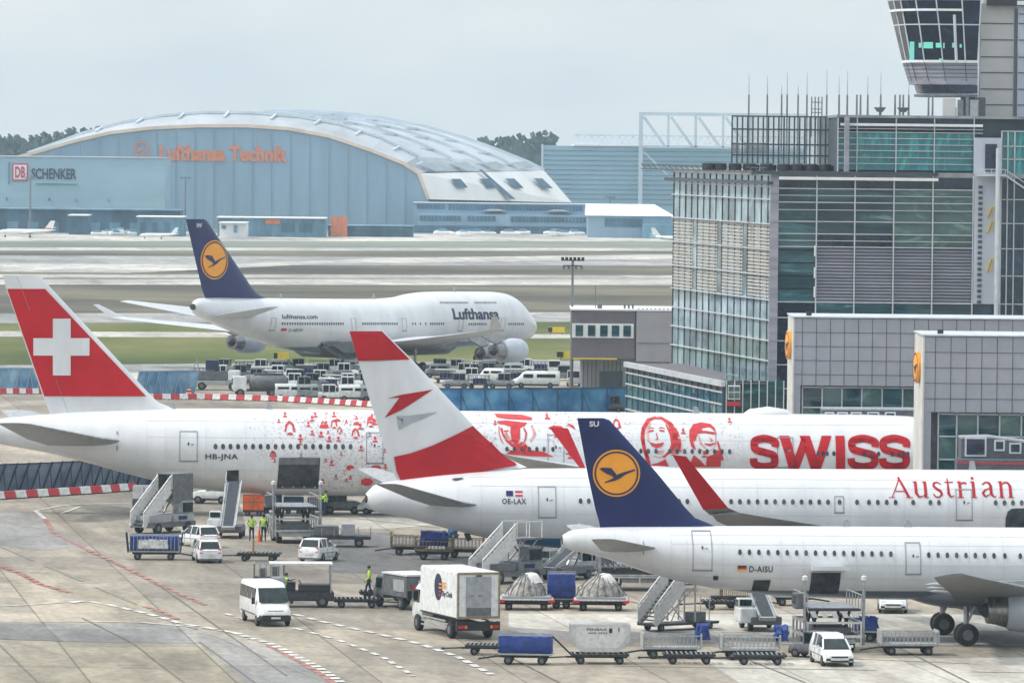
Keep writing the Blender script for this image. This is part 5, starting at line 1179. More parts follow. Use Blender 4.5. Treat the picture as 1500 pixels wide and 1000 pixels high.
for a in (843, 861, 879, 896, 913): TO('window_pane', 'pane_front', lambda b: b.bx(xo(a + 1), xo(a + 12), YO - .2, YO - .13, zo(492.5), zo(476.5)))
for a in (1, ): TO('base_opening', 'mullion_dark', lambda b: b.bx(xo(880), xo(914), YO + 1.8, YO + 1.98, 0, zo(545)))
for p in (856, 862, 868, 874, 886, 892, 898, 904, 910): TO('base_slat', 'mid_grey', lambda b: b.bx(xo(p), xo(p) + .12, YO + 1.9, YO + 1.99, 0, zo(530)))
def rf(b):
    b.tube((xo(873), YO + 3, zo(455)), (xo(873), YO + 3, zo(420)), .05); b.bx(xo(876), xo(883), YO + 2, YO + 3, zo(455), zo(446))
    for p in (916, 922, 928): b.tube((xo(p), YO + 2, zo(455)), (xo(p), YO + 2, zo(446)), .12)
    for p in rng(935, 984, 9): b.bx(xo(p), xo(p + 3), YO + 1, YO + 2, zo(455), zo(451.5))
TO('roof_fitting', 'mid_grey', rf)

# ================================================================ maintenance hangar with the great arched roof
YH = 1866.0
rt = thing('hangar', 'huge arched maintenance hangar with ribbed white roof and orange lettering', 'building', (XA(350, YH), YH, 0)); ox, oy = XA(350, YH), YH
def TH(name, m, fn, **k):
    b = MB(); fn(b); b.v = [(v[0] - ox, v[1] - oy, v[2]) for v in b.v]; return b.build(name, m, rt, **k)
fpx = [(20, 232), (60, 221), (100, 209), (160, 195), (220, 188), (290, 185), (360, 185), (420, 189), (480, 200), (540, 220), (590, 240), (612, 254), (627, 292)]
front = [(XA(a, YH), ZA(a, b, YH)) for a, b in fpx]; front.append((XA(630, YH), 0))
def fw(b):
    pts = [(front[0][0], 0)] + front; b.prism(pts, YH, YH + 1.5); b.v = [(v[0], v[1], v[2]) for v in b.v]
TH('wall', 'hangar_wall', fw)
def arcpts(off, dz, n=40, tt=None):
    return None
YB = 1956.0
bpx = [(215, 196), (260, 184), (330, 172), (400, 164.5), (450, 164.5), (500, 167), (560, 174), (620, 186), (680, 203), (730, 221), (772, 238), (797, 250), (838, 297)]
# arch of the front rim and of the rear rim, and two raised steps between
def interp(px_, table):
    for (a, b), (c, d) in zip(table, table[1:]):
        if a <= px_ <= c: return b + (d - b) * (px_ - a) / (c - a)
    return table[-1][1] if px_ > table[-1][0] else table[0][1]
top_px = [(58, 219), (120, 197), (180, 181), (240, 171), (300, 166), (400, 164), (500, 170), (560, 181), (620, 197), (680, 219), (720, 237)]
def rim(k):
    """k=0 front .. 1 rear : parametric arch, shares its shape, slides right and back, gains truss height quickly"""
    Y = YH + (YB - YH) * k; out = []
    for i in range(len(fpx)):
        a, b = fpx[i]; lift = 0 if k == 0 else (4.3 * math.sin(min(1, i / 3) * pi / 2) * (1 if i < 9 else max(0, (12 - i) / 3)))
        x, z = XA(a, YH), ZA(a, b, YH); out.append((x + 44.5 * k, Y, z + lift))
    return out
t1 = [(40, 226), (75, 214), (120, 197), (180, 181), (240, 171), (300, 166.5), (370, 167), (440, 173), (500, 184), (560, 204), (612, 230), (626, 252), (645, 296)]
def lerp_rim(a, c, u): return [tuple(Vector(p).lerp(Vector(q), u)) for p, q in zip(a, c)]
r0_ = [(x, YH, z) for x, z in front[:13]]; r1_ = [tuple(AT(a, c, YH + 9)) for a, c in t1]; r5_ = [tuple(AT(a, c, YB)) for a, c in bpx]
R_ = [r0_, r1_, lerp_rim(r1_, r5_, .28), lerp_rim(r1_, r5_, .54), lerp_rim(r1_, r5_, .78), r5_]
def roofm(b):
    for a, c in zip(R_, R_[1:]): b.loft([a[:12], c[:12]], cap=False, closed=False)
TH('roof', 'hangar_roof', roofm)
def endwall(b): b.prism([(p[0], p[2]) for p in R_[5]] + [(R_[5][-1][0] + .6, 0), (R_[5][0][0], 0)], YB + .1, YB + 1)
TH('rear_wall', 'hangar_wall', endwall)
def steep(b):
    f0, f1 = Vector(R_[0][11]), Vector(R_[0][12]); g0, g1 = Vector(R_[5][11]), Vector(R_[5][12]); b.add([f0, g0, g1, f1], [(0, 1, 2, 3)])
TH('steep_roof', 'hangar_roof_white', steep)
f0, f1 = Vector(R_[0][11]), Vector(R_[0][12]); g0, g1 = Vector(R_[5][11]), Vector(R_[5][12])
def onsteep(u, v, o=2.2): p = f0.lerp(g0, u).lerp(f1.lerp(g1, u), v); return p + Vector((.5, -.2, .3)) * o
TH('roof_slot', 'far_dark', lambda b: b.add([onsteep(.44, -.02), onsteep(.465, -.02), onsteep(.57, 1), onsteep(.53, 1)], [(0, 1, 2, 3)]))
for u in (.21, .42, .62, .84):
    uu = u - .02; TH('roof_window', 'far_dark', lambda b: b.add([onsteep(uu, .30), onsteep(uu + .07, .30), onsteep(uu + .09, .62), onsteep(uu + .025, .62)], [(0, 1, 2, 3)]))
def ribs(b, k, w, lift):
    r = R_[k]
    for p, q in zip(r[:12], r[1:12]): b.bar(Vector(p) + Vector((0, 0, lift)), Vector(q) + Vector((0, 0, lift)), w, w)
TH('roof_rim', 'hangar_edge', lambda b: [ribs(b, 0, 1.0, .1), b.bar(R_[0][11], R_[0][12], 1.0)])
for k in (1, 2, 3, 4, 5): TH('roof_rib', 'hangar_truss', lambda b: ribs(b, k, .8, .4))
for k in (1, 2, 3, 4):
    for i in range(2, 11):
        p = Vector(R_[k][i]).lerp(Vector(R_[k][i + 1]), .5); q = Vector(R_[k - 1][i]).lerp(Vector(R_[k - 1][i + 1]), .5)
        TH('roof_strut', 'hangar_truss', lambda b: b.bar(p + Vector((0, 0, .6)), p.lerp(q, .35) + Vector((-.8, 0, .3)), .55))
for u in (.12, .36, .60, .84):
    a = f0.lerp(g0, u); TH('roof_gusset', 'hangar_truss', lambda b: b.add([a + Vector((.5, 0, .6)), a + Vector((.5, 0, 3.2)), a + Vector((-4.6, -6, 2.6)), a + Vector((3.4, 8, 1.2))], [(0, 1, 2), (1, 3, 0), (2, 1, 3)]))
def panels(b):
    for p in range(60, 620, 28):
        y = interp(p, fpx) + 6; b.bx(XA(p, YH), XA(p, YH) + .2, YH - .15, YH - .02, 0, ZA(p, y, YH))
TH('door_seam', 'hangar_seam', panels)
TH('lettering', 'sign_orange', lambda b: (lambda T: b.add([(XA(232 + u * 188, YH), YH - .4, ZA(232, 235.5, YH) + v * (ZA(232, 212, YH) - ZA(232, 235.5, YH))) for u, v in T[0]], T[1]))(text_polys('Lufthansa Technik', .045)))
def em(b):
    cx, cz = XA(206, YH), ZA(206, 219, YH)
    for p in ring_polys(cx, cz, 1.9, 2.35, 24): b.add([(a, YH - .4, c) for a, c in p], [(0, 1, 2, 3)])
    b.add([(cx + a, YH - .4, cz + c) for a, c in ((-1.3, .3), (-.4, .4), (.1, -.1), (1.4, .3), (.1, -.5), (-1, -.8))], [tuple(range(6))])
TH('emblem', 'sign_orange', em)
# side extension with office floors
YX = 1840.0; rt = thing('office_building', 'long blue grey office wing with dark window bands at the right foot of the hangar', 'building', (XA(605, YX), YX, 0)); ox, oy = XA(605, YX), YX
zx = lambda y, p=740: ZA(p, y, YX)
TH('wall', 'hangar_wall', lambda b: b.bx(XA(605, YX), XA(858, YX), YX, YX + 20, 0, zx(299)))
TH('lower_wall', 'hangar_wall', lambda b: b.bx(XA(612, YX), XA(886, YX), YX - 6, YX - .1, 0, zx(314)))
TH('roof', 'hangar_roof', lambda b: b.bx(XA(604, YX), XA(860, YX), YX - .5, YX + 20.5, zx(299) + .01, zx(298)))
for a, c, y0, y1, YY in ((610, 651, 301, 307, YX), (656, 852, 301, 308, YX), (614, 674, 317, 324, YX - 6), (684, 725, 317, 324, YX - 6), (748, 884, 317, 325, YX - 6)):
    TH('window_band', 'far_dark', lambda b: b.bx(XA(a, YY), XA(c, YY), YY - .3, YY - .02, ZA(740, y1, YY), ZA(740, y0, YY)))
    def wm(b):
        for p in rng(a, c, int((c - a) / 5)): b.bx(XA(p, YY) - .1, XA(p, YY) + .1, YY - .4, YY - .31, ZA(740, y1, YY), ZA(740, y0, YY))
    TH('window_mullion', 'far_mid', wm)
TH('base_band', 'far_dark', lambda b: b.bx(XA(606, YX), XA(886, YX), YX - 6.4, YX - 6.05, 0, zx(331)))
for a in (706, 800): TH('canopy', 'hangar_roof', lambda b: b.prism([(XA(a, YX), zx(309)), (XA(a + 34, YX), zx(309)), (XA(a + 24, YX), zx(306.5)), (XA(a + 10, YX), zx(306.5))], YX - 5, YX - .4))
# cargo shed with sign, left
YD = 1800.0; rt = thing('cargo_building', 'pale blue cargo shed with red and dark sign at the far left', 'building', (XA(100, YD), YD, 0)); ox, oy = XA(100, YD), YD
zd = lambda y, p=100: ZA(p, y, YD); xd = lambda p: XA(p, YD)
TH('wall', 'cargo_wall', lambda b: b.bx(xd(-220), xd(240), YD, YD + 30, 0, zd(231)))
TH('roof', 'hangar_roof', lambda b: b.bx(xd(-222), xd(241), YD - .3, YD + 30, zd(231) + .01, zd(229.5)))
TH('roof_edge', 'far_mid', lambda b: b.bx(xd(11), xd(13), YD - .3, YD - .02, zd(270), zd(238)))
sg = TH('sign_frame', 'db_red', lambda b: b.bx(xd(17), xd(40), YD - .3, YD - .02, zd(266), zd(240)))
TH('sign_panel', 'far_white', lambda b: b.bx(xd(19), xd(38), YD - .4, YD - .31, zd(263.5), zd(242.5)))
TH('lettering', 'db_red', lambda b: (lambda T: b.add([(xd(21 + u * 15), YD - .5, zd(261.5) + v * (zd(244.5) - zd(261.5))) for u, v in T[0]], T[1]))(text_polys('DB', .04)))
TH('lettering', 'navy_text', lambda b: (lambda T: b.add([(xd(45 + u * 66), YD - .5, zd(263) + v * (zd(247) - zd(263))) for u, v in T[0]], T[1]))(text_polys('SCHENKER', .03)))
TH('ledge', 'far_mid', lambda b: b.bx(xd(52), xd(113), YD - .3, YD - .02, zd(270.5), zd(269)))
for p, y in ((8, 290), (70, 290), (110, 291), (157, 291)): TH('small_window', 'far_mid', lambda b: b.bx(xd(p), xd(p + 2), YD - .3, YD - .02, zd(y + 4), zd(y)))
# low sheds in front
def shed(label, Y, a, c, y, m, roofm_, parts=()):
    global rt, ox, oy
    rt = thing('shed', label, 'shed', (XA(a, Y), Y, 0)); ox, oy = XA(a, Y), Y
    TH('wall', m, lambda b: b.bx(XA(a, Y), XA(c, Y), Y, Y + 14, 0, ZA(a, y, Y)))
    TH('roof', roofm_, lambda b: b.bx(XA(a - 1, Y), XA(c + 1, Y), Y - 1.5, Y + 14.5, ZA(a, y, Y) + .01, ZA(a, y - 1.6, Y)))
    for nm, m2, a2, c2, y0, y1 in parts: TH(nm, m2, lambda b: b.bx(XA(a2, Y), XA(c2, Y), Y - .4, Y - .05, ZA(a, y1, Y), ZA(a, y0, Y)))
shed('long dark blue freight shed below the cargo building sign', 1760, -220, 264, 304, 'far_dark', 'far_mid', [('gate', 'far_mid', p, p + 16, 322, 338) for p in range(10, 250, 30)])
shed('low shed with bright flat canopy left of the jumbo fin', 1720, 200, 268, 318, 'far_mid', 'far_white', [('gate', 'far_dark', p, p + 8, 326, 338) for p in (205, 222, 240)])
shed('tiny white canopy in front of the dark freight shed', 1735, 100, 128, 316, 'far_dark', 'far_white')
shed('long low shed with thin white canopy roof right of the jumbo fin', 1730, 318, 476, 319, 'far_mid', 'far_white', [('sign', 'sign_orange', 388, 410, 320.5, 327), ('gate', 'far_dark', 412, 430, 326, 338), ('gate', 'far_dark', 438, 456, 326, 338)])
shed('small white site office right of the jumbo fin', 1700, 321, 360, 327, 'far_white', 'far_white', [('window', 'far_mid', 324, 330, 330, 335), ('door', 'far_mid', 342, 347, 330, 340)])
shed('low workshop with orange gate below the hangar lettering', 1750, 480, 604, 331, 'far_dark', 'far_mid', [('gate', 'sign_orange', 483, 508, 333, 338), ('window_band', 'far_mid', 520, 600, 333, 335)])
tag(MB().bx(XA(484, 1745), XA(508, 1745), 1745, 1745.6, 0, ZA(490, 317, 1745)).bx(XA(495, 1745), XA(497, 1745), 1744.9, 1744.99, 0, ZA(490, 318, 1745)).build('billboard', 'sign_orange'), 'orange board standing before the hangar doors', 'billboard')
# white-roofed hall and second hangar
YW = 1780.0; rt = thing('hall', 'low hall with bright white hipped roof beside the glass terminal', 'building', (XA(860, YW), YW, 0)); ox, oy = XA(860, YW), YW
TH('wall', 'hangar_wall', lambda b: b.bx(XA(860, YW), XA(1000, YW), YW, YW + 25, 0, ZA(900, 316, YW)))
zz0, zz1 = ZA(900, 316, YW), ZA(900, 300, YW)
TH('roof', 'far_white', lambda b: b.loft([[(XA(857, YW), YW - 1, zz0), (XA(988, YW), YW - 1, zz0), (XA(988, YW), YW + 25, zz0), (XA(857, YW), YW + 25, zz0)], [(XA(858, YW), YW + 5, zz1), (XA(960, YW), YW + 5, zz1), (XA(960, YW), YW + 25, zz1), (XA(858, YW), YW + 25, zz1)]]))
TH('window_band', 'far_dark', lambda b: b.bx(XA(885, YW), XA(940, YW), YW - .3, YW - .02, ZA(900, 332, YW), ZA(900, 320, YW)))
TH('step_wall', 'far_mid', lambda b: b.bx(XA(940, YW), XA(990, YW), YW - 8, YW - .1, 0, ZA(940, 328, YW)))
YK = 2010.0; rt = thing('hangar', 'flat blue clad hangar with lattice girders on its roof left of the glass terminal', 'building', (XA(800, YK), YK, 0)); ox, oy = XA(800, YK), YK
zk = lambda y: ZA(950, y, YK); xk = lambda p: XA(p, YK)
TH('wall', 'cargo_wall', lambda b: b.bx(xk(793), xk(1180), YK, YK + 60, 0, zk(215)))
TH('roof', 'far_white', lambda b: b.bx(xk(838), xk(1180), YK - .6, YK + 60, zk(215) + .01, zk(212.5)))
def cl(b):
    for y in range(222, 300, 7): b.bx(xk(795), xk(1180), YK - .15, YK - .01, zk(y) - .12, zk(y) + .12)
TH('cladding_line', 'far_mid', cl)
TH('corner_post', 'hangar_truss', lambda b: b.bx(xk(791), xk(794), YK - .3, YK - .02, 0, zk(213)))
def lat(b):
    zz = (zk(211), zk(199))
    b.bar((xk(840), YK + 4, zz[1]), (xk(1180), YK + 4, zz[1]), .5).bar((xk(840), YK + 4, zz[0]), (xk(1180), YK + 4, zz[0]), .4)
    p = 840; k = 0
    while p < 1180: b.bar((xk(p), YK + 4, zz[k % 2]), (xk(p + 5), YK + 4, zz[(k + 1) % 2]), .25); p += 5; k += 1
TH('lattice_girder', 'hangar_truss', lat)
def big(b):
    Y2 = YK - 6; t, l = zk(167), zk(215)
    b.bar((xk(936), Y2, 0), (xk(936), Y2, t + .5), 1.3).bar((xk(936), Y2, t), (xk(1180), Y2, t), 1.1)
    for p in (976, 1016, 1056, 1096): b.bar((xk(p), Y2, t), (xk(p), Y2, l), .8)
    for p in (938, 978, 1018, 1058): b.bar((xk(p + 2), Y2, t - 1), (xk(p + 34), Y2, l), .9)
    b.bar((xk(936), Y2, l), (xk(1180), Y2, l), .8).bar((xk(940), Y2, zk(222)), (xk(975), Y2, zk(255)), .5)
TH('roof_frame', 'hangar_truss', big)
# forest behind
def forest():
    rd = random.Random(5); b = MB()
    for _ in range(9000):
        x = rd.uniform(-260, 17); y = rd.uniform(2480, 2560); h = 23.5 + 3.0 * math.sin(x * .05) * math.sin(x * .017 + 1) + 3 * rd.random() ** 3 * 2
        z = h * (1 - rd.random() ** 1.6 * .55); r = rd.uniform(.9, 2.4)
        vs = [(x + r * cos(t + rd.random()) * rd.uniform(.6, 1.1), y + rd.uniform(-1, 1), z + r * sin(t) * rd.uniform(.6, 1.2)) for t in (0, 1.25, 2.5, 3.75, 5)]
        b.add(vs, [(0, 1, 2, 3, 4)])
    for _ in range(70):
        x = rd.uniform(-250, 12); h = rd.uniform(24, 27.5); y = 2480
        for k in range(14): z = 14 + (h - 14) * k / 13; r = 3.4 * (1 - k / 14) + .4; b.add([(x - r, y + rd.uniform(-1, 1), z - .8), (x + r, y, z - .6), (x + r * .3, y, z + 1.3), (x - r * .4, y, z + 1.2)], [(0, 1, 2, 3)])
    o = b.build('forest', 'leaf_far'); o['kind'] = 'stuff'; o['label'] = 'dark wooded belt on the horizon'
forest()
# ================================================================ ground vehicles and equipment (local +X = forward, origin on the ground)
def E(name, label, cat, group=None): return thing(name, label, cat, (0, 0, 0), 0, group)
def wheels(rt, xs, hw, r, w, rim='mid_grey'):
    for x in xs:
        for s in (-1, 1):
            t = MB().wheel(x, s * hw, r, r, w, 18).build('wheel', 'rubber', rt, smooth=True)
            MB().lathe([(-w * .53, r * .15), (-w * .51, r * .48), (w * .51, r * .48), (w * .53, r * .15)], (x, s * hw, r), 'y', 12).build('rim', rim, t)
def body_loft(secs, n=2):
    """secs: (x, halfwidth_low, halfwidth_high, z_low, z_high) -> rounded-box rings"""
    rings = []
    for x, a, c, z0, z1 in secs:
        h = z1 - z0; rings.append([(x, -a * .9, z0), (x, -a, z0 + h * .15), (x, -a, z0 + h * .6), (x, -c, z1 - h * .06), (x, -c * .9, z1), (x, c * .9, z1), (x, c, z1 - h * .06), (x, a, z0 + h * .6), (x, a, z0 + h * .15), (x, a * .9, z0)])
    return rings
def car(label, L=3.7, W=1.65, Ht=1.45, bar=False, boxy=False, m='vehicle_white', group=None):
    rt = E('hatchback_car', label, 'car', group); h = W / 2; k = L / 3.7; zt = .92 if not boxy else 1.0
    MB().loft(body_loft([(-1.85 * k, h * .86, h * .80, .32, .86), (-1.74 * k, h * .97, h * .92, .24, zt), (-.9 * k, h, h * .95, .2, zt), (.5 * k, h, h * .95, .2, zt - .02), (1.05 * k, h, h * .93, .2, zt - .10), (1.6 * k, h * .95, h * .85, .22, zt - .22), (1.83 * k, h * .82, h * .7, .3, .60)])).build('body', m, rt, smooth=True)
    g = [(-1.72 * k, h * .84, h * .66, zt - .03, zt + .02), (-1.42 * k, h * .90, h * .72, zt - .03, Ht - .06), (-1.1 * k, h * .91, h * .74, zt - .03, Ht), (.1 * k, h * .91, h * .74, zt - .04, Ht - .02), (.5 * k, h * .90, h * .70, zt - .06, Ht - .22), (1.12 * k, h * .86, h * .66, zt - .12, zt - .06)]
    MB().loft([[(x, -a, z0), (x, -c, z1), (x, c, z1), (x, a, z0)] for x, a, c, z0, z1 in g]).build('glasshouse', 'glass_van', rt, smooth=False)
    MB().loft([[(x, -c - .01, z1 - .03), (x, -c * .9, z1 + .03), (x, c * .9, z1 + .03), (x, c + .01, z1 - .03)] for x, a, c, z0, z1 in g[1:5]]).build('roof_panel', m, rt)
    b = MB()
    for s in (-1, 1):
        for (x, a, c, z0, z1), (x2, a2, c2, z02, z12) in ((g[0], g[1]), (g[5], g[4])): b.bar((x, s * (a + .01), z0 + .03), (x2, s * (c2 + .01), z12), .09, .06)
        b.bar((-.35 * k, s * (h * .92), zt), (-.35 * k, s * (h * .75), Ht), .1, .05); b.bar((-1.15 * k, s * (h * .925), zt), (-1.2 * k, s * (h * .75), Ht), .22, .05)
    b.build('pillar', m, rt)
    for s in (-1, 1):
        MB().prism([(-1.86 * k, .66), (-1.72 * k, .66), (-1.62 * k, .98), (-1.80 * k, .98)], s * h * .74 - .1, s * h * .74 + .1).build('tail_light', 'lamp_red', rt)
        MB().prism([(1.83 * k, .52), (1.70 * k, .72), (1.45 * k, .74), (1.68 * k, .56)], s * h * .70 - .14, s * h * .70 + .14).build('headlight', 'lamp_clear', rt)
        MB().bx(.62 * k, .74 * k, s * h * 1.0 - .02 + (0 if s > 0 else -.14), s * h * 1.0 + .16 + (0 if s > 0 else -.14), .95, 1.08).build('mirror', m, rt, bevel=.02)
        MB().bar((-1.5 * k, s * (h + .012), .62), (1.3 * k, s * (h + .012), .58), .02, .03).build('side_seam', 'mid_grey', rt)
    MB().bx(-1.885 * k, -1.85 * k, -.26, .26, .50, .62).build('number_plate', 'plastic_white', rt); MB().bx(1.82 * k, 1.86 * k, -.26, .26, .36, .47).build('number_plate', 'plastic_white', rt)
    MB().bx(1.74 * k, 1.85 * k, -.45, .45, .50, .58).bx(1.72 * k, 1.86 * k, -.5, .5, .28, .36).build('grille', 'black', rt)
    MB().bx(-1.88 * k, -1.6 * k, -h * .9, h * .9, .2, .30).build('bumper', 'mid_grey', rt)
    for s in (-1, 1):
        MB().bar((.55 * k, s * (h + .004), .32), (.55 * k, s * (h * .97 + .01), .9), .02).bar((-.4 * k, s * (h + .004), .32), (-.4 * k, s * (h * .97 + .01), .9), .02).build('door_gap', 'mid_grey', rt)
        MB().bx(1.76 * k, 1.84 * k, s * .62 - .12, s * .62 + .12, .34, .46).build('fog_lamp', 'black', rt)
    wheels(rt, (-1.15 * k, 1.2 * k), h - .09, .30, .2)
    if bar: MB().bx(-.4, -.15, -h * .62, h * .62, Ht + .04, Ht + .16).bx(-1.2, 0.3, -h * .7, -h * .66, Ht + .02, Ht + .06).build('light_bar', 'plastic_white', rt)
    return rt
place(car('white hatchback with roof bar seen from behind beside the blue covered cart', bar=True), 303, 822, 100)
c2 = place(car('white hatchback half hidden behind the one with the roof bar', 3.8), 291, 800, 118)
place(car('small white car with dark rear window behind the high loader', 3.4, 1.6, 1.52, boxy=True), 467, 821, 68)
place(car('white estate car facing the camera before the high loader', 4.0, 1.72, 1.62, boxy=True), 1218, 972, -80)
place(car('white car seen from the front far under the nearest jet', 3.9, 1.7, 1.5), 1307, 895, -92)

def minibus():
    rt = E('minibus', 'white minibus with dark bumper driving towards the camera', 'van'); h = .97
    MB().loft(body_loft([(-2.9, h * .96, h * .86, .45, 2.25), (-2.82, h, h * .90, .36, 2.38), (-1, h, h * .9, .34, 2.42), (1.15, h, h * .9, .34, 2.40), (1.55, h, h * .88, .34, 2.20), (2.18, h, h * .86, .34, 1.32), (2.62, h * .96, h * .80, .36, 1.12), (2.84, h * .86, h * .68, .42, .84)])).build('body', 'vehicle_white', rt, smooth=True)
    MB().loft([[(1.60, -h * .80, 2.16), (1.60, h * .80, 2.16), (1.68, h * .84, 2.16), (1.68, -h * .84, 2.16)], [(2.22, -h * .84, 1.36), (2.22, h * .84, 1.36), (2.30, h * .88, 1.36), (2.30, -h * .88, 1.36)]]).build('windscreen', 'glass_van', rt)
    for s in (-1, 1):
        for x0, x1 in ((-2.7, -1.75), (-1.65, -.6), (-.5, .45), (.6, 1.55)):
            MB().add([(x0, s * (h + .02), 1.45), (x1, s * (h + .02), 1.45), (x1 - (.12 if x1 > 1 else 0), s * (h * .958), 2.12), (x0, s * (h * .958), 2.12), (x0, s * (h - .08), 1.45), (x1, s * (h - .08), 1.45), (x1 - .1, s * (h * .88), 2.12), (x0, s * (h * .88), 2.12)], [(0, 1, 2, 3), (0, 4, 5, 1), (2, 6, 7, 3), (1, 5, 6, 2), (0, 3, 7, 4)]).build('side_window', 'glass_van', rt)
        MB().prism([(2.45, .92), (2.66, .88), (2.80, .72), (2.62, .70)], s * .70 - .17, s * .70 + .17).build('headlight', 'lamp_clear', rt)
        MB().bx(1.75, 1.95, s * 1.03 - (.18 if s < 0 else 0), s * 1.03 + (.18 if s > 0 else 0), 1.25, 1.62).build('mirror', 'black', rt, bevel=.03)
        MB().bx(-2.4, 1.7, s * (h + .01) - .015, s * (h + .01) + .015, .62, .68).build('side_strip', 'mid_grey', rt)
    MB().loft(body_loft([(2.3, h * .99, h * .97, .30, .66), (2.7, h * .96, h * .94, .30, .70), (2.92, h * .82, h * .80, .34, .66)])).build('bumper', 'black', rt)
    MB().bx(2.68, 2.80, -.46, .46, .74, .93).build('grille', 'black', rt); MB().bx(2.90, 2.935, -.27, .27, .46, .57).build('number_plate', 'plastic_white', rt)
    MB().tube((2.82, 0, .835), (2.80, 0, .835), .07, 12).build('badge', 'steel', rt)
    wheels(rt, (-1.75, 1.95), h - .1, .34, .22); return rt
place(minibus(), 389, 912, -76)

def box_truck():
    rt = E('catering_truck', 'white catering box truck with striped disc logo seen from behind', 'truck'); h = 1.22
    bx = MB().bx(-3.1, 2.9, -h, h, 1.12, 3.62).build('box', 'vehicle_white', rt, bevel=.06)
    MB().bx(-3.16, -3.12, -h * .99, -h * .92, 1.15, 3.6).bx(-3.16, -3.12, h * .92, h * .99, 1.15, 3.6).bx(-3.16, -3.12, -h * .92, h * .92, 3.50, 3.6).bx(-3.16, -3.12, -h * .92, h * .92, 1.14, 1.26).build('rear_frame', 'rail_tan', rt)
    MB().bx(-3.15, -3.11, -h * .58, h * .58, 1.3, 3.38).build('roller_door', 'light_grey', rt)
    MB().bx(-3.18, -3.155, -h * .56, h * .56, 1.3, 1.72).build('tail_lift', 'mid_grey', rt)
    MB().bx(-3.18, -3.155, -.18, .02, 2.35, 2.39).bx(-3.18, -3.155, .3, .45, 2.35, 2.39).build('door_handle', 'mid_grey', rt)
    MB().bx(-3.2, -3.16, -.16, .16, 3.4, 3.47).build('top_lamp', 'dark_metal', rt)
    MB().bx(-3.0, 4.3, -.45, .45, .62, .9).build('chassis', 'dark_metal', rt)
    MB().bx(-3.15, -2.9, -h, h, .5, .98).build('underrun_bar', 'black', rt)
    for s in (-1, 1):
        MB().bx(-3.2, -3.155, s * .98 - .16, s * .98 + .16, .62, .78).build('tail_light', 'lamp_red', rt)
        MB().bx(-3.2, -3.155, s * .72 - .06, s * .72 + .06, .62, .78).build('indicator', 'lamp_amber', rt)
        MB().bx(-1.3, 2.6, s * h - .03, s * h + .03, .42, .5).bx(-1.3, 2.6, s * h - .03, s * h + .03, .64, .72).bx(-1.3, 2.6, s * h - .03, s * h + .03, .86, .94).build('side_guard', 'light_grey', rt)
        MB().bx(-3.0, 2.8, s * (h + .012) - .006, s * (h + .012) + .006, 1.12, 1.2).build('lower_trim', 'dark_metal', rt)
    MB().bx(-3.17, -3.13, -h * .8, -h * .62, .98, 1.08).build('plate', 'plastic_white', rt)
    cb = MB().loft(body_loft([(3.0, 1.08, 1.02, .7, 2.55), (3.9, 1.1, 1.02, .62, 2.55), (4.35, 1.08, .98, .6, 2.35), (4.75, 1.02, .95, .6, 1.55), (4.85, .98, .9, .62, 1.3)])).build('cab', 'vehicle_white', rt, smooth=True)
    for s in (-1, 1): MB().bx(3.35, 4.3, s * 1.09 - .03, s * 1.09 + .03, 1.55, 2.25).build('side_window', 'glass_van', cb); MB().bx(4.4, 4.5, s * 1.3 - .12, s * 1.3 + .12, 1.6, 2.1).build('mirror', 'black', cb)
    MB().loft([[(4.40, -.9, 2.3), (4.40, .9, 2.3), (4.48, .9, 2.3), (4.48, -.9, 2.3)], [(4.78, -.92, 1.55), (4.78, .92, 1.55), (4.86, .92, 1.55), (4.86, -.92, 1.55)]]).build('windscreen', 'glass_van', cb)
    wheels(rt, (-1.75, 3.6), h - .2, .46, .34)
    # round logo with stripes and lettering on the left side
    s = 1; y = h + .02; L = lambda pts, nm, m, yy=y: MB().add([(x, yy, z) for x, z in pts], [tuple(range(len(pts)))]).build(nm, m, rt)
    L(ellipse(-.1, 2.65, .62, .72, 28), 'logo_disc', 'navy_text')
    for k, w_ in ((0, .60), (1, .62), (2, .56), (3, .46)): L([(-.1 - .15, 2.86 - k * .2), (-.1 - w_ + .02, 2.86 - k * .2), (-.1 - w_ + .04, 2.78 - k * .2), (-.1 - .15, 2.78 - k * .2)], 'logo_stripe', 'logo_orange' if k < 2 else 'print_red', y + .012)
    for t_, x0_, x1_, z0_, z1_, m_ in (('LSG', -.72, -1.35, 2.62, 2.98, 'logo_orange'), ('Sky Chefs', -.74, -2.35, 2.12, 2.50, 'ink')):
        vs, fs = text_polys(t_, .03); MB().add([(x0_ + (x1_ - x0_) * u, y + .004, z0_ + (z1_ - z0_) * v) for u, v in vs], fs).build('lettering', m_, rt)
    return rt
place(box_truck(), 672, 930, 110, scale=1.05)
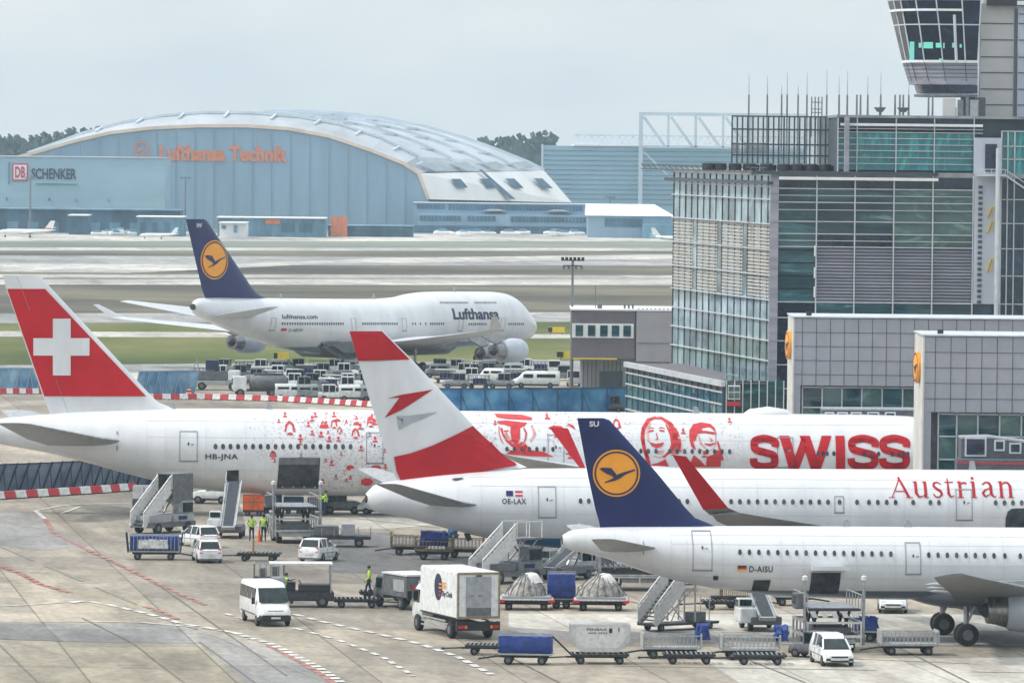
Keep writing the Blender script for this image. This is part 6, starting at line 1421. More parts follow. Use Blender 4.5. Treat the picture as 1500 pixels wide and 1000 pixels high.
def grey_truck():
    rt = E('service_truck', 'dark grey service truck half hidden behind the catering truck', 'truck')
    MB().bx(-2.2, 1.0, -1.05, 1.05, .75, 2.05).build('body', 'mid_grey', rt, bevel=.05); MB().bx(-2.25, 1.05, -1.1, 1.1, 2.053, 2.15).build('roof', 'plastic_white', rt)
    c = MB().loft(body_loft([(1.05, 1.0, .95, .55, 1.95), (1.9, 1.0, .93, .5, 1.95), (2.4, .97, .9, .5, 1.2), (2.6, .92, .85, .52, 1.0)])).build('cab', 'mid_grey', rt, smooth=True)
    for s in (-1, 1): MB().bx(1.2, 1.9, s * 1.0 - .03, s * 1.0 + .03, 1.15, 1.75).build('side_window', 'glass_van', c); MB().bx(-1.9, -.5, s * 1.07 - .02, s * 1.07 + .02, 1.1, 1.8).build('side_panel', 'light_grey', rt)
    MB().bx(-2.24, -2.205, -.5, .3, 1.0, 1.8).build('rear_window', 'lamp_clear', rt); MB().bx(-2.25, -2.205, .5, .75, 1.3, 1.5).build('tail_light', 'lamp_red', rt)
    wheels(rt, (-1.3, 1.7), .9, .4, .28); return rt
place(grey_truck(), 594, 890, 118)

def rails(b, x0, x1, y0, y1, z0, z1, step=.22, r=.018):
    for (ax, ay), (bx_, by) in (((x0, y0), (x1, y0)), ((x0, y1), (x1, y1)), ((x0, y0), (x0, y1)), ((x1, y0), (x1, y1))):
        p = Vector((ax, ay, 0)); q = Vector((bx_, by, 0)); L = (q - p).length; n = max(2, int(L / step))
        for zz in (z0, z1): b.bar(p + Vector((0, 0, zz)), q + Vector((0, 0, zz)), r * 3.2)
        for i in range(n + 1): v = p.lerp(q, i / n); b.bar(v + Vector((0, 0, z0)), v + Vector((0, 0, z1)), r * 2)
def cart(label, kind='rail', L=3.0, m='rail_grey', group=None, tarp=None, zdeck=.62, zr=1.25):
    rt = E('baggage_cart', label, 'baggage cart', group); h = .75
    MB().bx(-L / 2, L / 2, -h, h, zdeck - .1, zdeck).build('deck', 'light_grey' if m == 'rail_grey' else 'deck_dark', rt, bevel=.02)
    MB().bx(-L / 2 + .2, L / 2 - .2, -.3, .3, zdeck - .26, zdeck - .103).bar((L / 2, 0, .42), (L / 2 + 1.1, 0, .25), .09).bar((L / 2 - .4, -.4, .4), (L / 2 + .2, 0, .4), .07).bar((L / 2 - .4, .4, .4), (L / 2 + .2, 0, .4), .07).build('drawbar', 'dark_metal', rt)
    if kind in ('rail', 'tarp_end'):
        b = MB(); rails(b, -L / 2 + .05, L / 2 - .05, -h + .04, h - .04, zdeck + .002, zr); b.build('side_rail', m, rt)
        for x in (-L / 2, L / 2): MB().bx(x - .04, x + .04, -h, h, zdeck + .003, zr + .12).build('end_board', m, rt) if m == 'rail_grey' else MB().bar((x, -h, zdeck), (x, -h, zr + .3), .07).bar((x, h, zdeck), (x, h, zr + .3), .07).bar((x, -h, zr + .3), (x, h, zr + .3), .07).build('end_frame', m, rt)
    wheels(rt, (-L / 2 + .55, L / 2 - .55), h - .1, .24, .16, 'mid_grey')
    return rt
def crumple(x0, x1, y0, y1, z0, z1, seed=1, n=14, amp=.07, taper=.86):
    rd = random.Random(seed); rings = []
    for i in range(n + 1):
        u = i / n; x = x0 + (x1 - x0) * u; ring = []
        for k in range(16):
            a = 2 * pi * k / 16; ca, sa = cos(a), sin(a); r = 1 / max(abs(ca), abs(sa)) ** .75
            yy = (y0 + y1) / 2 + (y1 - y0) / 2 * ca * r * (taper if sa > 0 else 1); zz = (z0 + z1) / 2 + (z1 - z0) / 2 * sa * r
            ring.append((x + rd.uniform(-amp, amp), yy + rd.uniform(-amp, amp), max(z0, zz + rd.uniform(-amp, amp) * (1 if sa > 0 else .3))))
        rings.append(ring)
    return MB().loft(rings)
GR = 'grey railed baggage carts drawn up in the front row'
for i, (px, py, lb) in enumerate(((983, 963, 'grey railed baggage cart with a rolled blue curtain, left of two in the front row'), (1098, 965, 'grey railed baggage cart with a rolled blue curtain, right of two in the front row'), (1330, 958, 'grey railed baggage cart standing alone at the right before the landing gear'))):
    c = cart(lb, m='rail_grey', group=GR, L=3.15)
    if i < 2: crumple(-2.05, -1.38, -.45, .45, 1.0, 1.85, 20 + i, 6, .09).build('rolled_curtain', 'blue_tarp', c, smooth=True)
    place(c, px, py, 184 + i)
# flat dollies in front
def dolly(label, L=2.6, group=None, rollers=True, seed=0):
    rt = E('pallet_dolly', label, 'dolly', group); h = .8
    b = MB().bar((-L / 2, -h, .5), (L / 2, -h, .5), .1, .12).bar((-L / 2, h, .5), (L / 2, h, .5), .1, .12).bar((-L / 2, -h, .5), (-L / 2, h, .5), .1, .12).bar((L / 2, -h, .5), (L / 2, h, .5), .1, .12).bar((0, -h, .47), (0, h, .47), .12, .1)
    b.bar((-L / 2, 0, .35), (L / 2 + .3, 0, .35), .14, .1); b.build('frame', 'dark_metal', rt)
    if rollers:
        r = MB()
        for i in range(10): x = -L / 2 + .18 + i * (L - .36) / 9; r.tube((x, -h + .05, .56), (x, h - .05, .56), .045, 6)
        r.build('rollers', 'steel', rt)
    MB().bar((L / 2 + .3, 0, .35), (L / 2 + 1.25, 0, .3), .07).tube((L / 2 + 1.25, 0, .3), (L / 2 + 1.4, 0, .3), .06).build('drawbar', 'dark_metal', rt)
    wheels(rt, (-L / 2 + .45, L / 2 - .45), h - .12, .22, .15, 'mid_grey'); return rt
GD = 'empty pallet dollies among the baggage carts'
for px, py, rz, lb in ((1009, 971, 182, 'empty dark dolly below the left front railed cart'), (1113, 972, 182, 'empty dark dolly below the right front railed cart'), (522, 889, 3, 'empty roller dolly with a worker standing on it'), (716, 958, 176, 'empty dolly hitched before the blue covered cart in front'), (380, 821, 175, 'low dark dolly with a small orange post behind the white hatchback'), (560, 878, 0, 'dark dolly end beside the grey service truck'), (1062, 892, 185, 'dark dolly loaded with tyres and hoses under the nearest jet')):
    d = dolly(lb, 2.4 if 'hitched' in lb else 2.7, GD); place(d, px, py, rz)
    if 'orange post' in lb: MB().bx(.35, .46, -.06, .06, .6, 1.4).bx(.2, .7, -.3, .3, .58, .66).build('post', 'rail_tan', d)
    if 'tyres' in lb:
        for x in (-.9, -.3, .5): MB().lathe([(0, .2), (.02, .38), (.2, .38), (.22, .2)], (x, 0, .62), 'z', 14).build('spare_tyre', 'rubber', d)
# front row covered cart and container
def covered(label, m='blue_tarp', L=2.9, group=None, seed=1, zh=1.55, white=False):
    rt = cart(label, 'none', L, group=group); rt.name = 'covered_cart'
    b = crumple(-L / 2 + .03, L / 2 - .03, -.74, .74, .63, zh, seed, 14, .045, .95).build('cover', m, rt, smooth=True)
    r = MB()
    for s in (-.62, .62): r.bar((-L / 2, s, zh + .04), (L / 2, s, zh + .04), .05)
    r.build('cover_rail', 'light_grey', rt)
    return rt
place(covered('cart under a bright blue cover at the left end of the front row', seed=4), 770, 972, 176)
def silver_container():
    rt = dolly('silver cargo container with angled sides on a low dolly in the front row', 3.0); rt.name = 'cargo_container'; rt['category'] = 'container'
    c = MB().loft([[(-1.0, y, .66), (1.0, y, .66), (1.58, y, 1.25), (1.62, y, 2.15), (-1.62, y, 2.15), (-1.58, y, 1.25)] for y in (-.76, .76)]).build('shell', 'aluminium', rt, bevel=.04)
    MB().prism([(-.9, .9), (.9, .9), (1.3, 1.3), (1.3, 2.0), (-1.3, 2.0), (-1.3, 1.3)], .768, .785).build('door_panel', 'plastic_white', c)
    for t_, z0, z1, x0, x1 in (('PENBAX', 1.82, 1.95, .75, -.35), ('AKE 5023', 1.64, 1.74, .7, -.35)):
        vs, fs = text_polys(t_, .02); MB().add([(x0 + (x1 - x0) * u, .79, z0 + (z1 - z0) * v) for u, v in vs], fs).build('lettering', 'ink', c)
    MB().bx(-.62, -.45, .786, .80, 1.7, 1.95).bx(-1.0, -.95, .786, .80, 1.75, 2.0).build('placard', 'ink', c)
    MB().bar((1.35, 0, .3), (2.6, 0, 1.5), .09).build('raised_drawbar', 'dark_metal', rt)
    return rt
place(silver_container(), 878, 971, 183)
c = covered('cart with crumpled dark blue and white sacks under a net at the left', L=3.3, seed=9, zh=1.6)
crumple(-1.0, .9, -.80, -.62, .75, 1.35, 12, 8, .06).build('white_sack', 'plastic_white', c, smooth=True); place(c, 226, 819, 2)
crumple(-1.0, .9, .62, .80, .75, 1.35, 12, 8, .06).build('white_sack', 'plastic_white', c, smooth=True)
b = MB()
for x in rng(-1.6, 1.6, 14): b.bar((x, -.82, .65), (x, -.78, 1.6), .03)
b.build('net_rail', 'rail_grey', c)
for x in (-1.72, 1.72): MB().bar((x, -.78, .5), (x * 1.08, -.78, 1.75), .09).bar((x, .78, .5), (x * 1.08, .78, 1.75), .09).bar((x * 1.08, -.78, 1.75), (x * 1.08, .78, 1.75), .09).build('end_frame', 'navy_text', c)
# tan railed carts beside the red-white-red jet
GT = 'tan railed baggage carts under the middle jet'
for i, (px, py, lb) in enumerate(((600, 812, 'tan railed baggage cart, empty, leftmost under the middle jet'), (636, 819, 'tan railed baggage cart with blue bags on top under the middle jet'), (681, 816, 'tan railed baggage cart, empty, right beside the stair truck'))):
    c = cart(lb, m='rail_tan', group=GT, L=2.5)
    if i == 1: crumple(-.9, .9, -.6, .6, .9, 1.9, 31, 9, .08).build('bags', 'blue_tarp', c, smooth=True)
    if i == 2: crumple(.5, 1.1, -.5, .5, 1.3, 1.9, 33, 5, .08).build('bags', 'blue_box', c, smooth=True)
    place(c, px, py, 178)
# pallets under nets
def netted(label, group, seed, wide=1.0):
    rt = dolly(label, 3.0, group); rt.name = 'netted_pallet'; rt['category'] = 'pallet'
    MB().bx(-1.6, 1.6, -1.2, 1.2, .62, .72).build('pallet', 'plastic_white', rt, bevel=.02); MB().bx(-1.5, 1.5, -1.1, 1.1, .723, .86).build('load_base', 'light_grey', rt, bevel=.05); MB().bx(-1.68, -1.3, -1.23, 1.23, .5, .66).bx(1.3, 1.68, -1.23, 1.23, .5, .66).build('corner_bumper', 'barrier_red', rt)
    rd = random.Random(seed); rings = []
    for k in range(7):
        u = k / 6; rx = (1.45 * wide) * (1 - u ** 1.7 * .82); ry = 1.0 * (1 - u ** 2 * .75); z = .86 + 1.25 * u
        rings.append([(rx * cos(a) * rd.uniform(.9, 1.06), ry * sin(a) * rd.uniform(.9, 1.06), z + rd.uniform(-.05, .05)) for a in [2 * pi * i / 18 for i in range(18)]])
    l = MB().loft(rings).build('load', 'net_pallet', rt, smooth=True)
    sh = []
    for k in range(5): u = k / 4; sh.append([((1.0 - .75 * u) * .75 * cos(a) - .25, (.62 - .4 * u) * sin(a), 1.62 + .56 * sin(u * pi / 2) + rd.uniform(-.04, .04)) for a in [2 * pi * i / 16 for i in range(16)]])
    MB().loft(sh).build('plastic_sheet', 'plastic_white', rt, smooth=True)
    nb = MB()
    for i in range(0, 18, 1):
        for p_, q_ in zip(rings, rings[1:]): nb.bar(Vector(p_[i]) * 1.012, Vector(q_[i]) * 1.012, .035)
    nb.build('net', 'mid_grey', rt); return rt
place(netted('netted cargo pallet on a red tipped dolly right of the catering truck', 'netted pallets', 2, .85), 771, 892, 180)
place(netted('netted cargo heap on a red tipped dolly between blue covered cart and stairs', 'netted pallets', 8, 1.05), 880, 893, 180)
c = covered('short cart under a blue dome cover between the two netted pallets', L=1.7, seed=14, zh=2.1)
MB().bx(-.5, -.2, -.82, -.76, .6, 1.5).build('yellow_strap', 'yellow', c); MB().bx(-.95, .95, -.85, .85, .40, .58).build('bumper', 'dark_metal', c); place(c, 822, 890, 180)

# stairs on a truck
def stair_run(rt, x0, z0, x1, z1, hw, m='plastic_white', side='light_grey'):
    b = MB(); n = int((z1 - z0) / .2)
    for i in range(n): u = i / n; b.bx(x0 + (x1 - x0) * u - .02, x0 + (x1 - x0) * (u + 1 / n) + .02, -hw, hw, z0 + (z1 - z0) * u, z0 + (z1 - z0) * u + .06)
    b.build('steps', 'mid_grey', rt)
    for s in (-1, 1):
        y = s * hw; b = MB(); b.bar((x0, y, z0), (x1, y, z1), .08, .32); b.bar((x0, y, z0 + 1.05), (x1, y, z1 + 1.05), .08, .08)
        L = 9
        for i in range(L + 1): u = i / L; b.bar((x0 + (x1 - x0) * u, y, z0 + (z1 - z0) * u), (x0 + (x1 - x0) * u, y, z0 + (z1 - z0) * u + 1.05), .05)
        b.build('balustrade', m, rt)
        MB().loft([[(x0, y - .015, z0 + .2), (x0, y + .015, z0 + .2), (x0, y + .015, z0 + .85), (x0, y - .015, z0 + .85)], [(x1, y - .015, z1 + .2), (x1, y + .015, z1 + .2), (x1, y + .015, z1 + .85), (x1, y - .015, z1 + .85)]]).build('side_panel', m, rt)
def stair_truck(label, body='light_grey', top=4.0, canopy=True):
    rt = E('stair_truck', label, 'stair truck')
    # truck (forward +X), stairs rise backwards over the cab from the front
    MB().bx(-3.2, 1.6, -.95, .95, .45, .8).build('chassis', 'mid_grey', rt)
    c = MB().bx(-.9, 1.4, -1.0, 1.0, .803, 1.35).bx(.1, 1.35, -.95, -.1, 1.353, 2.25).build('cab', body, rt, bevel=.06)
    MB().bx(.2, 1.25, -.985, -.955, 1.45, 2.12).bx(1.355, 1.385, -.85, -.2, 1.45, 2.12).build('cab_window', 'glass_van', c)
    MB().bx(-3.0, -1.0, -1.0, 1.0, .803, 1.3).build('body', body, rt, bevel=.05)
    stair_run(rt, -3.6, .5, -.7, top, .62)
    MB().bx(-.7, 1.5, -.72, .72, top, top + .12).build('platform', 'mid_grey', rt)
    b = MB()
    for s in (-1, 1):
        for x in (-.7, .4, 1.5): b.bar((x, s * .7, top + .1), (x, s * .7, top + 1.15), .05)
        b.bar((-.7, s * .7, top + 1.15), (1.5, s * .7, top + 1.15), .06)
    b.build('platform_rail', 'plastic_white', rt)
    if canopy: MB().bx(-.65, 1.5, -.76, -.73, top - .9, top + 1.1).bx(-.65, 1.5, .73, .76, top - .9, top + 1.1).bx(-.65, 1.5, -.76, .76, top + 1.103, top + 1.18).build('canopy', 'mid_grey', rt)
    b = MB()
    for s in (-.5, .5): b.bar((-.3, s, 1.3), (1.3, s, top), .09).bar((1.3, s, 1.3), (-.3, s, top), .09).bar((-.3, s, 1.3), (-.3, s, top), .07)
    b.build('scissor_frame', 'steel', rt)
    MB().bx(-.3, .6, -1.02, -1.005, .95, 1.2).build('marking', 'navy', rt)
    wheels(rt, (-2.4, .8), .85, .40, .28); return rt
place(stair_truck('boarding stair truck with dark canopy below the rear of the large jet', top=3.0), 250, 779, 52)
place(stair_truck('boarding stair truck with open lattice frame under the blue belly', top=2.7, canopy=False, body='vehicle_grey'), 757, 852, 44)
def towed_stairs():
    rt = E('boarding_stairs', 'white lattice boarding stairs on a trailer below the nearest jet tail', 'stairs')
    stair_run(rt, -2.2, .4, .0, 2.6, .75, 'plastic_white'); MB().bx(0, .8, -.8, .8, 2.6, 2.7).build('platform', 'mid_grey', rt)
    b = MB()
    for s in (-.75, .75):
        b.bar((0, s, .5), (0, s, 3.6), .07).bar((.8, s, .5), (.8, s, 3.6), .07).bar((0, s, 3.6), (.8, s, 3.6), .06); b.bar((-1.9, s, .45), (.8, s, 2.5), .06).bar((-1, s, .5), (0, s, 2.4), .05).bar((0, s, .5), (-1.0, s, 1.5), .05)
    b.build('lattice', 'light_grey', rt)
    MB().bx(-2.3, 2.6, -.7, .7, .32, .45).bar((2.6, 0, .38), (3.2, 0, .35), .12).build('chassis', 'dark_metal', rt); MB().bx(.9, 1.9, -.4, .4, .453, 1.0).build('power_pack', 'mid_grey', rt)
    for x, s in ((1.9, -.7), (2.4, .7)): MB().bar((x, s, .4), (x, s, 1.9), .04).build('rail_post', 'light_grey', rt)
    wheels(rt, (-1.6, 2.0), .6, .22, .16); return rt
place(towed_stairs(), 990, 922, 38)
def belt_loader(label, top, L=6.0, cabc='vehicle_white', rev=False):
    """belt rises towards +X"""
    rt = E('belt_loader', label, 'belt loader')
    x0, x1 = -L / 2, L / 2; z0, z1 = .75, top
    MB().bar((x0, 0, z0), (x1, 0, z1), .95, .22).build('belt_frame', 'light_grey', rt)
    MB().bar((x0 + .1, 0, z0 + .15), (x1 - .05, 0, z1 + .15), .72, .06).build('belt', 'conveyor', rt)
    b = MB()
    for s in (-.52, .52):
        b.bar((x0, s, z0 + .2), (x1, s, z1 + .2), .05, .10)
    b.build('side_rail', 'aluminium', rt)
    b = MB().bar((x0 + 1.2, .55, z0 + .6), (x1, .55, z1 + .9), .04)
    for u in (.2, .5, .8, 1): b.bar((x0 + L * u, .55, z0 + (z1 - z0) * u), (x0 + L * u, .55, z0 + (z1 - z0) * u + .85), .04)
    b.build('handrail', 'aluminium', rt)
    MB().bx(-2.0, 1.6, -.9, .9, .4, .85).build('chassis', 'mid_grey', rt, bevel=.04)
    c = MB().bx(-1.9, -.1, .56, 1.5, .5, 1.35).bx(-1.0, -.15, .6, 1.45, 1.353, 1.85).build('cab', cabc, rt, bevel=.05); MB().bx(-1.03, -1.005, .68, 1.38, 1.42, 1.78).bx(-.9, -.25, 1.455, 1.48, 1.42, 1.78).build('cab_window', 'glass_van', c)
    MB().bar((.3, -.3, .85), (1.2, -.3, z0 + (z1 - z0) * .68), .1).bar((.3, .3, .85), (1.2, .3, z0 + (z1 - z0) * .68), .1).build('lift_strut', 'steel', rt)
    wheels(rt, (-1.3, 1.0), .8, .33, .24); return rt
place(belt_loader('belt loader reaching steeply up to the small rear hold of the large jet', 3.6, 5.2), 338, 786, 88)
place(belt_loader('dark belt loader next to the worker under the blue belly', 2.6, 4.2, 'vehicle_grey'), 832, 848, 55)
place(belt_loader('belt loader with white cab reaching up to the nearest jet', 2.75, 4.6), 1112, 921, 100)
def high_loader(label, up, L=6.2, big=True):
    rt = E('high_loader', label, 'cargo loader'); h = 1.5
    MB().bx(-L / 2, L / 2, -h * .8, h * .8, .5, .75).build('chassis', 'light_grey', rt)
    b = MB()
    for s in (-1, 1):
        b.bar((-L / 2, s * h, .9), (L / 2, s * h, .9), .14, .16)
        for x in rng(-L / 2, L / 2, 5): b.bar((x, s * h, .5), (x, s * h, up * .72), .10)
        b.bar((-L / 2, s * h, up * .72), (L / 2, s * h, up * .72), .14)
    for x in (-L / 2, L / 2): b.bar((x, -h, .9), (x, h, .9), .14, .16).bar((x, -h, up * .72), (x, h, up * .72), .12)
    b.build('lift_frame', 'aluminium', rt)
    d = MB().bx(-L / 2, L / 2, -h, h, up, up + .12).build('platform', 'deck_dark', rt); r = MB()
    for i in range(16): x = -L / 2 + .2 + i * (L - .4) / 15; r.tube((x, -h + .1, up + .16), (x, h - .1, up + .16), .045, 6)
    r.build('rollers', 'steel', d)
    for s in (-1, 1):
        b = MB()
        for k in range(2): x0, x1 = (-L / 2 + .3, .0) if k == 0 else (0, L / 2 - .3); b.bar((x0, s * h * .6, .8), (x1, s * h * .6, up), .13).bar((x1, s * h * .6, .8), (x0, s * h * .6, up), .13)
        b.build('scissor_arm', 'dark_metal', rt)
    b = MB()
    for s in (-1, 1):
        b.bar((-L / 2, s * h, up + .9), (L / 2, s * h, up + .9), .05)
        for x in rng(-L / 2, L / 2, 6): b.bar((x, s * h, up), (x, s * h, up + .9), .05)
    b.build('guard_rail', 'light_grey', rt)
    for s in (-1, 1):
        for x in (-L / 2 + .1, ): t = MB().tube((x, s * (h + .15), .4), (x, s * (h + .15), up + 1.7), .09, 8).build('corner_post', 'steel', rt); MB().lathe([(-.16, .05), (-.1, .15), (.1, .15), (.16, .05)], (x, s * (h + .15), up + 1.8), 'z', 12).build('beacon', 'plastic_white', t)
    c = MB().bx(-L / 2 + .2, -L / 2 + 1.3, h + .05, h + .65, up + .1, up + .95).build('control_cab', 'mid_grey', rt, bevel=.04); MB().bx(-L / 2 + .3, -L / 2 + 1.2, h + .655, h + .68, up + .4, up + .85).build('cab_window', 'glass_van', c)
    MB().bx(-L / 2 + .5, L / 2 - .5, -h * .7, h * .7, .753, 1.35).build('engine_housing', 'mid_grey', rt, bevel=.05)
    wheels(rt, (-L / 2 + 1, L / 2 - 1), h * .75, .5, .35); return rt
def stripes(rt, x, h, z0, z1):
    for k in range(5): MB().add([(x, -h + k * h * .4 + .05, z0), (x, -h + k * h * .4 + .35, z0), (x, -h + k * h * .4 + .55, z1), (x, -h + k * h * .4 + .25, z1)], [(0, 1, 2, 3)]).build('warning_stripe', 'plastic_white', rt)
hl = place(high_loader('large cargo loader standing at the open hold of the rear jet', 2.4, 4.6), 428, 793, 100)
hl = place(high_loader('cargo loader standing at the open hold of the nearest jet, behind the estate car', 2.3, 4.2), 1211, 951, 98); stripes(hl, -2.2, 1.45, 1.95, 2.3)
hl = place(high_loader('long low cargo loader partly hidden by the nearest jet tail', 1.35, 5.2), 935, 863, 2)
# loader trailers
def flat_trailer(label, L=4.2, load='mid_grey'):
    rt = E('flat_trailer', label, 'trailer'); MB().bx(-L / 2, L / 2, -1.1, 1.1, .55, .78).build('deck', 'dark_metal', rt, bevel=.03)
    MB().bx(-L / 2 + .3, -.1, -.95, .95, .783, 1.45).build('load', load, rt, bevel=.04); MB().bx(.1, 1.0, -.9, .9, .783, 1.6).build('cabinet', 'light_grey', rt, bevel=.04)
    b = MB()
    for x in rng(-L / 2, L / 2, 6): b.bar((x, -1.08, .78), (x, -1.08, 1.3), .04).bar((x, 1.08, .78), (x, 1.08, 1.3), .04)
    b.build('stake', 'steel', rt); wheels(rt, (-L / 2 + .8, L / 2 - .8), .95, .32, .24); return rt
place(flat_trailer('low dark trailer with grey cabinets right of the large cargo loader'), 498, 800, 2)

# tractor with canopy and cage trolley beside the minibus
def canopy_tractor():
    rt = E('baggage_tractor', 'open baggage tractor with flat canopy behind the white minibus', 'tractor')
    MB().bx(-1.9, 1.9, -.85, .85, .4, .95).build('body', 'deck_dark', rt, bevel=.06); MB().bx(-.2, 1.7, -.8, .8, .953, 1.35).build('engine_hood', 'dark_metal', rt, bevel=.05)
    MB().bx(-1.95, 1.8, -.95, .95, 2.55, 2.65).build('canopy', 'plastic_white', rt); b = MB()
    for x in (-1.85, 1.7):
        for s in (-.85, .85): b.bar((x, s, .9), (x, s, 2.55), .07)
    b.build('canopy_post', 'light_grey', rt); MB().bx(-.9, -.4, -.5, .5, .95, 1.5).build('seat', 'black', rt); MB().tube((.0, 0, 1.3), (-.2, 0, 1.6), .03).build('steering_column', 'black', rt)
    MB().bx(-1.8, -1.0, -.75, .75, .953, 1.75).build('rear_rack', 'steel', rt)
    wheels(rt, (-1.2, 1.2), .75, .36, .26); return rt
place(canopy_tractor(), 442, 888, 4)
def cage():
    rt = E('cage_trolley', 'tall wire cage trolley standing behind the minibus', 'trolley'); b = MB(); rails(b, -.9, .9, -.6, .6, .4, 1.3, .3, .02); rails(b, -.9, .9, -.6, .6, 1.3, 2.2, .3, .02); b.build('cage', 'light_grey', rt)
    MB().bx(-.9, .9, -.6, .6, .3, .4).build('deck', 'dark_metal', rt); MB().bx(-.6, -.2, -.4, .4, .41, 1.9).bx(.2, .6, -.4, .4, .41, 2.0).build('shelf_load', 'mid_grey', rt); wheels(rt, (-.6, .6), .5, .15, .1); return rt
place(cage(), 394, 877, 0)
# containers and boxes under the rear jet
def box_container(label, m, L, W, Hh, group=None, roofm=None, cat='container', base=True):
    rt = E('container_box', label, cat, group); MB().bx(-L / 2, L / 2, -W / 2, W / 2, .45, Hh).build('shell', m, rt, bevel=.05)
    MB().bx(-L / 2 + .1, L / 2 - .1, -W / 2 - .03, -W / 2 - .005, .9 + (Hh - .45) * .1, .96 + (Hh - .45) * .1).bx(-.03, .03, -W / 2 - .03, -W / 2 - .005, .5, Hh - .1).build('door_seam', 'mid_grey', rt)
    MB().bx(-L / 2, L / 2, -W / 2 * .9, W / 2 * .9, .3, .447).build('base', 'dark_metal', rt); wheels(rt, (-L / 2 + .35, L / 2 - .35), W / 2 - .15, .2, .14)
    if roofm: MB().bx(-L / 2 - .02, L / 2 + .02, -W / 2 - .02, W / 2 + .02, Hh + .003, Hh + .06).build('roof', roofm, rt)
    return rt
c = place(box_container('pale box trolley with dark lower half left of the stair truck', 'vehicle_white', 1.7, 1.4, 2.1), 211, 752, 2); MB().bx(-.86, .86, -.715, -.705, .5, 1.15).build('lower_panel', 'mid_grey', c)
place(box_container('orange box trolley behind the two standing workers', 'orange_box', 1.55, 1.4, 1.55), 371, 755, 2)
GB = 'dark blue box trolleys in a row behind the cargo loader'
for k, (px, m, hh) in enumerate(((398, 'blue_box', 1.5), (430, 'blue_box', 1.3), (465, 'navy', 1.3))): place(box_container('dark blue box trolley in the row behind the cargo loader', m, 1.5, 1.2, hh, GB), px, 752 + k * .5, 2)
def tractor(label, m='vehicle_white', group=None, cab=True):
    rt = E('baggage_tractor', label, 'tractor', group); MB().loft(body_loft([(-1.5, .72, .68, .35, .95), (-.2, .76, .72, .3, 1.0), (1.0, .76, .7, .3, .98), (1.5, .66, .6, .35, .82)])).build('body', m, rt, smooth=True)
    if cab:
        MB().bx(-1.0, .3, -.68, .68, 1.0, 1.68).build('cab_window', 'glass_van', rt, bevel=.03); MB().bx(-1.08, .38, -.72, .72, 1.683, 1.78).build('roof', m, rt, bevel=.03)
        b = MB()
        for x in (-1.02, -.35, .32):
            for s in (-.69, .69): b.bar((x, s, .98), (x, s, 1.7), .08)
        b.build('pillar', m, rt); MB().bx(-1.45, 1.45, -.765, .765, .28, .42).build('skirt', 'black', rt)
    for s in (-1, 1): MB().bx(1.42, 1.5, s * .45 - .1, s * .45 + .1, .6, .75).build('headlight', 'lamp_clear', rt)
    MB().bx(1.46, 1.56, -.6, .6, .35, .5).build('bumper', 'black', rt)
    wheels(rt, (-.9, .95), .66, .32, .22); return rt
def van(label, m='vehicle_white', group=None, L=4.6, Ht=2.0):
    rt = E('service_van', label, 'van', group); h = .88; k = L / 4.6
    MB().loft(body_loft([(-2.3 * k, h * .97, h * .88, .35, Ht), (1.0 * k, h, h * .88, .3, Ht), (1.35 * k, h, h * .86, .3, Ht * .86), (1.8 * k, h * .97, h * .8, .3, 1.15), (2.28 * k, h * .86, h * .7, .38, .85)])).build('body', m, rt, smooth=True)
    for s in (-1, 1): MB().bx(.25 * k, 1.2 * k, s * h * .97 - .03, s * h * .97 + .03, 1.15, Ht * .84).build('side_window', 'glass_van', rt); MB().bx(-1.9 * k, -.1 * k, s * h * .97 - .02, s * h * .97 + .02, 1.2, Ht * .84).build('side_window', 'glass_van', rt)
    MB().loft([[(1.36 * k, -h * .8, Ht * .84), (1.36 * k, h * .8, Ht * .84), (1.43 * k, h * .8, Ht * .84), (1.43 * k, -h * .8, Ht * .84)], [(1.80 * k, -h * .8, 1.18), (1.80 * k, h * .8, 1.18), (1.88 * k, h * .8, 1.18), (1.88 * k, -h * .8, 1.18)]]).build('windscreen', 'glass_van', rt)
    MB().bx(-2.34 * k, -2.29 * k, -h * .75, h * .75, 1.15, Ht * .85).build('rear_window', 'glass_van', rt)
    MB().bx(2.2 * k, 2.32 * k, -h * .8, h * .8, .35, .55).build('bumper', 'black', rt)
    MB().bx(-2.2 * k, 2.1 * k, -h - .01, h + .01, .28, .48).build('sill', 'black', rt)
    wheels(rt, (-1.4 * k, 1.4 * k), h - .1, .33, .22); return rt
# vehicles glimpsed under the rear jet
place(tractor('low white tractor beyond the stair truck under the rear jet'), 311, 737, 170)
place(van('white van partly hidden below the middle jet tail'), 560, 753, 172, scale=.8)
place(tractor('grey tractor parked right of the blue box trolleys', 'vehicle_grey'), 500, 752, 5)
place(tractor('dark grey tractor half hidden behind the estate car', 'mid_grey'), 1190, 962, 150, scale=.8)
c = cart('cart with a bundled blue tarpaulin between the estate car and the right railed cart', 'none', 2.2); crumple(-.9, .5, -.5, .5, .65, 1.35, 41, 7, .09).build('tarpaulin', 'blue_tarp', c, smooth=True); place(c, 1262, 938, 170)
place(cart('dark low cart half hidden behind the belt loader of the nearest jet', 'rail', 2.4, 'rail_grey'), 1160, 886, 3)
place(tractor('grey tractor seen in the gap between the jet tails', 'light_grey'), 872, 842, 10)
place(cart('dark railed cart below the fuselage right of the boarding stairs', 'rail', 2.4, 'rail_tan'), 1085, 889, 2)

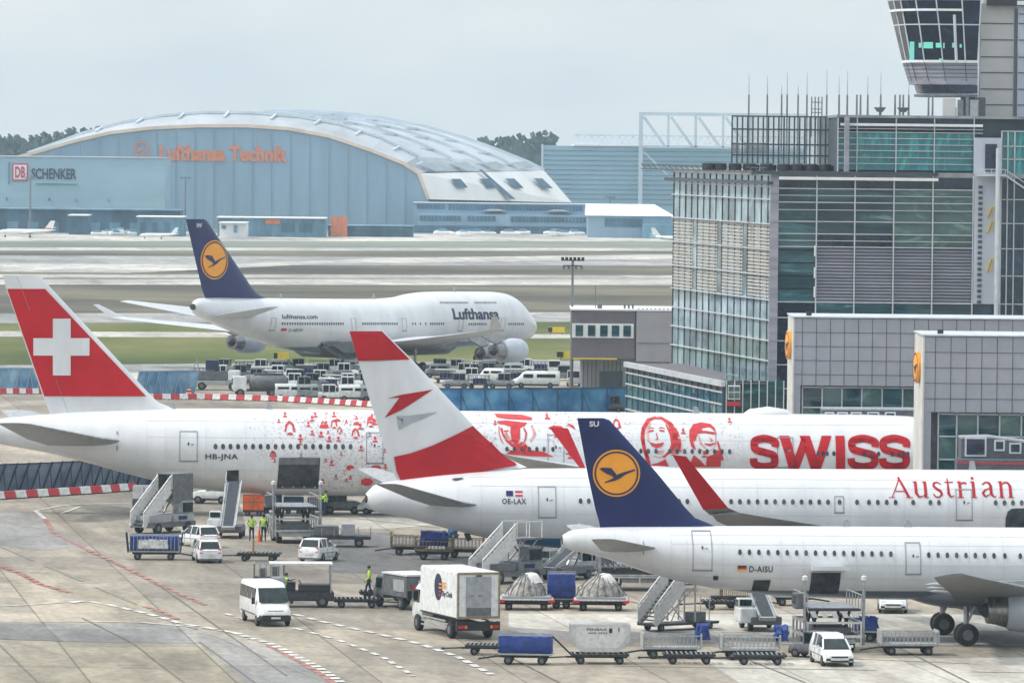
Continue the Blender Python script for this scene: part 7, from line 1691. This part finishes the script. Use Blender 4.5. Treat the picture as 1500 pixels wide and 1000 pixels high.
# ---------------------------------------------------------------- parked equipment yard beyond the rear jet
GV = 'service vehicles parked in rows in the yard beyond the rear jet'
protoT = tractor('pale baggage tractor parked in the crowded yard beyond the rear jet', 'vehicle_white', GV); protoG = tractor('grey baggage tractor parked in the crowded yard beyond the rear jet', 'vehicle_grey', GV)
protoV = van('white service van parked in the crowded yard beyond the rear jet', 'vehicle_white', GV, 3.1, 1.75); protoD = van('grey service van parked in the crowded yard beyond the rear jet', 'vehicle_grey', GV, 2.9, 1.7)
protoR = E('baggage_cart', 'dark baggage rack standing in the crowded yard beyond the rear jet', 'baggage cart', GV)
MB().bx(-1.2, 1.2, -.6, .6, .4, .55).build('deck', 'deck_dark', protoR); _b = MB(); rails(_b, -1.15, 1.15, -.55, .55, .55, 1.5, .4, .025); _b.build('cage', 'vehicle_grey', protoR); MB().bx(-1.2, 1.2, -.62, .62, 1.53, 1.6).build('roof', 'plastic_white', protoR)
MB().bx(-.9, .6, -.45, .45, .56, 1.15).build('bags', 'navy', protoR, bevel=.06); wheels(protoR, (-.8, .8), .5, .2, .14)
rd = random.Random(11); first = set()
def put(pr, px, py, rz):
    cp = pr.name in first; first.add(pr.name); return place(pr, px, py, rz, copy=cp)
for k in range(5): put([protoV, protoD, protoT][k % 3], 424 + k * 31, 586 + k * .6, 4 + rd.uniform(-3, 3))
for k in range(5): put([protoT, protoG, protoR][k % 3], 418 + k * 32, 575 + rd.uniform(-.4, .4), 5 + rd.uniform(-5, 5))
for k in range(4): put([protoG, protoT, protoD][k % 3], 440 + k * 33, 564 + rd.uniform(-.4, .4), 3 + rd.uniform(-5, 5))
for k in range(3): put([protoG, protoR, protoT][k % 3], 372 + k * 26, 563 + rd.uniform(-1, 1), 178 + rd.uniform(-5, 5))
for k in range(4): put([protoR, protoG, protoT][k % 3], 448 + k * 30, 553.5 + rd.uniform(-.5, .5), 3 + rd.uniform(-5, 5))
for k in range(4): put([protoD, protoT, protoG][k % 3], 640 + k * 36, 553 + rd.uniform(-.5, .5), 178 + rd.uniform(-6, 6))
for k in range(4): put([protoR, protoT, protoV][k % 3], 652 + k * 34, 561 + rd.uniform(-.5, .5), 176 + rd.uniform(-6, 6))
for k in range(3): put([protoG, protoR][k % 2], 668 + k * 33, 569 + rd.uniform(-.5, .5), 176 + rd.uniform(-6, 6))
for k in range(3): put([protoT, protoG][k % 2], 812 + k * 14, 549 + k * 8, 90)
for k in range(8): put([protoG, protoR, protoT, protoD][k % 4], 333 + k * 27, 547.5 + rd.uniform(-.4, .4), rd.uniform(-8, 8))
for k in range(5): put([protoR, protoT, protoG][k % 3], 300 + k * 28, 557 + rd.uniform(-.4, .4), rd.uniform(-8, 8))
for k in range(7): put([protoG, protoT, protoR, protoD][k % 4], 640 + k * 25, 547 + rd.uniform(-.4, .4), 180 + rd.uniform(-8, 8))
for k in range(5): put([protoT, protoG, protoR][k % 3], 436 + k * 26, 569.5 + rd.uniform(-.3, .3), rd.uniform(-6, 6))
def tank_truck(label, px, py, rz, m='light_grey'):
    rt = E('tank_truck', label, 'truck'); MB().lathe([(-2.6, .3), (-2.5, .75), (-2.3, .9), (1.2, .9), (1.4, .75), (1.5, .3)], (0, 0, 1.55), 'x', 20).build('tank', m, rt, smooth=True)
    MB().bx(-2.8, 3.4, -.5, .5, .6, .85).build('chassis', 'dark_metal', rt); c = MB().bx(1.8, 3.3, -1.05, 1.05, .6, 2.2).build('cab', 'vehicle_white', rt, bevel=.1); MB().bx(2.2, 3.1, -1.08, -1.055, 1.3, 2.0).bx(3.305, 3.33, -.9, .9, 1.3, 2.0).build('cab_window', 'glass_van', c)
    MB().bx(-2.2, 1.0, -.4, .4, 2.46, 2.56).build('walkway', 'mid_grey', rt); wheels(rt, (-1.9, -.9, 2.5), .95, .46, .3); place(rt, px, py, rz)
tank_truck('grey tank truck parked left of the van rows in the yard', 385, 581, 186, 'mid_grey')
def crane_truck():
    rt = E('lift_truck', 'lift truck with dark raised box parked alone left of the tank truck', 'truck'); MB().bx(-3, 3, -1, 1, .6, 1.1).build('chassis', 'light_grey', rt, bevel=.05)
    c = MB().bx(-3, -1.7, -1.05, 1.05, 1.1, 2.2).build('cab', 'vehicle_white', rt, bevel=.08); MB().bx(-2.8, -2, -1.08, -1.055, 1.4, 2.0).build('cab_window', 'glass_van', c)
    MB().bx(-.6, .8, -.9, .9, 2.2, 3.3).build('raised_box', 'navy_text', rt, bevel=.04); MB().bx(-1.6, 1.8, -.9, .9, 1.15, 2.1).build('body', 'mid_grey', rt, bevel=.05); MB().bar((1.4, 0, 1.1), (1.8, 0, 3.4), .12).bar((2.6, 0, 1.1), (1.8, 0, 3.4), .1).build('mast_frame', 'light_grey', rt)
    wheels(rt, (-2.2, 1.2, 2.3), .9, .46, .3); place(rt, 312, 571, 180)
crane_truck()
place(van('pickup van with dark cargo bed beside the blue fence near the lamp mast', 'vehicle_white', None, 5.4, 1.9), 785, 568, 178)
place(tractor('dark tractor on the right before the blue fence end', 'mid_grey'), 893, 604, 180)

# ---------------------------------------------------------------- far parked cars by the hangars (a few pixels each)
far = E('parked_car', 'tiny pale car parked in the row before the hangars', 'car', 'cars parked in front of the hangars')
MB().loft(body_loft([(-2.1, .8, .7, .3, .9), (-1.6, .85, .75, .3, 1.0), (1.4, .85, .75, .3, .9), (2.1, .75, .6, .3, .7)])).build('body', 'far_white', far); MB().loft([[(x, -a, .9), (x, -a * .8, z), (x, a * .8, z), (x, a, .9)] for x, a, z in ((-1.6, .75, .95), (-1.1, .78, 1.45), (.3, .78, 1.45), (.9, .75, .95))]).build('glasshouse', 'far_mid', far)
k = 0
for a, c_, n in ((128, 205, 9), (264, 300, 4), (462, 530, 12), (560, 600, 4), (640, 720, 8), (745, 850, 12)):
    for i in range(n):
        px = rd.uniform(a, c_); place(far, px, rd.uniform(343, 345.2) if px < 600 else rd.uniform(343.6, 346), rd.choice((0, 0, 180, 90, 30)), copy=k > 0, scale=rd.uniform(1.0, 1.5)); k += 1

# ---------------------------------------------------------------- barriers, blast fences, masts, signs
bp = {}
for m in ('red', 'white'):
    t = E('water_barrier', f'{m} plastic barrier block in the {m} and white row', 'barrier', f'{m} barrier blocks'); MB().loft([[(-.95, y, .06), (.95, y, .06), (.95, y * .7, .30), (.95, y * .45, .62), (-.95, y * .45, .62), (-.95, y * .7, .30)] for y in (-.3, .3)]).build('body', 'barrier_' + m, t, bevel=.03)
    MB().bx(-.7, -.4, -.32, .32, 0, .08).bx(.4, .7, -.32, .32, 0, .08).build('foot', 'dark_metal', t); bp[m] = t
used = set(); cnt = [0]
def barrier_row(pts, n):
    P = [G(*p) for p in pts]; L = [0]
    for a, c_ in zip(P, P[1:]): L.append(L[-1] + (c_ - a).length)
    for i in range(n):
        s = L[-1] * (i + .5) / n
        for j in range(1, len(P)):
            if s <= L[j]: u = (s - L[j - 1]) / (L[j] - L[j - 1]); p = P[j - 1].lerp(P[j], u); d = P[j] - P[j - 1]; break
        m = 'red' if i % 2 else 'white'; cp = m in used; used.add(m); t = copy_tree(bp[m]) if cp else bp[m]
        t.location = p; t.rotation_euler = (0, 0, math.atan2(d.y, d.x)); t.scale = (L[-1] / n / 1.95, 1, 1)
barrier_row([(-12, 732), (70, 727), (150, 722), (198, 718)], 14)
barrier_row([(-10, 577), (66, 577)], 8); barrier_row([(212, 585), (300, 585), (410, 588), (480, 592), (556, 597)], 34)
tri = E('warning_board', 'red and white striped warning board at the end of the left blue fence', 'sign')
MB().prism([(-.55, 0), (.55, 0), (.25, 1.1), (-.1, 1.1)], -.05, .05).build('board', 'barrier_red', tri)
for z in (.15, .5, .85): MB().prism([(-.45 + z * .3, z), (.45 - z * .2, z), (.42 - z * .2, z + .14), (-.4 + z * .3, z + .14)], -.065, -.052).build('stripe', 'barrier_white', tri)
place(tri, 276, 583, 0)
def fence(label, pts, hgt, pane, lean, post_step, m_post, alpha, group=None):
    P = [G(*p) for p in pts]; o = P[0]; rt = thing('blast_fence', label, 'fence', o); fm = bpy.data.materials.new(pane[0]); fm.use_nodes = True
    MATS[pane[0]] = fm; nt = fm.node_tree; q = nt.nodes['Principled BSDF']; q.inputs['Alpha'].default_value = alpha; q.inputs['Roughness'].default_value = .35
    tc = nt.nodes.new('ShaderNodeTexCoord'); nz = nt.nodes.new('ShaderNodeTexNoise'); nz.inputs['Scale'].default_value = .6; nz.inputs['Detail'].default_value = 8; rp = nt.nodes.new('ShaderNodeValToRGB')
    rp.color_ramp.elements[0].position = .35; rp.color_ramp.elements[0].color = (*pane[1], 1); rp.color_ramp.elements[1].position = .68; rp.color_ramp.elements[1].color = (*pane[2], 1)
    nt.links.new(tc.outputs['Object'], nz.inputs[0]); nt.links.new(nz.outputs[0], rp.inputs[0]); nt.links.new(rp.outputs[0], q.inputs['Base Color'])
    posts = MB(); k = 0
    for a, c_ in zip(P, P[1:]):
        L = (c_ - a).length; n = max(1, round(L / post_step)); d = (c_ - a) / n
        for i in range(n):
            p = a + d * i - o; p2 = p + d; t = Vector((lean, 0, hgt))
            MB().loft([[p + Vector((0, 0, .1)), p2 + Vector((0, 0, .1)), p2 + Vector((0, .05, .1)), p + Vector((0, .05, .1))], [p + t, p2 + t, p2 + t + Vector((0, .05, 0)), p + t + Vector((0, .05, 0))]]).build('fence_panel', fm, rt)
            MB().bar(p + Vector((0, -.08, 0)), p + t + Vector((0, -.08, .08)), .13).bar(p + Vector((.9, -.1, 0)), p + t * .8 + Vector((0, -.1, 0)), .07).build('post', m_post, rt)
        MB().bar(a - o + Vector((lean, -.05, hgt)), c_ - o + Vector((lean, -.05, hgt)), .1).build('top_rail', m_post, rt)
    return rt
fence('dark blue slanted blast fence with steel struts below the tail at the left edge', [(-60, 729), (60, 724), (150, 719), (262, 714)], 2.5, ('fence_near', (.03, .09, .18), (.16, .26, .34)), .9, 1.25, 'navy_text', .75)
fence('light blue blast fence left of the red fin', [(-60, 574), (70, 574)], 2.6, ('fence_far', (.10, .25, .42), (.32, .52, .66)), .6, 1.3, 'hangar_wall', .92)
fence('light blue blast fence between the red fin and the yard', [(196, 582), (284, 580)], 2.8, ('fence_mid', (.08, .24, .44), (.34, .54, .68)), .6, 1.3, 'hangar_wall', .92)
fence('bright blue blast fence in front of the parked vehicles right of the middle fin', [(640, 606), (780, 606), (925, 604)], 2.6, ('fence_blue', (.03, .18, .42), (.16, .42, .66)), .0, 2.7, 'blue_box', .97)
def mast(label, px, py, ytop, heads=True, r=.22):
    o = G(px, py); rt = thing('light_mast', label, 'mast', o); z = ZA(px, ytop, o.y)
    MB().tube((0, 0, 0), (0, 0, z), r, 10, r * .6).build('pole', 'mast', rt)
    if heads:
        MB().bx(-1.3, 1.3, -.3, .3, z, z + .12).build('lamp_bar', 'dark_metal', rt)
        for x in rng(-1.15, 1.15, 6):
            MB().bx(x - .17, x + .17, -.42, .1, z + .13, z + .42).build('floodlight', 'black', rt)
        for x in (-1.0, -.45, .4, 1.0): MB().bx(x - .15, x + .15, -.42, .1, z - .95, z - .6).build('floodlight', 'mid_grey', rt)
        MB().bx(-1.1, 1.1, -.2, .2, z - .6, z - .5).build('lamp_bar', 'dark_metal', rt)
    else: MB().bx(-1.6, 1.6, -.3, .3, z, z + .5).build('lamp_bar', 'mast', rt)
    return rt
mast('tall floodlight mast standing left of the grey office box', 837, 567, 382)
mast('thin lamp mast rising behind the jumbo fin', 271, 342, 262, False, .35); mast('thin lamp mast in front of the cargo shed sign', 44, 342, 262, False, .35)
mast('thin lamp mast in front of the white roofed hall', 893, 343, 290, False, .3)
for px, py, w_, lb in ((412, 529, 1.9, 'yellow taxiway sign with dark end below the jumbo tail'), (815, 490, 2.4, 'yellow taxiway sign on the grass beyond the jumbo nose'), (835, 527, 3.4, 'long yellow and black taxiway sign on the grass by the lamp mast'), (700, 533, 1.2, 'small yellow taxiway sign under the jumbo engine')):
    rt = E('taxiway_sign', lb, 'sign'); MB().bx(-w_ / 2, w_ / 2, -.12, .12, .3, 1.1).build('board', 'sign_yellow', rt); MB().bx(-w_ / 2, -w_ / 4, -.14, -.125, .35, 1.05).build('dark_field', 'black', rt)
    for x in (-w_ * .35, w_ * .35): MB().bx(x - .05, x + .05, -.05, .05, 0, .3).build('leg', 'dark_metal', rt)
    place(rt, px, py, 0)
# ================================================================ people: one skinned body each, posed from joints
def person(label, px, py, rz, pose='stand', jacket='hivis', legs='trousers', vest_only=False, z=0.0, scale=1.0, seed=0):
    J = {'hip': (0, 0, .93), 'belly': (0, 0, 1.08), 'chest': (.0, 0, 1.32), 'neck': (.0, 0, 1.48), 'head0': (.01, 0, 1.56), 'head1': (.015, 0, 1.66), 'head2': (.0, 0, 1.73), 'nose': (.115, 0, 1.635)}
    R = {'hip': (.145, .165), 'belly': (.125, .155), 'chest': (.135, .19), 'neck': (.06, .06), 'head0': (.075, .07), 'head1': (.10, .082), 'head2': (.075, .065), 'nose': (.014, .014)}
    for s, n in ((-1, 'R'), (1, 'L')):
        J['sh' + n] = (0, s * .19, 1.42); J['el' + n] = (-.02, s * .25, 1.14); J['wr' + n] = (.06, s * .25, .90); J['pa' + n] = (.075, s * .245, .83)
        J['hj' + n] = (0, s * .095, .88); J['kn' + n] = (.02, s * .11, .50); J['an' + n] = (-.02, s * .12, .09); J['to' + n] = (.15, s * .13, .04)
        R['sh' + n] = (.062, .062); R['el' + n] = (.045, .045); R['wr' + n] = (.032, .032); R['pa' + n] = (.036, .022); R['hj' + n] = (.095, .095); R['kn' + n] = (.062, .062); R['an' + n] = (.045, .045); R['to' + n] = (.04, .035)
    def shift(keys, dx, dy, dz):
        for k_ in keys: a = J[k_]; J[k_] = (a[0] + dx, a[1] + dy, a[2] + dz)
    up = ['chest', 'neck', 'head0', 'head1', 'head2', 'nose', 'shR', 'shL', 'elR', 'elL', 'wrR', 'wrL', 'paR', 'paL']
    if pose == 'reach': J['elR'] = (.22, -.24, 1.30); J['wrR'] = (.44, -.20, 1.38); J['paR'] = (.51, -.19, 1.40); J['elL'] = (.18, .26, 1.20); J['wrL'] = (.40, .22, 1.22); J['paL'] = (.47, .21, 1.23)
    if pose == 'lean': 
        for k_, d in zip(up, [.10, .2, .26, .31, .33, .33] + [.16] * 2 + [.12] * 2 + [.2] * 2 + [.24] * 2): a = J[k_]; J[k_] = (a[0] + d, a[1], a[2] - d * .25)
        J['knR'] = (.12, -.12, .52); J['knL'] = (-.08, .12, .50); J['anL'] = (-.22, .12, .10); J['toL'] = (-.06, .13, .04); J['anR'] = (.12, -.12, .09); J['toR'] = (.29, -.13, .04)
    if pose == 'walk': J['knR'] = (.14, -.11, .52); J['anR'] = (.16, -.12, .09); J['toR'] = (.33, -.13, .04); J['knL'] = (-.06, .11, .50); J['anL'] = (-.26, .12, .13); J['toL'] = (-.13, .13, .05); J['wrL'] = (.16, .25, .95); J['paL'] = (.2, .25, .9); J['wrR'] = (-.14, -.25, .92); J['paR'] = (-.16, -.25, .85)
    if pose == 'arms': J['elR'] = (.02, -.33, 1.18); J['wrR'] = (.16, -.20, 1.08); J['paR'] = (.2, -.15, 1.06); J['elL'] = (.02, .33, 1.18); J['wrL'] = (.16, .20, 1.06); J['paL'] = (.2, .15, 1.04)
    ED = [('hip', 'belly'), ('belly', 'chest'), ('chest', 'neck'), ('neck', 'head0'), ('head0', 'head1'), ('head1', 'head2'), ('head1', 'nose')]
    for n in 'RL': ED += [('chest', 'sh' + n), ('sh' + n, 'el' + n), ('el' + n, 'wr' + n), ('wr' + n, 'pa' + n), ('hip', 'hj' + n), ('hj' + n, 'kn' + n), ('kn' + n, 'an' + n), ('an' + n, 'to' + n)]
    for n, s in (('R', -1), ('L', 1)):
        w_ = Vector(J['wr' + n]); p = Vector(J['pa' + n]); d = (p - w_).normalized(); sd = d.cross(Vector((0, 1, 0))).normalized() if abs(d.y) < .9 else Vector((1, 0, 0))
        for i, l in enumerate((.070, .080, .075, .058)):
            a = p + sd * (.027 - i * .018) + d * .03; b_ = a + d * l * .55; c_ = b_ + d * l * .4 + Vector((0, -s * .018, 0)); J[f'f{n}{i}'] = tuple(b_); J[f'g{n}{i}'] = tuple(c_); R[f'f{n}{i}'] = (.010, .010); R[f'g{n}{i}'] = (.008, .008)
            ED += [('pa' + n, f'f{n}{i}'), (f'f{n}{i}', f'g{n}{i}')]
        t = w_.lerp(p, .5) + sd * .05 + d * .03; J['t' + n] = tuple(t); J['u' + n] = tuple(t + d * .035 + sd * .01); R['t' + n] = (.011, .011); R['u' + n] = (.009, .009); ED += [('pa' + n, 't' + n), ('t' + n, 'u' + n)]
    keys = list(J); idx = {k_: i for i, k_ in enumerate(keys)}
    me = bpy.data.meshes.new('skeleton'); me.from_pydata([J[k_] for k_ in keys], [(idx[a], idx[b_]) for a, b_ in ED], [])
    ob = bpy.data.objects.new('skeleton', me); COL.objects.link(ob)
    md = ob.modifiers.new('skin', 'SKIN'); md.use_smooth_shade = True; me.skin_vertices or None
    if not me.skin_vertices: bpy.context.view_layer.update()
    sk = me.skin_vertices[0].data
    for k_ in keys: sk[idx[k_]].radius = R[k_]
    sk[idx['hip']].use_root = True
    sub = ob.modifiers.new('sub', 'SUBSURF'); sub.levels = 1; sub.render_levels = 1
    dg = bpy.context.evaluated_depsgraph_get(); body = bpy.data.meshes.new_from_object(ob.evaluated_get(dg)); body.name = 'person'
    bpy.data.objects.remove(ob); bpy.data.meshes.remove(me)
    for m_ in (jacket, legs, 'skin', 'rubber', 'navy_text'): body.materials.append(MATS[m_])
    segs = [(Vector(J[a]), Vector(J[b_]), a, b_) for a, b_ in ED]
    def near(c):
        best = None
        for p, q, a, b_ in segs:
            d = q - p; t = max(0, min(1, (c - p).dot(d) / d.length_squared)); L = (c - p - d * t).length - max(R[a][0], R[b_][0]) * .6
            if best is None or L < best[0]: best = (L, a, b_)
        return best[1], best[2]
    for f in body.polygons:
        a, b_ = near(Vector(f.center)); k_ = b_
        if b_[:2] in ('kn', 'an', 'hj'): mi = 1
        elif b_[:2] == 'to': mi = 3
        elif b_ in ('head0', 'head1', 'head2', 'nose') or b_[:2] in ('pa', 'tR', 'tL', 'uR', 'uL') or b_[0] in 'fgtu': mi = 2
        elif b_[:2] in ('el', 'wr'): mi = 4 if vest_only else 0
        else: mi = 0
        f.material_index = mi; f.use_smooth = True
    o = bpy.data.objects.new('person', body); COL.objects.link(o); tag(o, label, 'person')
    H_ = Vector(J['head1'])
    hair = MB().lathe([(-.05, .098), (.02, .108), (.07, .09), (.105, .05), (.115, .01)], (H_.x - .018, H_.y, H_.z + .01), 'z', 14); hair.build('hair', 'hair', o, smooth=True)
    c_ = Vector(J['belly']); ch = Vector(J['chest']); b = MB()
    for s in (-1, 1): MB().bar(H_ + Vector((.088, s * .034 - .012, .012)), H_ + Vector((.088, s * .034 + .012, .012)), .014, .012).build('eye', 'black', o)
    MB().bar(H_ + Vector((.085, -.028, -.055)), H_ + Vector((.085, .028, -.055)), .010, .010).build('mouth', 'db_red', o)
    for f_ in (.25, .6):
        q = c_.lerp(ch, f_); rx = .135 + .02 * f_; MB().lathe([(-.022, 1.0), (.022, 1.0)], (0, 0, 0), 'z', 18, cap=False)
        ring = [[(q.x + (rx + .012) * cos(a) * 1.0, q.y + (rx * 1.32) * sin(a), q.z + zz) for a in [2 * pi * i / 20 for i in range(20)]] for zz in (-.022, .022)]
        MB().loft(ring, cap=False).build('reflective_band', 'aluminium', o)
    p = G(px, py) if z == 0 else None
    if p is None: p = G(px, py, z)
    o.location = p; o.rotation_euler = (0, 0, radians(rz)); o.scale = (scale,) * 3
    return o
person('worker in yellow jacket, left of the two standing before the orange box', 368.5, 792.5, 95, 'arms', scale=1.03)
person('worker in dark clothes with yellow vest, right of the two before the orange box', 386, 792.5, 80, 'stand', vest_only=True, scale=1.06)
person('worker in yellow vest bending at the foot of the steep belt loader', 307, 785, 20, 'lean', scale=1.0)
person('worker in yellow vest and dark trousers close to the belt loader side', 319, 786, 160, 'reach', vest_only=True)
person('worker in yellow jacket standing up on the platform of the large cargo loader', 477, 756, 170, 'reach', z=2.52, scale=1.0)
person('worker in dark shirt and vest driving under the tractor canopy', 419, 881, 5, 'reach', vest_only=True, scale=1.0)
person('worker in yellow jacket walking on the empty roller dolly', 540, 873, 185, 'walk', z=.6, scale=1.05)
person('worker in yellow jacket with blue trousers under the blue belly', 793, 843, 100, 'arms', scale=1.08, legs='blue_box')
person('worker in yellow vest standing by the barriers at the yard edge', 549, 594, 90, 'stand', vest_only=True)
# orange vest bundle between the two workers
rt = E('traffic_cone', 'orange cone standing between the two workers', 'cone'); MB().lathe([(0, .24), (.03, .24), (.031, .17), (.9, .04), (.92, .0)], (0, 0, 0), 'z', 16).build('cone', 'orange_vest', rt, smooth=True); place(rt, 379.5, 793, 0)
for px, py, lb in ((1428, 934, 'yellow wheel chock lying at the near landing gear of the nearest jet'), ):
    rt = E('wheel_chock', lb, 'chock'); MB().prism([(-.25, 0), (.25, 0), (0, .22)], -.3, .3).build('block', 'yellow', rt); MB().bar((0, -.3, .1), (.0, -.6, .05), .03).build('handle', 'black', rt); place(rt, px, py, 10)
